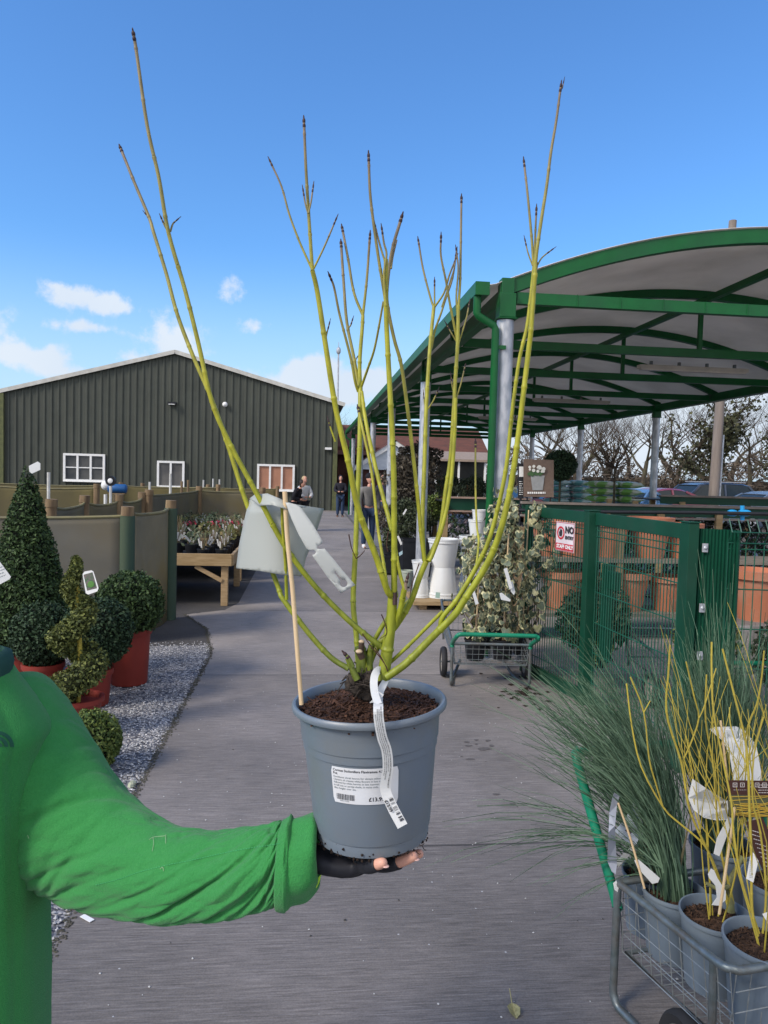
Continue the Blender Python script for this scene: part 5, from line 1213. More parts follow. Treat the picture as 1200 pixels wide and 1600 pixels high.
# ---------------------------------------------------------------- near trolley with brooms and yellow dogwoods
RH = np.array([math.cos(YAW), -math.sin(YAW), 0]); FHv = np.array([math.sin(YAW), math.cos(YAW), 0]); ZH = np.array([0,0,1.])
def K(x, d, z): return x*RH+d*FHv+np.array([0,0,z])
A_ = G(957,1574); ydir = .267*RH-.964*FHv; ydir /= np.linalg.norm(ydir); ph = math.atan2(-ydir[0], ydir[1]); xdir = np.array([math.cos(ph), math.sin(ph), 0])
o4 = (A_-xdir*.31)[:2]
trolley(o4, ph, .50, .04, 'nearest plant trolley with bent green handle holding grey pots of broom and dogwood', zr0=.415, br=.04, zb=.19, hl=.20, hz=.77, hx=.055, wr=.105, wx=-.02)
def gpot(c, r, h, label, seed, tilt=0, group='grey pots on the nearest trolley', cat='potted plant', name='potted_plant'):
    t = thing(name, label, cat, c, group); M = Matrix.Rotation(tilt, 3, 'Y')
    mb = MB(); mb.lathe(pot_prof(r, h), c, 44, M=M); mb.build('pot', M_gpot, t, smooth=True, angle=28)
    mb = soil_disc(r*.9, 0, seed, .004); rr = np.random.RandomState(seed)
    for i in range(420):
        a = rr.uniform(0,6.28); q = r*.86*math.sqrt(rr.rand()); L = rr.uniform(.004,.012); mb.box((q*math.cos(a), q*math.sin(a), .007), (L,.0025,.0025), M=Matrix.Rotation(rr.uniform(0,6.28),3,'Z')@Matrix.Rotation(rr.uniform(-.7,.7),3,'Y'))
    v = [M@Vector((x,y,z+h*.86)) for x,y,z in mb.v]; mb.v = [(p[0]+c[0],p[1]+c[1],p[2]+c[2]) for p in v]
    mb.build('soil', M_soil, t, rnd=True); return t
p1_ = P(1016,1362,2.50)-[0,0,.20]; p2_ = P(1053,1389,2.38)-[0,0,.215]; p3_ = P(1119,1426,2.20)-[0,0,.22]; p4_ = P(1198,1468,2.01)-[0,0,.23]; p5_ = K(1.20,2.50,.22); p6_ = K(1.27,2.26,.22); p7_ = K(1.33,2.02,.22)
M_broom = mat('broom_needle', (.033,.068,.038), (.022,.05,.032), rough=.8, scale=3, rnd=(.16,.25,.16), spec=.15)
def broom(t, base, n, seed, lean, bend, L0, L1, spread, side=4, droop=0):
    bend = np.array(bend)
    rg = np.random.RandomState(seed); mb = MB(); base = np.array(base); lean = np.array(lean); bend = np.array(bend)
    for i in range(n):
        g = rg.normal(size=3)*spread; d = lean+g; L = rg.uniform(L0, L1); b = bend*rg.uniform(.4,1.5)+np.array([0,0,-.12])*rg.rand()
        if i < droop: d = lean*.8-RH*.35+g*.8; b = bend*1.3+np.array([-.05,-.1,-.75])*rg.uniform(.5,1)
        o = base+rg.normal(size=3)*[.02,.02,.0]
        f = lambda s: o+d*L*s+b*L*s*s
        pts = [f(s) for s in (0,.2,.4,.6,.8,1)]
        mb.tube(pts, [.0030,.0025,.0021,.0017,.0013,.0008], 3, caps=False)
        for k in range(side):
            s = rg.uniform(.25,.85); a = f(s); dd = (f(s+.05)-f(s)); dd /= np.linalg.norm(dd); dd = dd+rg.normal(size=3)*.20; l = L*rg.uniform(.15,.38)
            mb.tube([a, a+dd*l*.5, a+dd*l+b*l*.3], [.0013,.0010,.0005], 3, caps=False)
    mb.build('needles', M_broom, t, rnd=True, seed=seed)
    mb = MB()
    for i in range(9):
        g = rg.normal(size=3)*spread; mb.tube([base+rg.normal(size=3)*[.015,.015,0], base+(lean+g)*.12, base+(lean+g)*.28], [.005,.004,.002], 5)
    mb.build('stems', mat('broom_stem', (.16,.14,.08), rough=.8), t)
t = gpot(p2_, .099, .215, 'blue green broom in a grey pot arching left over the trolley handle', 1)
broom(t, p2_+[0,0,.19], 330, 1, -.03*RH+.12*FHv+1.0*ZH, -.36*RH+.03*FHv-.07*ZH, .38, .78, .10, side=5, droop=9)
t = gpot(p5_, .107, .24, 'upright blue green broom in a grey pot at the back right of the trolley', 2)
broom(t, p5_+[0,0,.2], 420, 2, .02*RH+.10*FHv+.95*ZH, -.02*RH+.02*FHv, .45, .76, .16, side=4)
t = gpot(p1_, .092, .20, 'grey pot with a thin blue green broom at the handle corner of the trolley', 3)
broom(t, p1_+[0,0,.18], 55, 3, -.12*RH+.22*FHv+.95*ZH, -.35*RH+.1*FHv-.1*ZH, .35, .75, .13, side=4, droop=9)
M_ydog = mat('yellow_stem', (1,1,1), (.85,.85,.8), rough=.5, scale=30, attr=[(.15,.19,.03),(.36,.36,.035),(.52,.44,.06)], contrast=(.35,.65))
def pxstem(mb, pts, d0, d1, w0, w1, n=4, nodes=True, seg=6, tip=None, e=0):
    """pts = photo outline of the stem; depth runs d0..d1, widths in px at those depths"""
    c = crom([(u, v, 0) for u, v in pts], n); k = len(c); P_ = []; R = []; T = []
    for i, q in enumerate(c):
        s = i/(k-1); d = d0+(d1-d0)*s+e*math.sin(math.pi*s); P_.append(P(q[0], q[1], d)); R.append((w0+(w1-w0)*s)*.83/2/FPX*d); T.append(s if tip is None else tip[0]+(tip[1]-tip[0])*s)
    if nodes:   # swollen joints
        L = 0; Q = [P_[0]]; RR = [R[0]]; TT = [T[0]]; nxt = .05
        for i in range(1, k):
            seg_ = np.linalg.norm(P_[i]-P_[i-1]); 
            if L+seg_ > nxt:
                f = (nxt-L)/seg_; p = P_[i-1]+(P_[i]-P_[i-1])*f; r = R[i-1]; dv = (P_[i]-P_[i-1])/seg_
                if 0 < f < 1:
                    for o, m in ((-.0030,1.0),(-.0008,1.17),(.0014,1.15),(.0032,.99)):
                        Q.append(p+dv*o); RR.append(r*m); TT.append(T[i])
                nxt += random.Random(int(pts[0][0]*7+i)).uniform(.055,.10)
            L += seg_; Q.append(P_[i]); RR.append(R[i]); TT.append(T[i])
        P_, R, T = Q, RR, TT
    mb.tube(P_, R, seg, tips=T)
    return P_[-1], (P_[-1]-P_[-2])/np.linalg.norm(P_[-1]-P_[-2]), R[-1]
def ydog(t, paths, base, rnd_n, seed, spread=.16, h=.75, d=1.95, dd=.23):
    mb = MB()
    for pts, d0, d1, w0, w1 in paths: pxstem(mb, pts, d0+dd, d1+dd, w0*.62, w1*.7, 3, tip=(.0 if w0 > 6 else .35, 1))
    rr = random.Random(seed)
    def br(p, dr, L, r, lv, tp):
        pts = [p]; q = Vector(p); dd = Vector(dr)
        for i in range(4): dd = (dd+Vector((rr.gauss(0,.05),rr.gauss(0,.05),.06))).normalized(); q = q+dd*L/4; pts.append(tuple(q))
        mb.tube(pts, [r*(1-.1*i) for i in range(5)], 5, tips=[min(1,tp+.09*i) for i in range(5)])
        if lv < 2:
            for i in range(rr.choice([2,2,3]) if lv == 0 else 2):
                a = rr.choice([2,3,4,4]); br(pts[a], (dd+Vector((rr.gauss(0,.28),rr.gauss(0,.28),.1))).normalized(), L*rr.uniform(.55,.9), r*.7, lv+1, tp+.3)
    for i in range(rnd_n):
        a = rr.uniform(0,6.28); q = rr.uniform(.2,1)*spread*2.4
        br(tuple(np.array(base)+[.02*math.cos(a),.02*math.sin(a),0]), Vector((q*math.cos(a), q*math.sin(a), 1)).normalized(), h*rr.uniform(.33,.5), .0023, 0, .25)
    mb.build('stems', M_ydog, t, smooth=True, tip=True)
t = gpot(p3_, .104, .22, 'yellow stemmed dogwood in the second nearest grey pot, stems forking left', 4)
bu, bv = 1137, 1418
ydog(t, [([(1137,1415),(1125,1375),(1106,1329),(1087,1337-30),(1060,1285),(1036,1261),(1002,1198),(987,1133),(979,1068)],1.98,2.05,7,4),
 ([(1036,1261),(1024,1222),(1014,1184),(1006,1113),(985,1058)],2.0,1.95,5,4),([(1006,1113),(1011,1104),(1016,1095)],1.95,1.95,3.5,3),
 ([(1140,1412),(1122,1370),(1106,1329),(1088,1292),(1075,1255),(1065,1193),(1044,1127),(1041,1090),(1044,1057),(1047,1008)],1.98,1.85,8,5),
 ([(1065,1193),(1080,1160),(1092,1122),(1085,1090),(1072,1034)],1.92,1.85,5,4),([(1092,1122),(1101,1102),(1119,1044)],1.88,1.9,4.5,3),
 ([(1146,1412),(1136,1370),(1126,1326),(1119,1262),(1115,1198),(1106,1150),(1102,1113),(1104,1054)],1.98,1.9,7,4),
 ([(1126,1326),(1095,1290),(1085,1262),(1083,1215),(1072,1150)],1.95,2.0,4,3)], p3_+[0,0,.2], 6, 3, h=.78)
# thick cut trunk of that plant
mb = MB(); pxstem(mb, [(1142,1425),(1140,1400),(1140,1380),(1152,1355),(1160,1338)], 2.21,2.23,15,8,4,False,10,(0,0)); pxstem(mb, [(1140,1384),(1125,1390),(1103,1380)],2.2,2.2,8,7,3,False,8,(.0,.1)); mb.build('trunk', mat('dog_trunk', (.20,.21,.09), (.14,.13,.06), rough=.8, scale=40), t, smooth=True)
t = gpot(p4_, .112, .23, 'yellow stemmed dogwood in the nearest grey pot at the right edge', 5)
ydog(t, [([(1184,1462),(1175,1420),(1174,1337),(1171,1260),(1169,1198),(1164,1153),(1149,1093),(1129,1014)],1.78,1.75,9,5),
 ([(1164,1153),(1172,1125),(1183,1099),(1190,1060),(1194,1017)],1.78,1.7,6,4),
 ([(1186,1458),(1160,1380),(1146,1300),(1143,1255),(1128,1180),(1115,1113),(1112,1050),(1112,1003)],1.78,1.8,7,5),
 ([(1192,1458),(1197,1390),(1188,1300),(1176,1250),(1178,1180),(1193,1120)],1.76,1.7,7,4),
 ([(1169,1198),(1150,1160),(1141,1130),(1140,1105)],1.76,1.8,5,3)], p4_+[0,0,.2], 5, 5, h=.78)
for i, (c, lab) in enumerate([(p6_,'yellow stemmed dogwood in the middle right grey pot of the trolley'),(p7_,'yellow stemmed dogwood in the front right grey pot, mostly outside the photo')]):
    t = gpot(c, .112, .25, lab, 6+i); ydog(t, [], c+[0,0,.2], 5, 9+i, h=.78)
# labels and canes in the near trolley
def cane(label, pts, d0, d1, w, group='bamboo canes in the nearest trolley'):
    mb = MB(); pxstem(mb, pts, d0, d1, w, w*.9, 4, False, 8); o = mb.build('bamboo_cane', M_cane, None, smooth=True); return tag(o, label, 'cane', group)
cane('pale cane in the pot of the left dogwood, leaning right of the big white card', [(1124,1428),(1137,1340),(1148,1262)], 2.13, 2.08, 5.5)
cane('short pale cane behind the printed tag by the trolley handle', [(1007,1388),(985,1310),(966,1255)], 2.34, 2.34, 4.5)
cane('pale cane behind the curled white card', [(1137,1225),(1130,1160),(1126,1126)], 2.32, 2.32, 4.5)
M_brown = mat('brown_card', (.065,.028,.022), (.05,.022,.018), rough=.5)
card('plant_tag', 'large white curled card standing behind the yellow stems', 'tag', [(1109,1140),(1112,1136),(1150,1135),(1165,1142),(1182,1165),(1192,1222),(1147,1222),(1140,1180),(1130,1158),(1118,1148),(1122,1152)], 2.38, M_paper, dfun=lambda u, v: 2.38+.04*math.sin((u-1110)/40)+.0006*(1180-v))
r_, c_ = card('picture_card', 'brown topped picture card of yellow stems at the right edge', 'tag', [(1134,1219),(1215,1220),(1215,1277),(1141,1277)], 2.10, M_brown,
     prints=[([(1137,1242),(1214,1243),(1214,1276),(1141,1276)], [(0,1,2,3)], mat('card_photo', (.11,.10,.05), (.07,.09,.05), rough=.4, scale=25))])
mb = MB(); rr = random.Random(2)
for i in range(16): v0 = rr.uniform(1244,1274); mb.tube([P(1139+rr.uniform(0,20),v0,2.097),P(1175,v0+rr.uniform(-6,6),2.097),P(1213,min(1275,max(1243,v0+rr.uniform(-14,14))),2.097)], .0011, 4)
mb.build('pictured_stems', mat('card_yellow', (.48,.34,.04), (.36,.20,.03), rough=.5), c_)
mb = MB()
for i in range(5):
    x = 1145+i*11.5; ol = [[(x,1223),(x+7,1223),(x+7,1230),(x,1230)],[(x+1,1224),(x+6,1224),(x+6,1229),(x+1,1229)]]
    V, Fc = polygeo(ol); mb.add([P(u, v, 2.098) for u, v in V], Fc); V, Fc = polygeo([[(x+2.2,1225.5),(x+4.8,1225.5),(x+3.5,1228.5)]]); mb.add([P(u, v, 2.098) for u, v in V], Fc)
V, Fc = lines(1146,1234,1172,1235,1,th=.6); mb.add([P(u, v, 2.098) for u, v in V], Fc)
V, Fc = lines(1185,1226,1213,1238,4,th=.4,seed=3); mb.add([P(u, v, 2.098) for u, v in V], Fc)
mb.build('white_print', mat('card_white_print', (.55,.5,.48), rough=.5), c_)
card('plant_tag', 'wide blank white card curving behind the left dogwood stems', 'tag', [(1082,1217),(1104,1232),(1133,1250),(1138,1262),(1137,1281),(1120,1282),(1100,1278),(1084,1266),(1075,1247)], 2.22, M_paper, dfun=lambda u, v: 2.22-.03*math.cos((u-1105)/25))
card('price_label', 'small white barcode label on the wide blank card', 'tag', [(1115,1253),(1137,1251),(1138,1265),(1118,1268)], 2.175, M_white, prints=[(*[(V, F_) for V, F_ in [([(1126+2*i,1255) for i in range(5)]+[(1127+2*i,1255) for i in range(5)]+[(1127+2*i,1263) for i in range(5)]+[(1126+2*i,1263) for i in range(5)], [(i,5+i,10+i,15+i) for i in range(5)])]][0], M_ink)])
card('plant_tag', 'long thin white label hanging behind the pale cane of the left dogwood', 'tag', [(1138,1276),(1144,1279),(1138,1300),(1124,1338),(1115,1334),(1120,1310)], 2.14, M_paper)
card('picture_card', 'slanted brown picture card with white lettering at the right edge', 'tag', [(1166,1284),(1192,1278),(1215,1330),(1215,1368),(1196,1368),(1180,1335)], 2.03, M_brown, prints=[(*lines(1172,1296,1190,1345,9,.3,th=.25,seed=6,skew=.45), mat('card_white_print', (.55,.5,.48)))])
card('plant_tag', 'white tag with dark print hanging low right of the pale cane', 'tag', [(1173,1334),(1177,1332),(1185,1345),(1177,1379),(1166,1373)], 2.0, M_white, prints=[(*lines(1171,1345,1176,1370,9,0,th=.3,seed=9), M_inkg)])
card('plant_tag', 'crumpled white label tied at the base of the left dogwood', 'tag', [(1106,1366),(1111,1357),(1116,1360),(1121,1372),(1134,1392),(1134,1406),(1124,1415),(1112,1414),(1120,1402),(1118,1384),(1108,1372)], 2.16, M_paper)
card('plant_tag', 'white tag sticking in at the right edge beside the nearest dogwood', 'tag', [(1191,1428),(1203,1424),(1212,1440),(1200,1443)], 1.98, M_white)
card('plant_tag', 'printed grey white information tag by the trolley handle', 'tag', [(960,1299),(972,1285),(984,1268),(992,1236),(997,1231),(1001,1240),(996,1262),(1005,1288),(1003,1297),(995,1318),(990,1322),(975,1312)], 2.4, mat('soft_paper', (.52,.58,.66), (.44,.5,.58), rough=.6, scale=25, trans=.15), prints=[(*lines(966,1297,994,1310,7,.35,th=.35,seed=1), M_inkg),([(976,1298),(983,1292),(990,1298),(985,1303)], [(0,1,2,3)], mat('tag_print_dark', (.08,.07,.08)))])
card('plastic_sleeve', 'crumpled pale grey plastic strip standing beside the trolley leg', 'strip', [(957,1246),(960,1238),(968,1244),(964,1258),(961,1290),(962,1320),(964,1350),(962,1366),(956,1362),(949,1346),(951,1300),(952,1270)], 2.36, mat('film', (.40,.43,.50), (.32,.35,.42), rough=.3, trans=.3), dfun=lambda u, v: 2.36+.02*math.sin(v/14))
card('plant_tag', 'white tag lying flat on the broom pot by the trolley rail', 'tag', [(991,1344),(998,1343),(1031,1372),(1028,1379),(1019,1381),(996,1356)], 2.34, M_paper)
card('plant_tag', 'dusty white tag on the left grey pot near the trolley handle', 'tag', [(961,1348),(972,1336),(984,1325),(997,1319),(997,1325),(978,1342),(966,1355)], 2.44, M_paper)
card('plant_tag', 'white tag wedged by the pot at the trolley corner', 'tag', [(958,1380),(963,1376),(967,1386),(965,1394),(960,1390)], 2.36, M_paper)
# ---------------------------------------------------------------- held dogwood
dg = thing('potted_dogwood', 'tall yellow green dogwood in a grey pot held up by the gloved hand', 'potted plant', P(582,1310,1.17))
TI = .051
zx = ZH-TI*RH; zx /= np.linalg.norm(zx); xx_ = RH+TI*ZH; xx_ /= np.linalg.norm(xx_)
MP = Matrix(((xx_[0],FHv[0],zx[0]),(xx_[1],FHv[1],zx[1]),(xx_[2],FHv[2],zx[2])))
rimc = P(577,1091,1.18); PH = .218; pb0 = rimc-zx*PH
def PL(x, y, z): return pb0+x*xx_+y*FHv+z*zx
prof = [(0,.008),(.076,.008),(.080,0),(.086,.001),(.0895,.003),(.0905,.018),(.0900,.0195),(.0925,.0215),(.0935,.03),(.1046,.1468),(.1046,.1485),(.1066,.1496),(.1071,.160),(.1071,.1617),(.1090,.1630),(.1112,.199),(.1114,.2015),(.1130,.2042),(.1195,.2055),(.1225,.2080),(.1235,.2115),(.1228,.2155),(.1205,.2180),(.1170,.2175),(.1145,.214),(.1125,.205),(.1105,.185)]
mb = MB(); mb.lathe(prof, pb0, 72, M=MP); M_hpot = mat('held_grey_pot', (.145,.175,.205), (.12,.15,.185), rough=.40, scale=4, detail=8, spec=.5, mott=((.15,.15,.13),11,.45), bump=.12, bscale=90)
potm = mb.build('pot', M_hpot, dg, smooth=True, angle=33)
rg = np.random.RandomState(3); mb = soil_disc(.1115,0,3,.004)
V = []
for (x, y, z) in mb.v: 
    r = math.hypot(x, y); V.append((x, y, z+.194+.016*math.exp(-((x+.02)**2+(y-.01)**2)/.0022)))
mb.v = V
for i in range(2600):
    a = rg.uniform(0,6.28); q = .108*math.sqrt(rg.rand()); x, y = q*math.cos(a), q*math.sin(a); L = rg.gamma(1.5,.0048)+.0015; w = rg.uniform(.0007,.0042)
    mb.box((x, y, .200+.016*math.exp(-((x+.02)**2+(y-.01)**2)/.0022)+rg.uniform(0,.005)), (L,w,w*.7), M=Matrix.Rotation(rg.uniform(0,6.28),3,'Z')@Matrix.Rotation(rg.uniform(-.4,.4),3,'Y'))
mb.v = [tuple(PL(*p)) for p in mb.v]; mb.build('soil', mat('bark_compost', (.028,.014,.009), (.012,.006,.004), rough=.85, scale=70, rnd=(.10,.048,.028), bump=.5, bscale=300), dg, rnd=True)
# gnarled crown
mb = MB(); rr = random.Random(8)
for (u, v, r) in ((552,1062,.010),(560,1068,.013),(570,1066,.012),(577,1074,.009),(566,1078,.012),(556,1076,.009),(588,1062,.010),(547,1070,.008),(573,1086,.008),(580,1060,.011)): mb.ell(P(u, v, 1.165+rr.uniform(-.01,.01)), (r*1.1,r,r*1.2), 14, 10, noise=.16, rg=rr)
for i in range(60):
    a = P(rr.uniform(538,590), rr.uniform(1048,1080), 1.165+rr.uniform(-.02,.02)); pts = [a]
    for k in range(3): pts.append(pts[-1]+np.array([rr.gauss(0,.006),rr.gauss(0,.006),rr.gauss(.0,.005)]))
    mb.tube(crom(pts,3), .0009, 4)
mb.build('root_crown', mat('gnarled_bark', (.075,.06,.048), (.03,.024,.02), rough=.95, scale=60, bump=.8, bscale=200), dg, smooth=True)
M_dog = mat('dogwood_bark', (1.04,1.04,1.0), (.62,.62,.52), rough=.48, scale=110, detail=6, spec=.4, attr=[(.13,.17,.025),(.28,.31,.02),(.38,.36,.025),(.27,.235,.06),(.20,.145,.10)], contrast=(.40,.72), stretch=(1,1,.35), bump=.3, bscale=260, bdist=.0008)
M_bud = mat('bud', (.035,.018,.022), (.06,.035,.03), rough=.6)
M_cut = mat('cut_wood', (.55,.42,.28), rough=.8)
def stem(paths, name='branch', cut=False, lab=None):
    mb = MB()
    for p in paths:
        pts, d0, d1, w0, w1, t0, t1, bud = p[:8]
        e, dr, r = pxstem(mb, pts, d0, d1, w0, w1, 5, seg=9, tip=(t0,t1), e=p[8] if len(p) > 8 else 0)
        if bud:
            Mz = Vector(dr).to_track_quat('Z','Y').to_matrix(); k = mb.n
            mb.ell(e+dr*.0025, (r*1.35,r*1.1,.0045), 8, 6, M=Mz, mi=1); mb.ell(e+dr*.007, (r*.6,r*.6,.004), 6, 5, M=Mz, mi=1); mb.ell(e-dr*.004, (r*1.25,r*1.25,.004), 8, 6, M=Mz, mi=1)
    o = mb.build(name, [M_dog, M_bud], dg, smooth=True, tip=True, angle=60)
    if lab: o['label'] = lab
    return o
stem([([(607,1019),(553,977),(493,917),(443,850),(402,773),(360,695),(331,628),(310,537),(289,453),(263,363),(248,277),(230,197),(213,80),(209,56)],1.16,1.10,11.5,6,.05,1,1),
      ([(263,363),(257,352),(253,343)],1.125,1.125,4,3,.8,.9,1),([(266,362),(270,350),(275,345)],1.125,1.125,4,2.5,.8,.9,1)], lab='tallest branch, sweeping to the upper left')
stem([([(545,1045),(517,1027),(483,990),(443,937),(435,918),(406,841),(381,774),(356,695),(331,624),(302,557),(277,491),(260,428),(240,363),(233,340),(210,285),(189,233)],1.15,1.26,11,5.5,.0,1,1),
      ([(558,1062),(550,1045),(543,1028)],1.15,1.15,14,10,.0,.05,0),([(552,1042),(546,1030),(541,1024)],1.145,1.145,8,7,0,0,1),
      ([(448,937),(446,880),(442,830),(440,785)],1.16,1.13,6.5,5.5,.25,.45,0),([(234,342),(229,336)],1.245,1.245,4,2.5,.8,.9,1)])
stem([([(561,1052),(557,993),(552,940),(556,850),(558,790),(562,700),(563,640),(563,603)],1.19,1.26,11,9,.2,.45,0),
      ([(563,610),(562,567),(566,512),(567,493)],1.26,1.28,8,6.5,.45,.6,0),
      ([(567,493),(553,457),(544,405),(535,358)],1.28,1.30,5.5,4.5,.6,1,1),([(567,493),(573,438),(578,369)],1.28,1.27,5.5,4.5,.6,1,1),
      ([(560,612),(555,596),(548,559),(531,493),(522,449),(516,433)],1.26,1.22,6,4,.5,1,1),
      ([(562,606),(559,596),(553,559),(542,504),(537,442),(533,382)],1.26,1.29,7,5,.5,1,1),([(545,512),(548,508),(550,502)],1.275,1.275,3,2.5,.8,.9,1),([(554,565),(557,560)],1.27,1.27,3,2,.8,.9,1),
      ([(564,606),(575,575),(586,541),(599,471)],1.26,1.18,5,4,.5,.75,0)])
stem([([(614,932),(605,922),(587,868),(560,796),(545,724),(525,640),(509,541),(496,457),(488,422)],1.145,1.06,13,9,.3,.6,0),
      ([(488,422),(482,330),(478,263),(475,192)],1.06,1.04,7,5,.6,1,1),([(487,420),(468,378),(452,335),(440,292),(423,254)],1.06,1.07,4.5,3.5,.6,1,1),([(490,420),(507,385),(524,345)],1.06,1.05,4,3,.6,1,1),
      ([(481,333),(477,318),(474,300)],1.045,1.045,3,3,.8,1,1),([(482,333),(486,315),(489,294)],1.045,1.045,3.5,3,.8,1,1),([(509,541),(510,525),(514,508)],1.08,1.08,3,2.5,.8,.9,1),([(524,690),(517,670),(514,660)],1.10,1.10,3.5,3,.4,.6,1)])
stem([([(598,1064),(605,1018),(611,970),(614,928)],1.15,1.145,25,18,.12,.3,0),([(614,930),(613,925)],1.145,1.145,22,20,.25,.3,0)], name='main_stem')
stem([([(616,925),(616,820),(615,730),(611,640),(605,530),(603,471),(603,405)],1.14,1.10,12,8.5,.3,.55,0),
      ([(603,475),(599,449),(590,394),(579,310),(576,246)],1.11,1.09,6.5,5,.6,1,1),([(603,478),(600,430),(604,398),(600,380),(597,360)],1.10,1.09,5,3.5,.6,1,1),([(602,410),(594,384),(585,349)],1.10,1.10,4,3.5,.7,1,1)])
mb = MB(); pxstem(mb, [(617,945),(617,910)], 1.138,1.14,9,9,2,False,8); mb.build('cut_stub', M_bud, dg)
stem([([(613,830),(605,800),(587,730),(572,660),(565,612)],1.15,1.25,9,7,.35,.5,0),([(606,926),(603,904),(596,859),(590,820),(581,739),(568,676),(560,640)],1.15,1.24,7,5,.3,.6,1)])
stem([([(617,980),(625,955),(632,920)],1.15,1.13,11,11,.2,.3,0),([(632,920),(626,900),(620,870),(616,835)],1.13,1.14,7,6,.3,.45,0),([(634,922),(634,913),(636,905)],1.13,1.13,8,6,1,1,1)])
stem([([(563,1064),(572,1030),(584,1002),(606,966),(625,953),(643,936)],1.18,1.17,9,9,.1,.3,0),([(570,1060),(585,1018),(606,990),(617,980),(636,951),(646,930),(656,901),(666,877)],1.17,1.16,13,11,.1,.35,0),
      ([(664,878),(659,844),(654,790),(647,724),(637,640),(627,570),(616,530),(606,480),(605,450),(612,394),(627,341)],1.16,1.12,8,6,.35,1,1),([(611,420),(614,400),(620,375)],1.125,1.13,4,3,.8,1,0)])
stem([([(663,876),(660,820),(662,760),(664,700),(666,640),(669,585),(673,530),(678,479)],1.17,1.26,9,7,.35,.6,0),
      ([(678,479),(674,470),(661,420),(654,378)],1.26,1.27,4.5,3.5,.6,1,1),([(679,478),(679,460),(679,442)],1.26,1.26,3.5,3,.6,1,1),([(679,480),(694,457),(702,430),(712,405)],1.26,1.24,4,3,.6,1,1),
      ([(674,545),(680,515),(689,490),(697,465),(707,435),(713,395)],1.26,1.24,4.5,3.5,.6,1,1),([(668,640),(676,628),(683,613)],1.25,1.25,3,2.5,.5,.8,1),([(665,640),(663,628),(662,618)],1.25,1.25,2.5,2,.5,.8,1)])
stem([([(667,877),(671,868),(687,832),(696,769),(704,715),(709,640),(711,600),(715,537),(716,480)],1.16,1.20,9,7,.35,.6,0),([(670,877),(676,866),(692,820),(704,760),(710,685),(712,622)],1.155,1.17,8,7,.35,.45,0),
      ([(716,482),(719,440),(720,380),(721,312)],1.20,1.21,5.5,4,.6,1,1),([(715,500),(713,464),(716,420),(713,392)],1.20,1.20,4,3,.6,1,1),([(714,530),(704,480),(697,440),(689,400),(689,373)],1.2,1.18,5,3.5,.6,1,1),
      ([(714,535),(708,525),(699,509)],1.2,1.2,3,2.5,.6,.9,1),([(717,535),(728,500),(733,475)],1.2,1.2,3.5,2.5,.6,.9,1),([(711,622),(707,605),(705,590)],1.19,1.19,3,2.5,.6,.9,1),([(713,622),(720,600),(726,575)],1.19,1.19,3,2.5,.6,.9,1),([(690,480),(700,450),(708,425),(712,407)],1.2,1.2,3,2.5,.7,1,0)])
stem([([(604,1058),(635,1036),(668,1003),(686,985),(710,961),(728,934),(755,892),(770,862),(782,829),(794,781),(803,730),(812,665),(817,622),(826,548),(830,512),(836,427)],1.14,1.05,15,9,.12,.55,0),
      ([(836,430),(838,398),(847,336),(854,292),(861,237),(869,190),(876,137)],1.05,1.03,7.5,4.5,.6,1,1),([(837,420),(845,405),(852,398),(860,392)],1.05,1.05,3,2.5,.6,.9,1),([(837,425),(839,414),(838,408)],1.05,1.05,5,4,1,1,1),([(876,140),(879,135),(880,131)],1.03,1.03,3,2,1,1,1)], lab='thick branch curving to the upper right')
stem([([(688,983),(692,964),(716,934),(746,883),(764,844),(779,790),(791,730),(798,665),(803,622),(812,559),(823,512),(830,457),(834,418)],1.13,1.08,10,6,.25,.55,0),
      ([(834,420),(831,376),(825,310),(819,255)],1.08,1.09,5.5,4,.6,1,1),([(835,415),(836,376),(838,330)],1.08,1.07,4.5,3.5,.6,1,1),([(832,415),(825,395),(821,378)],1.08,1.08,3,2.5,.7,.9,1)])
stem([([(602,1042),(635,1012),(668,979),(692,955)],1.16,1.13,7,7,.2,.35,0),([(744,886),(748,847),(745,820),(743,760),(743,694)],1.15,1.2,4.5,3.5,.35,.7,1)])
stem([([(566,1064),(566,1035),(562,1010)],1.175,1.175,26,20,.02,.02,0),([(579,1064),(578,1035),(580,1008)],1.165,1.165,13,11,.06,.05,0)], name='old_stump')
mb = MB()
for (a, b_, c, e, w, d) in ((564,1022,565,1003,11,1.165),(566,1028,561,1018,13,1.155)): pxstem(mb, [(a,b_),(c,e)], d, d-.004, w, w, 2, False, 10)
mb.build('cut_twig', mat('old_bark', (.09,.06,.045), (.06,.04,.03), rough=.9, scale=60), dg)
mb = MB()
for (u, v, d, r) in ((565,1002.5,1.159,.0048),(561,1018,1.149,.0056)): mb.ell(P(u, v, d), (r,r,r*.6), 12, 6)
mb.build('cut_face', M_cut, dg, smooth=True)
mb = MB()   # fine dead twigs
for pts, d in (([(545,835),(549,855),(556,872)],1.2),([(556,873),(563,868),(570,860)],1.2),([(596,960),(602,975),(604,990),(594,998)],1.14),([(566,990),(580,1010),(596,1030),(605,1045),(606,1055)],1.14),([(586,1012),(600,1035),(606,1050)],1.135),([(655,880),(648,900),(643,915),(640,935)],1.13),([(607,830),(604,850),(606,862)],1.13)):
    pxstem(mb, pts, d, d, 2.4, 1.4, 4, False, 5)
mb.build('dead_twig', mat('dead_twig', (.07,.035,.025), rough=.9), dg, smooth=True)
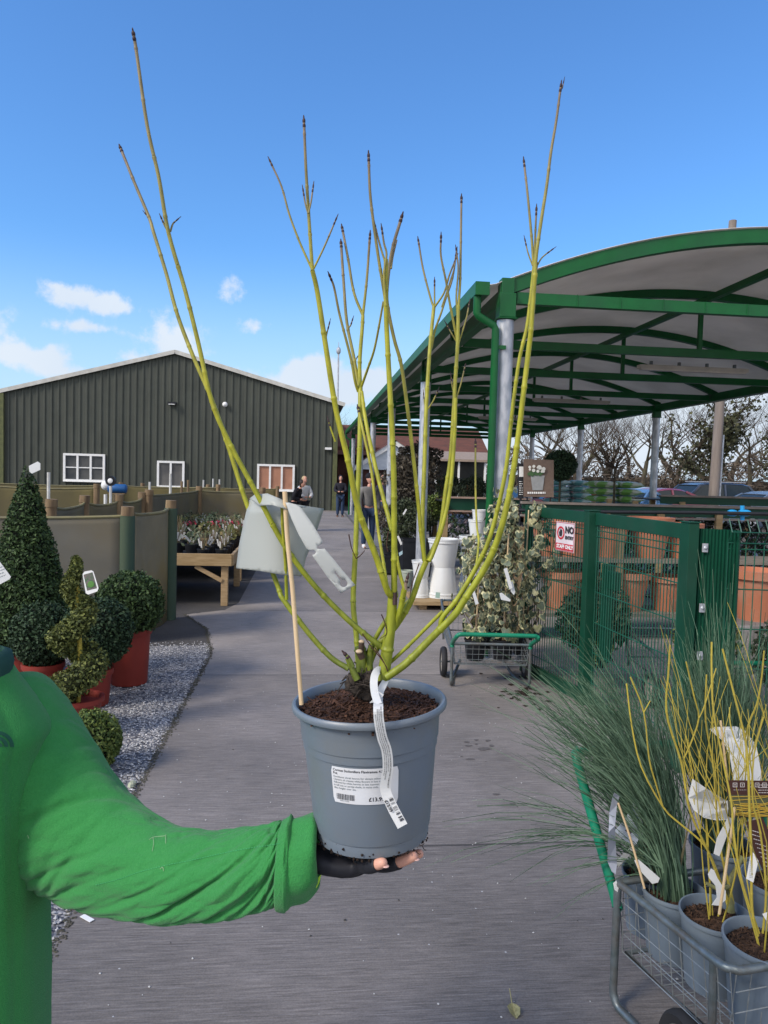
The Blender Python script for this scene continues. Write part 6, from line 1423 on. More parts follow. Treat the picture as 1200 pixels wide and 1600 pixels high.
# sticker with print
def rs(z): return .0935+(z-.03)*(.1050-.0935)/(.1475-.03)
SW, SH_ = .100, .056
def ST(x, y, o=.0009): 
    th = -1.5708-.57+x/.1005; z = .0895+y; r = rs(z)+o; return PL(r*math.cos(th), r*math.sin(th), z)
mb = MB(); nx_, ny_ = 28, 8; V = []
for i in range(nx_+1):
    for j in range(ny_+1):
        x, y = SW*i/nx_, SH_*j/ny_
        if i in (0,nx_) and j in (0,ny_): x += .002*(1 if i == 0 else -1)
        V.append(ST(x, y, .0006))
mb.add(V, [(i*(ny_+1)+j,(i+1)*(ny_+1)+j,(i+1)*(ny_+1)+j+1,i*(ny_+1)+j+1) for i in range(nx_) for j in range(ny_)])
stk = mb.build('price_sticker', mat('sticker', (.66,.68,.70), (.62,.62,.62), rough=.35, scale=30), dg, smooth=True)
mb = MB(); mbg = MB()
def put(s, x, y, size, bold=0, g=False):
    V, Fc = textgeo(s, size, bold); (mbg if g else mb).add([ST(x+a, y+b_) for a, b_ in V], Fc)
put('Cornus Stolonifera Flaviramea 4.5L', .003, .0495, .0054, .0001); put('Pot', .003, .0445, .0052, .0001)
for i, s in enumerate(['Deciduous shrub known for vibrant yellow stems','Clusters of creamy white flowers in late spring','followed by white berries in late summer. Grow','in full sun or partial shade, in moist soils.','Max height: over 2m.']): put(s, .003, .0395-i*.0044, .0041, .00005, True)
put('£13.99', .0555, .0055, .0085, .0002)
x = .006; rr = random.Random(4)
while x < .035: w = rr.choice([.0004,.0007,.0012]); mb.add([ST(x,.0055),ST(x+w,.0055),ST(x+w,.0145),ST(x,.0145)], [(0,1,2,3)]); x += w+rr.choice([.0005,.0009])
put('0000174320', .011, .0028, .003, 0, True)
mb.build('dark_print', M_ink, stk); mbg.build('small_print', M_inkg, stk)
# dirt crumbs under the rim of the base
mb = MB(); 
for i in range(90):
    th = rg.uniform(-2.9,-.2); r = .0885+rg.uniform(-.004,.004); c = PL(r*math.cos(th), r*math.sin(th), rg.exponential(.004)); mb.ell(c, (rg.uniform(.0007,.0024),)*3, 6, 4, noise=.3, rg=rr)
for (u, v, du, dv) in ((600,1345,6,8),(604,1352,-3,8),(655,1320,8,-2),(660,1322,6,6),(650,1330,8,4),(505,1318,-4,-6),(530,1336,-3,-6),(552,1345,5,5)): 
    a = P(u, v, 1.10); mb.tube(crom([a, P(u+du*.5, v+dv*.6+2, 1.10), P(u+du, v+dv, 1.10)],3), .0006, 4)
tag(mb.build('root_crumbs', M_soil, dg), kind='stuff')
# loop tag
lt = thing('loop_tag', 'long white printed strap tag looped on the held dogwood and hanging over its pot', 'tag', P(592,1085,1.10))
cen = crom([(606,1058,1.15),(598,1072,1.13),(592,1086,1.11),(591,1104,1.052),(592,1125,1.046),(597,1152,1.050),(604,1173,1.055),(606,1200,1.060),(602,1232,1.068),(612,1259,1.066),(629,1291,1.060)],5)
wd = np.interp(np.arange(len(cen)), [0,8,15,len(cen)-1], [9,12,15.5,17])
def strip(mb, cen, wd, o=0, lo=-.5, hi=.5, a=0, b_=None):
    b_ = len(cen) if b_ is None else b_; V = []
    for i in range(a, b_):
        q = cen[i]; t = np.array(cen[min(i+1,len(cen)-1)][:2])-np.array(cen[max(i-1,0)][:2]); t /= np.linalg.norm(t); nn = np.array([t[1],-t[0]])*-1
        for f in (lo, hi): V.append(P(q[0]-nn[0]*wd[i]*f, q[1]-nn[1]*wd[i]*f, q[2]+o))
    mb.add(V, [(2*i,2*i+1,2*i+3,2*i+2) for i in range(b_-a-1)])
mb = MB(); strip(mb, cen, wd); lp = crom([(591,1100,1.06),(586,1085,1.09),(584,1068,1.12),(586,1054,1.13),(592,1047,1.14),(598,1052,1.16)],5); strip(mb, lp, [12]*len(lp)); strip(mb, crom([(594,1082,1.095),(588,1092,1.09),(578,1098,1.09)],4), [13,13,12,11,9,7,5,3,1]); 
sp_ = mb.build('strap', M_paper, lt, smooth=False, solid=.0005)
mb = MB(); rr = random.Random(11); S0 = 15; S1_ = len(cen)-6
for row, (f, n0, n1, hgt) in enumerate(((.28,15,40,.13),(.08,16,36,.09),(-.10,16,38,.09),(-.28,18,37,.09))):
    i = n0
    while i < n1:
        t0 = rr.uniform(.0,.3)
        for k in range(5):   # broken strokes between ring i and i+1
            s0, s1 = k/5+.02, k/5+rr.uniform(.08,.16); V = []
            for s in (s0, s1):
                q = np.array(cen[i])*(1-s)+np.array(cen[i+1])*s; t = np.array(cen[i+1][:2])-np.array(cen[i][:2]); t /= np.linalg.norm(t); nn = np.array([-t[1],t[0]])
                for g in (f-hgt/2, f+hgt/2*rr.uniform(.4,1)): V.append(P(q[0]-nn[0]*wd[i]*g, q[1]-nn[1]*wd[i]*g, q[2]-.0012))
            mb.add(V, [(0,1,3,2)])
        i += 1
for k in range(22):
    i = len(cen)-8+k/22*6; j = int(i); s = i-j
    if rr.random() < .25: continue
    w_ = rr.choice([.06,.1,.2]); V = []
    for ss in (s, s+w_):
        q = np.array(cen[j])*(1-ss)+np.array(cen[j+1])*ss; t = np.array(cen[j+1][:2])-np.array(cen[j][:2]); t /= np.linalg.norm(t); nn = np.array([-t[1],t[0]])
        for g in (-.42,-.02): V.append(P(q[0]+nn[0]*wd[j]*g, q[1]+nn[1]*wd[j]*g, q[2]-.0012))
    mb.add(V, [(0,1,3,2)])
q0 = np.array(cen[-8]); q1 = np.array(cen[-2]); t = (q1-q0)[:2]; t /= np.linalg.norm(t); nn = np.array([t[1],-t[0]]); V, Fc = textgeo('£13.99', 7.5, .25)
mb.add([P(q0[0]+t[0]*a+nn[0]*(b_)-nn[0]*(7.2), q0[1]+t[1]*a+nn[1]*b_-nn[1]*7.2, np.interp(a,[0,30],[q0[2],q1[2]])-.0014) for a, b_ in V], Fc)
mb.build('print', M_ink, sp_)
# cane with hanging picture card seen from the back
mb = MB(); pxstem(mb, [(471,1101),(464,1010),(457,920),(449,840),(445,768)], 1.115,1.12,8.5,9.5,4,False,10); o = mb.build('label_cane', M_cane, None, smooth=True); tag(o, 'smooth pale cane standing in the held pot, carrying the large blank card', 'cane')
M_backcard = mat('card_back', (.46,.48,.44), (.42,.44,.40), rough=.42, scale=5, trans=.2)
def dcard(u, v):
    return 1.15+.055*((u-438)/65)**2+.02*max(0,(800-v)/25)
lc = thing('label_card', 'large grey white folded card on the cane with a notched strap tail', 'tag', P(440,900,1.15))
def grid_poly(ol, dfun, holes=(), cut=6):
    V, Fc = polygeo([ol]+list(holes)); bm = __import__('bmesh').new(); vs = [bm.verts.new((x,y,0)) for x,y in V]
    for f in Fc:
        try: bm.faces.new([vs[i] for i in f])
        except ValueError: pass
    import bmesh as bmh
    bmh.ops.triangulate(bm, faces=bm.faces[:])
    for _ in range(cut):
        ed = [e for e in bm.edges if e.calc_length() > 9]
        if not ed: break
        bmh.ops.subdivide_edges(bm, edges=ed, cuts=1); bmh.ops.triangulate(bm, faces=bm.faces[:])
    bm.verts.index_update(); V = [(v.co.x, v.co.y) for v in bm.verts]; Fc = [tuple(x.index for x in f.verts) for f in bm.faces]; bm.free()
    return [P(u, v, dfun(u, v)) for u, v in V], Fc
mb = MB(); mb.add(*grid_poly([(389,782),(400,774),(420,772),(440,781),(460,788),(506,795),(492,838),(478,872),(471,901),(440,898),(405,892),(369,888),(374,850),(382,812)], dcard)); mb.build('card', M_backcard, lc, smooth=True, solid=.0008)
mb = MB(); mb.add(*grid_poly([(390,779),(398,773),(418,771),(437,779),(458,790),(480,792),(452,797),(425,789),(405,790)], lambda u, v: dcard(u, v)-.014-.03*math.sin(max(0,min(1,(u-385)/90))*3.1))); mb.build('folded_flap', M_backcard, lc, smooth=True, solid=.0008)
hole = [(537+6*math.cos(a), 912+6*math.sin(a)) for a in np.linspace(-2.6,2.7,12)]
keyh = [(521.5,893.5),(524,892.5),(534.5,905.5)]+[(537+6*math.cos(a), 911.5+6*math.sin(a)) for a in np.linspace(-1.7,3.6,14)]+[(531.5,907)]
tail = [(446,785),(462,788),(471,794),(488,818),(504,845),(503,850),(497,853),(495,857),(500,858),(507,857),(520,872),(536,892),(555,914),(533,927),(512,902),(490,871),(488,867),(492,866),(494,862),(490,859),(483,860),(479,857),(466,834),(456,812)]
mb = MB(); mb.add(*grid_poly(tail, lambda u, v: 1.105-.010*math.sin((v-785)/140*3.1), holes=[keyh])); mb.build('strap_tail', mat('card_back_light', (.54,.56,.53), (.50,.52,.49), rough=.42, scale=5, trans=.15), lc, smooth=True, solid=.0008)
# ---------------------------------------------------------------- person holding the plant
M_fleece = mat('green_fleece', (.042,.235,.062), (.034,.20,.052), rough=.95, scale=260, detail=3, sheen=.15, spec=.03, bump=.8, bscale=420, bdist=.0022, contrast=(.3,.7))
M_collar = mat('dark_green_collar', (.02,.07,.055), rough=.9, bump=.4, bscale=500)
M_glove = mat('black_glove', (.012,.013,.018), (.02,.02,.026), rough=.55, scale=60)
def head_geo(mb, c, s, M):
    """head with brow, sockets, nose, cheeks and jaw; local -Y is the face, M turns it"""
    n, m = 40, 30; V = []
    for i in range(m+1):
        ph = math.pi*i/m; z = math.cos(ph)
        for j in range(n):
            t = 2*math.pi*j/n; x = math.sin(ph)*math.cos(t); y = math.sin(ph)*math.sin(t)
            px, py, pz = .076*x, .094*y, .118*z
            if z < 0: px *= 1-.38*(-z)**1.6; py = py*(1-.22*(-z)**2)-(.012*(-z) if y < 0 else -.010*(-z))
            if y < 0:
                f = min(1, -y*1.6); py *= .93
                py -= f*.024*math.exp(-(x/.13)**2-((z+.16)/.16)**2); py -= f*.010*math.exp(-(x/.12)**2-((z-.02)/.16)**2)
                py += f*.010*math.exp(-((abs(x)-.40)/.17)**2-((z-.07)/.11)**2); py -= f*.004*math.exp(-((z-.24)/.10)**2)
                py -= f*.004*math.exp(-(x/.28)**2-((z+.48)/.09)**2); py += f*.004*math.exp(-((z+.62)/.07)**2); py -= f*.007*math.exp(-(x/.35)**2-((z+.86)/.14)**2)
            V.append(Vector(c)+M@(Vector((px, py, pz))*s))
    mb.add(V, [(i*n+j,(i+1)*n+j,(i+1)*n+(j+1)%n,i*n+(j+1)%n) for i in range(m) for j in range(n)])
def face_parts(c, s, M, body, cap=True):
    c = Vector(c)
    for q in (-1, 1):
        mb = MB(); mb.ell(c+M@Vector((.030*q,-.0705,.008))*s, (.0125*s,.0105*s,.0070*s), 12, 8, M=M); mb.ell(c+M@Vector((.030*q,-.0805,.008))*s, (.0045*s,.002*s,.0045*s), 8, 6, mi=1, M=M); mb.build('eye', [M_white, M_ink], body, smooth=True)
        mb = MB(); mb.ell(c+M@Vector((.032*q,-.083,.033))*s, (.016*s,.004*s,.0028*s), 10, 5, M=M); mb.build('eyebrow', mat('brow_hair', (.05,.03,.02), rough=.8), body, smooth=True)
        mb = MB(); mb.ell(c+M@Vector((.076*q,.008,-.005))*s, (.008*s,.018*s,.030*s), 10, 8, M=M); mb.build('ear', M_skin, body, smooth=True)
    mb = MB(); mb.ell(c+M@Vector((0,-.086,-.055))*s, (.021*s,.006*s,.0055*s), 12, 6, M=M); mb.build('mouth', mat('lips', (.42,.17,.14), rough=.5), body, smooth=True)
pr = thing('person', 'person in green fleece holding the potted dogwood on one gloved hand', 'person', K(-.79,1.37,0))
# body: one continuous skinned figure
J = {'pel':(-.79,1.38,.92),'wai':(-.79,1.38,1.05),'che':(-.80,1.385,1.17),'nec':(-.82,1.40,1.31),'hd0':(-.87,1.40,1.43),
 'hl':(-.735,1.36,.84),'kl':(-.72,1.37,.48),'al':(-.72,1.40,.08),'tl':(-.71,1.27,.035),'hr':(-.86,1.36,.84),'kr':(-.90,1.37,.48),'ar':(-.90,1.40,.08),'tr':(-.91,1.27,.035),
 'sr':(-.96,1.39,1.26),'er':(-1.03,1.40,1.06),'wr':(-1.02,1.33,.84)}
sl_, el_, wl_ = P(40,1150,1.47), P(205,1340,1.35), P(488,1335,1.17)
names = list(J); V = [K(*J[n]) for n in names]; ix = {n: i for i, n in enumerate(names)}
V += [sl_, el_, P(380,1366,1.21), wl_]; n0 = len(names)
E = [(ix[a], ix[b]) for a, b in (('pel','wai'),('wai','che'),('che','nec'),('nec','hd0'),('pel','hl'),('hl','kl'),('kl','al'),('al','tl'),('pel','hr'),('hr','kr'),('kr','ar'),('ar','tr'),('che','sr'),('sr','er'),('er','wr'))]+[(ix['che'],n0),(n0,n0+1),(n0+1,n0+2),(n0+2,n0+3)]
Rd = {'pel':.08,'wai':.08,'che':.09,'nec':.055,'hd0':.05,'hl':.065,'kl':.055,'al':.04,'tl':.03,'hr':.065,'kr':.055,'ar':.04,'tr':.03,'sr':.05,'er':.04,'wr':.028,'mr':.03}
V2, Fc = skin(V, E, [Rd[n] for n in names]+[.045,.042,.035,.026], 2); mb = MB(); mb.add(V2, Fc); HM = Matrix.Rotation(-YAW-.25, 3, 'Z'); hcn = K(-.885,1.40,1.525); head_geo(mb, hcn, 1.0, HM)
body = mb.build('body', M_skin, pr, smooth=True, angle=180)
# face, hair (outside the photo on the left)
face_parts(hcn, 1.0, HM, body)
mb = MB(); mb.ell(Vector(hcn)+HM@Vector((0,.014,.040)), (.084,.090,.096), 30, 20, noise=.015, rg=random.Random(1), M=HM); mb.ell(Vector(hcn)+HM@Vector((0,.055,-.03)), (.070,.045,.075), 20, 12, noise=.02, rg=random.Random(2), M=HM); mb.build('hair', mat('brown_hair', (.05,.03,.02), (.03,.018,.012), rough=.6, scale=90, bump=.6, bscale=300), pr, smooth=True, angle=180)
# fleece torso
from mathutils import noise as mnoise
secs = [(.56,-.79,.165,.15,1.375),(.59,-.79,.168,.152,1.375),(.72,-.79,.167,.15,1.375),(.85,-.79,.166,.142,1.375),(1.0,-.79,.166,.138,1.375),(1.10,-.79,.168,.138,1.375),(1.17,-.79,.168,.138,1.375),(1.21,-.79,.172,.13,1.38),(1.245,-.79,.150,.118,1.385),(1.275,-.79,.125,.10,1.39),(1.30,-.79,.105,.084,1.395),(1.33,-.795,.088,.074,1.40),(1.345,-.80,.078,.07,1.40)]
S = crom([np.array(s) for s in secs], 8); n = 96; V = []
for (z, cx_, hw, hd, cd) in S:
    for j in range(n):
        a = 2*math.pi*j/n; c, s = math.cos(a), math.sin(a); e = .82
        x = hw*abs(c)**e*(1 if c > 0 else -1); y = hd*abs(s)**e*(1 if s > 0 else -1)
        f = 1
        if z < 1.3:   # vertical drape folds
            f += .022*math.exp(-((a-5.55-.25*(1.3-z))/.10)**2)-.028*math.exp(-((a-5.75-.22*(1.3-z))/.08)**2)+.02*math.exp(-((a-5.05-.1*(z-1))/.16)**2)+.012*math.sin(a*7+z*6)
        f += .012*mnoise.noise(Vector((a*2.5, z*7, 2)))-.012*max(0,.2-abs(mnoise.noise(Vector((a*3.2, z*2.2, 5)))))/.2
        x *= f; y *= f
        V.append(K(cx_+x, cd-.03+y, z))
k = len(S); mb = MB(); mb.add(V, [(i*n+j,i*n+(j+1)%n,(i+1)*n+(j+1)%n,(i+1)*n+j) for i in range(k-1) for j in range(n)])
jk = mb.build('fleece_jacket', M_fleece, pr, smooth=True, angle=180)
# sleeve
sec = [(5,1054,-60,1200,1.48),(48,1052,-20,1290,1.475),(80,1078,0,1330,1.465),(110,1120,28,1360,1.45),(138,1162,62,1382,1.43),(165,1206,92,1398,1.40),(200,1246,125,1414,1.36),(243,1277,180,1429,1.31),(290,1296,240,1437,1.265),(340,1300,300,1436,1.235),(390,1295,360,1433,1.205),(425,1289,408,1422,1.185),(438,1287,432,1415,1.175),(448,1289,445,1412,1.172)]
cuff = [(438,1290,433,1412,1.175),(440,1285,434,1417,1.174),(444,1283,438,1419,1.173),(451,1279,448,1420,1.171),(455,1281,454,1416,1.17),(458,1284,459,1411,1.17),(474,1278,480,1405,1.168),(489,1274,494,1390,1.165),(496,1281,500,1378,1.165),(495,1293,497,1368,1.165),(485,1300,488,1362,1.165)]
def loft(sec, m, n, wr=None, ratio=.86):
    S = crom([np.array(s, float) for s in sec], m); V = []
    for i, (tu, tv, bu, bv, d) in enumerate(S):
        T = P(tu, tv, d); B = P(bu, bv, d); c = (T+B)/2; h = (T-B)/2; r = np.linalg.norm(h); s = i/(len(S)-1)
        for j in range(n):
            a = 2*math.pi*j/n; w = wr(s, a)*(.14/ (2*r))**.5 if wr else 0
            V.append(c+h*(math.cos(a)*(1+w/r))-F*(math.sin(a)*(r*ratio+w)))
    k = len(S); return V, [(i*n+j,i*n+(j+1)%n,(i+1)*n+(j+1)%n,(i+1)*n+j) for i in range(k-1) for j in range(n)]
rr = random.Random(6)
# folds: (s at top, slope of s per radian, width, depth, angle centre, angle spread)
from mathutils import noise as mnoise
folds = []
for q in range(10):
    s0 = .30+q*.070+rr.uniform(-.012,.012); folds.append((s0, rr.uniform(.10,.15), rr.uniform(.008,.014), rr.uniform(-.010,-.006), rr.uniform(1.2,2.1), rr.uniform(.6,1.1)))
    folds.append((s0+.022, rr.uniform(.10,.15), rr.uniform(.014,.02), rr.uniform(.003,.006), rr.uniform(1.2,2.0), rr.uniform(.7,1.1)))
for q in range(7): folds.append((.12+.055*q, rr.uniform(.04,.09), rr.uniform(.010,.016), -rr.uniform(.005,.008), rr.uniform(1.3,2.3), rr.uniform(.6,.9)))
def wr(s, a):
    w = 0; a_ = a if a < math.pi*1.5 else a-2*math.pi
    for (s0, k, wd_, dp, ac, asp) in folds:
        w += dp*.95*math.exp(-((s-(s0-k*(a_-ac)))/wd_)**2)*math.exp(-((a_-ac)/asp)**2)
    p_ = Vector(((s+.115*a_)*13, a_*1.1, 3.0)); n_ = mnoise.noise(p_); w -= .0058*max(0,.22-abs(n_))/.22*(.6+.4*mnoise.noise(Vector((s*6, a_*2, 9))))
    n_ = mnoise.noise(Vector(((s+.10*a_)*26, a_*2.2, 7.0))); w -= .0022*max(0,.25-abs(n_))/.25; w += .004*mnoise.noise(Vector((s*7+a_*.6, a_*1.5, 1.0)))
    w += .0006*math.sin(a*3+s*30)+.0004*math.sin(a*5-s*47)
    return w*min(1, s*7)*min(1,max(.1,(1-s)*14))
mb = MB(); mb.add(*loft(sec, 20, 200, wr)); slv = mb.build('sleeve', M_fleece, jk, smooth=True, angle=180)
mb = MB(); mb.add(*loft(cuff, 6, 96, lambda s, a: .0022*math.sin(a*3+1+s*4)+.0014*math.sin(a*7-s*9) if s > .3 else 0)); cf = mb.build('cuff', M_fleece, jk, smooth=True, angle=180)
# helper: drop a point from the camera ray onto a mesh
from mathutils.bvhtree import BVHTree
bpy.context.view_layer.update()
def bvh(*obs):
    vs = []; fs = []
    for o in obs:
        k = len(vs); mw = o.matrix_world; vs += [mw@v.co for v in o.data.vertices]; fs += [tuple(i+k for i in p.vertices) for p in o.data.polygons]
    return BVHTree.FromPolygons(vs, fs)
BT = bvh(jk, slv, cf)
def surf(u, v, off=.0015):
    r = P(u, v, 1)-C0; r = Vector(r).normalized(); h = BT.ray_cast(Vector(C0), r)
    return None if h[0] is None else np.array(h[0]-r*off)
def seam(pts, w, mt, par, off=.0012, name='seam', dash=False):
    mb = MB(); c = [surf(q[0], q[1], off) for q in crom([(a, b_, 0) for a, b_ in pts], 10)]; c = [q for q in c if q is not None]
    if dash:
        for a, b_ in zip(c[::1], c[1::1]): mb.tube([a, a+(b_-a)*.6], w, 4)
    elif len(c) > 1: mb.tube(c, w, 5)
    return mb.build(name, mt, par, smooth=not dash)
M_seam = mat('seam_thread', (.06,.33,.12), rough=.9)
seam([(150,1383),(185,1374),(220,1362),(260,1352),(300,1344),(340,1335),(380,1327),(420,1321),(438,1318)], .0008, M_seam, slv, .0006, 'seam', True)
0 and seam([(104,1165),(100,1200),(90,1250),(84,1300),(82,1330)], .0011, mat('seam_dark', (.015,.12,.04), rough=.95), slv, .0002)
M_lint = mat('lint', (.25,.42,.22), rough=.9)
for pts in ([(238,1330),(240,1318),(239,1308)],[(233,1312),(240,1308),(258,1306)],[(259,1304),(259,1318)],[(250,1358),(254,1355),(256,1361)],[(43,1305),(45,1310)]): seam(pts, .0006, M_lint, slv, .0008, 'lint_mark')
# emblem: nested quarter domes on the chest
mb = MB()
for r0, r1 in ((27,21),(18,12),(9,0)):
    V = []; m = 16
    for i in range(m+1):
        a = math.pi*i/m/2*1.0
        for r in (r0, max(r1,.01)):
            p = surf(-5+r*math.cos(a), 1167-r*math.sin(a)*.93, .0016); V.append(p if p is not None else P(0,1160,1.2))
    mb.add(V, [(2*i,2*i+1,2*i+3,2*i+2) for i in range(m)])
mb.build('chest_emblem', mat('emblem', (.02,.10,.055), rough=.8), jk)
# collar
mb = MB(); c0 = K(-.800,1.36,1.322); ring = []
for j in range(48):
    a = 2*math.pi*j/48; ring.append((c0+RH*.100*math.cos(a)+FHv*.088*math.sin(a)+ZH*(.006*math.cos(a)-.012*(math.sin(a) < -.5)), a))
V = []
for p, a in ring:
    out = RH*math.cos(a)+FHv*math.sin(a)
    for (o, z) in ((.006,-.022),(.010,.0),(.006,.018),(-.008,.024),(-.014,.01),(-.010,-.02)): V.append(p+out*o+ZH*z)
mb.add(V, [(6*i+j,6*((i+1)%48)+j,6*((i+1)%48)+(j+1)%6,6*i+(j+1)%6) for i in range(48) for j in range(6)]); mb.build('collar', M_collar, jk, smooth=True, angle=80)
# trousers, shoes, right sleeve
def skinpart(name, pts, edges, rads, mt, parent, sub=2):
    V, Fc = skin(pts, edges, rads, sub); mb = MB(); mb.add(V, Fc); return mb.build(name, mt, parent, smooth=True, angle=180)
skinpart('trousers', [K(*J[n]) for n in ('pel','hl','kl','al','hr','kr','ar')], [(0,1),(1,2),(2,3),(0,4),(4,5),(5,6)], [.08,.08,.07,.06,.08,.07,.06], mat('dark_trousers', (.03,.035,.045), (.02,.024,.03), rough=.9), pr)
for a, b_ in (('al','tl'),('ar','tr')): skinpart('shoe', [K(*J[a])-ZH*.02, K(*J[b_])], [(0,1)], [.055,.042], M_black, pr)
rw = K(-1.02,1.32,.80); pts = [K(*J['wr']), rw]; ed = [(0,1)]; rd = [(.028,.02),(.036,.018)]
for q, (dx, L, r) in enumerate(((-.026,.085,.0085),(-.009,.095,.009),(.009,.09,.0088),(.025,.072,.0078),(.040,.055,.0098))):
    b0 = rw+FHv*dx+ZH*(-.018 if q < 4 else .01); k = len(pts); pts += [b0, b0-ZH*L*.5-RH*.004, b0-ZH*L-RH*-.014]; ed += [(1,k),(k,k+1),(k+1,k+2)]; rd += [(r,)*2,(r*.95,)*2,(r*.8,)*2]
skinpart('hand', pts, ed, rd, M_skin, pr, 2)
skinpart('right_sleeve', [K(-.90,1.39,1.27),K(*J['sr']),K(*J['er']),K(*J['wr'])], [(0,1),(1,2),(2,3)], [.07,.075,.06,.045], M_fleece, jk)
# hand under the pot: glove with bare fingertips
def HP(u, v, d): return P(u, v, d)
hp_ = [HP(470,1335,1.165), HP(505,1342,1.16), HP(535,1352,1.165), HP(560,1352,1.17)]
fing = [ # index .. little, thumb
 [HP(562,1352,1.145), HP(578,1354,1.115), HP(592,1350,1.100), HP(604,1346,1.092)],
 [HP(575,1350,1.165), HP(604,1352,1.150), HP(630,1345,1.135), HP(652,1335,1.125)],
 [HP(575,1347,1.190), HP(610,1345,1.190), HP(640,1338,1.185), HP(662,1332,1.180)],
 [HP(568,1344,1.215), HP(598,1340,1.225), HP(622,1334,1.225), HP(640,1330,1.220)]]
thumb = [HP(520,1338,1.195), HP(528,1330,1.235), HP(545,1322,1.270), HP(565,1318,1.285)]
pts = hp_[:]; ed = [(0,1),(1,2),(2,3)]; rd = [(.026,.020),(.028,.017),(.036,.013),(.036,.012)]
for f, r in zip(fing+[thumb], (.0095,.0098,.0092,.0082,.0105)):
    k = len(pts); pts += f; ed += [(3 if f is not thumb else 1, k),(k,k+1),(k+1,k+2),(k+2,k+3)]; rd += [(r*1.05,)*2,(r,)*2,(r*.95,)*2,(r*.8,)*2]
hand = skinpart('hand', pts, ed, rd, M_skin, pr, 2)
hm_ = hand.data; tipd = [(f[3], c) for f, c in zip(fing+[thumb], (.020,.034,.034,.03,.03))]; org_ = np.array(ORG[pr.name])
vv = np.array([v.co for v in hm_.vertices])+org_; nn_ = np.array([v.normal for v in hm_.vertices])
keep = np.all([np.linalg.norm(vv-t_, axis=1) > c for t_, c in tipd], axis=0)
mb = MB(); mb.add(vv+nn_*.0016, [tuple(p.vertices) for p in hm_.polygons if all(keep[k] for k in p.vertices)]); mb.build('glove', M_glove, pr, smooth=True, angle=180, solid=.0012)
for f in fing[:2]:
    dr = f[3]-f[2]; dr /= np.linalg.norm(dr); mb = MB(); mb.ell(f[3]-dr*.002-ZH*.0065, (.0055,.0055,.0015), 10, 6); mb.build('fingernail', mat('nail', (.66,.42,.36), rough=.3), pr, smooth=True)
card('glove_label', 'lime yellow cuff lining', 'label', [(493,1382),(497,1372),(502,1366),(499,1379),(494,1388)], 1.14, mat('lime', (.38,.62,.05), rough=.7), parent=pr)
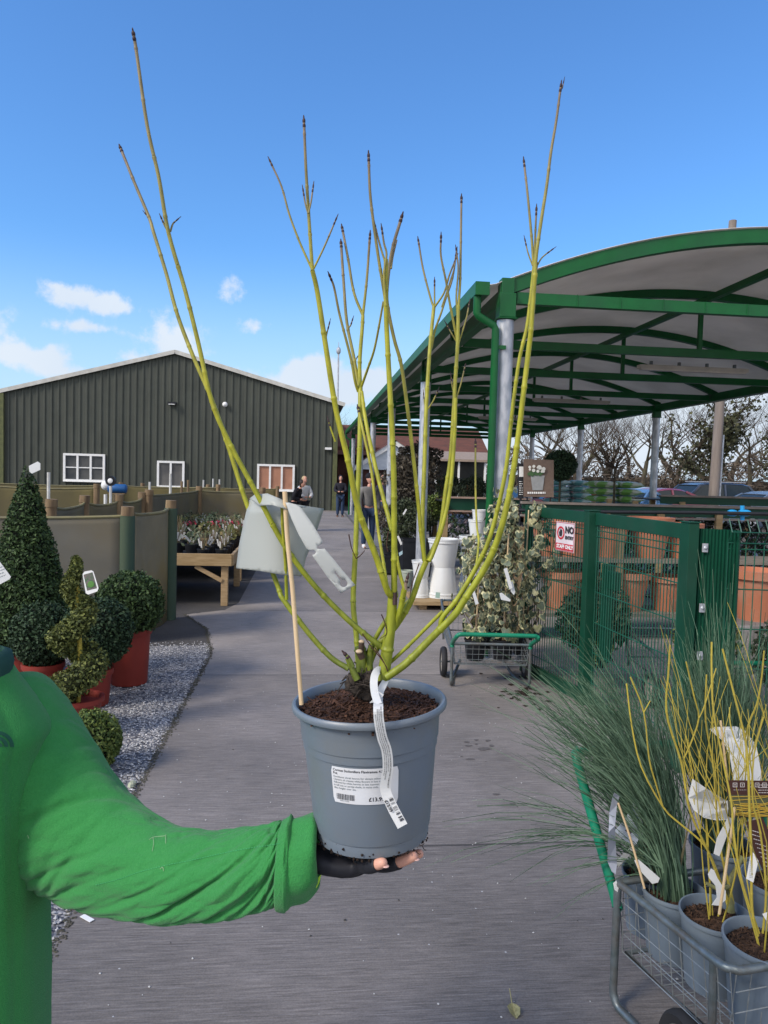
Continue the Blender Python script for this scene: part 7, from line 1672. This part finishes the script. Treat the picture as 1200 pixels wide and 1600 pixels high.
# ---------------------------------------------------------------- people in the distance
def figure(label, loc, h, face, coat, legs, hair, hat=None, stoop=0, arms='down', long_=False, group=None, shoes=(.03,.03,.03)):
    t = thing('person', label, 'person', (0,0,0)); s = h/1.75
    j = dict(pel=(0,0,.93), wai=(0,-.01-stoop*.1,1.08), che=(0,-.02-stoop*.35,1.28-stoop*.06), nec=(0,-.03-stoop*.55,1.45-stoop*.15), hb=(0,-.04-stoop*.68,1.53-stoop*.2))
    for q, sg_ in (('l',-1),('r',1)):
        j['h'+q] = (.09*sg_,0,.88); j['k'+q] = (.10*sg_,-.02,.49); j['a'+q] = (.10*sg_,.02,.08); j['t'+q] = (.12*sg_,-.13,.035)
        j['s'+q] = (.18*sg_,-.02-stoop*.45,1.40-stoop*.1); 
        if arms == 'down': j['e'+q] = (.24*sg_,.0,1.12); j['w'+q] = (.23*sg_,-.08,.88); j['m'+q] = (.22*sg_,-.11,.80)
        else: j['e'+q] = (.25*sg_,-.08,1.13-stoop*.1); j['w'+q] = (.09*sg_,-.28,1.08-stoop*.1); j['m'+q] = (.03*sg_,-.32,1.09-stoop*.1)
    nm = list(j); V = [tuple(c*s for c in j[n]) for n in nm]; ii = {n: i for i, n in enumerate(nm)}
    ed = [('pel','wai'),('wai','che'),('che','nec'),('nec','hb')]+[e for q in 'lr' for e in (('pel','h'+q),('h'+q,'k'+q),('k'+q,'a'+q),('a'+q,'t'+q),('che','s'+q),('s'+q,'e'+q),('e'+q,'w'+q),('w'+q,'m'+q))]
    rd = dict(pel=(.13,.10),wai=(.115,.09),che=(.13,.10),nec=.055,hb=.05,h=.085,k=.055,a=.04,t=.035,s=.055,e=.04,w=.028,m=.035)
    R = [rd.get(n, rd.get(n[0])) for n in nm]; R = [tuple(x*s for x in r) if hasattr(r,'__len__') else (r*s,)*2 for r in R]
    def part(name, mt, keep, grow, parent, extra=None, head=False):
        idx = [i for i, n in enumerate(nm) if n in keep]; mp_ = {o: k for k, o in enumerate(idx)}
        VV = [V[i] for i in idx]; EE = [(mp_[ii[a]],mp_[ii[b_]]) for a, b_ in ed if a in keep and b_ in keep]; RR = [(R[i][0]+grow*s, R[i][1]+grow*s) for i in idx]
        if extra: extra(VV, EE, RR, mp_)
        v, f = skin(VV, EE, RR, 1); mb = MB(); mb.add(v, f)
        if head: head_geo(mb, hm, s, I3)
        return mb.build(name, mt, parent, smooth=True, angle=180)
    hm = Vector((0,(-.045-stoop*.75)*s,(1.632-stoop*.22)*s)); I3 = Matrix.Identity(3)
    b_ = part('body', M_skin, nm, 0, t, head=True)
    def skirt(VV, EE, RR, mp_):
        if long_: VV.append((0,0,.62*s)); EE.append((mp_[ii['pel']], len(VV)-1)); RR.append((.16*s,.13*s))
    part('coat', coat, ['pel','wai','che','nec','sl','sr','el','er','wl','wr'], .032, t, skirt)
    part('trousers', legs, ['pel','hl','hr','kl','kr','al','ar'], .022, t)
    for q in 'lr': part('shoe', mat('shoe_%d' % int(shoes[0]*100), shoes, rough=.6), ['a'+q,'t'+q], .016, t)
    face_parts(hm, s, I3, b_)
    mb = MB()
    if hat == 'hood': mb.ell(hm+Vector((0,.035*s,.012*s)), (.108*s,.10*s,.142*s), 20, 12)
    elif hat == 'beanie': mb.ell(hm+Vector((0,.01*s,.065*s)), (.098*s,.10*s,.075*s), 16, 10); mb.lathe([(.097*s,-.02*s),(.104*s,0),(.104*s,.03*s),(.097*s,.04*s)], hm+Vector((0,.01*s,.035*s)), 16, close=False)
    else: mb.ell(hm+Vector((0,.025*s,.03*s)), (.092*s,.09*s,.10*s), 16, 10, noise=.03, rg=random.Random(1)); mb.ell(hm+Vector((0,.06*s,-.05*s)), (.08*s,.04*s,.08*s), 12, 8)
    mb.build('hat' if hat == 'beanie' else ('hood' if hat else 'hair'), hair, t, smooth=True)
    t.location = tuple(map(float, loc)); t.rotation_euler = (0,0,face)
    return t
M_jeans = mat('jeans', (.035,.06,.12), (.025,.045,.09), rough=.9); M_navy = mat('navy_coat', (.022,.022,.032), (.016,.016,.024), rough=.85)
M_greyc = mat('grey_coat', (.22,.21,.20), (.16,.155,.15), rough=.9); M_blk = mat('black_coat', (.012,.012,.016), rough=.85)
l = G(531,808); figure('person in long dark hooded coat and jeans at the far end of the path', l, 1.62, 0, M_navy, M_jeans, M_navy, hat='hood', long_=True, arms='hold')
l = G(574,857); figure('person in black beanie, grey jacket and jeans walking by the canopy edge', l, 1.72, .35, M_greyc, M_jeans, M_blk, hat='beanie', shoes=(.7,.7,.7))
l = np.array([atY(598,800,21.5)[0], 21.5, 0]); figure('person in a navy coat partly hidden behind the third canopy column', l, 1.70, -.5, mat('blue_coat', (.03,.03,.07), rough=.85), M_jeans, mat('dark_hair', (.03,.02,.015), rough=.6))
l = np.array([atY(474,800,22)[0], 22, 0]); figure('blonde person in a white and black top standing above the large card', l, 1.60, .5, mat('white_top', (.52,.53,.54), (.4,.41,.42), rough=.9), M_blk, mat('blonde_hair', (.45,.33,.18), rough=.6), arms='hold')
l = np.array([atY(458,800,21.5)[0], 21.5, 0]); figure('dark haired person in a black coat stooping beside the blonde person', l, 1.56, 1.2, M_blk, M_blk, mat('dark_hair', (.03,.02,.015), rough=.6), stoop=.35, arms='hold')
# ---------------------------------------------------------------- litter on the concrete
l = G(803,1583)
mb = MB(); V = []; ol = [(0,-.022),(.014,-.016),(.02,0),(.012,.014),(.003,.022),(-.009,.018),(-.02,.006),(-.017,-.012)]
mb.add([(l[0]+x, l[1]+y*1.3, .006+.012*abs(x)/.02+.003*y/.02) for x, y in ol]+[(l[0],l[1],.004)], [(i,(i+1)%8,8) for i in range(8)])
mb.tube([(l[0],l[1]+.02,.008),(l[0]+.003,l[1]+.05,.02),(l[0]+.004,l[1]+.07,.03)], .0012, 5)
tag(mb.build('dead_leaf', mat('dead_leaf', (.36,.33,.16), (.22,.20,.09), rough=.7, scale=120), None, solid=.001), 'small pale yellow dead leaf lying at the bottom of the concrete path', 'leaf')
l = G(136,1437); mb = MB(); mb.box((l[0],l[1],.006), (.02,.06,.002), rz=.9); tag(mb.build('paper_scrap', M_white), 'tiny white paper scrap at the edge of the path under the sleeve', 'scrap')
l = G(206,1228); mb = MB(); mb.ell((l[0],l[1],.012), (.022,.04,.012), 8, 6, noise=.2, rg=random.Random(2)); tag(mb.build('pale_leaf', mat('pale_leaf', (.40,.42,.30), rough=.7)), 'pale leaf lying on the gravel above the sleeve', 'leaf')
mb = MB(); rg = np.random.RandomState(77)
for i in range(420):
    y = rg.uniform(1.4,9); x = rg.uniform(-.8,1.7); s = rg.uniform(.0018,.0055)*(1 if rg.rand() < .9 else 1.5); a = rg.uniform(0,6)
    mb.add([(x+s*math.cos(a+q), y+s*math.sin(a+q), .004) for q in (0,1.3,2.9,4.4)]+[(x,y,.004+s*.7)], [(0,1,4),(1,2,4),(2,3,4),(3,0,4)])
tag(mb.build('grit_specks', mat('speck', (.45,.45,.44), (.05,.05,.05), rough=.9, scale=3, contrast=(.55,.56))), 'scattered pale and dark grit specks on the concrete', 'grit', kind='stuff')
mb = MB()
for (u, v, w, h) in ((729,1160,9,2.2),(744,1157,7,2.6),(762,1158,9,2.6),(732,1166,12,2.4),(744,1163.5,5,2),(756,1171,22,4.5),(768,1166,8,3),(735,1187,13,3.2),(775,1242,12,2.5),(801,1257.5,9,4),(721,1183,4,1.5)):
    c = G(u, v); V = []
    for i in range(12):
        a = 2*math.pi*i/12; q = G(u+w/2*math.cos(a)*(1+.2*math.sin(3*a+u)), v+h/2*math.sin(a)*(1+.2*math.cos(2*a+v))); V.append((q[0],q[1],.0045))
    mb.add(V, [tuple(range(12))])
tag(mb.build('mud_marks', mat('mud', (.09,.08,.075), (.13,.12,.115), rough=.8, scale=60)), 'dark dried mud marks on the concrete beside the held pot', 'mud', kind='stuff')
mb = MB(); l = G(819,1083)
for i in range(90):
    a = rg.uniform(0,6.28); q = rg.exponential(.09); s = rg.uniform(.01,.035); x, y = l[0]+q*math.cos(a), l[1]+q*1.3*math.sin(a)
    mb.add([(x+s*math.cos(a+p), y+s*math.sin(a+p), .0042+.0004*(i%5)) for p in (0,1.4,2.6,4.2)]+[(x,y,.005+s*.25)], [(0,1,4),(1,2,4),(2,3,4),(3,0,4)])
tag(mb.build('soil_spill', M_soil), 'spilled brown compost under the ivy trolley leg', 'soil', kind='stuff')
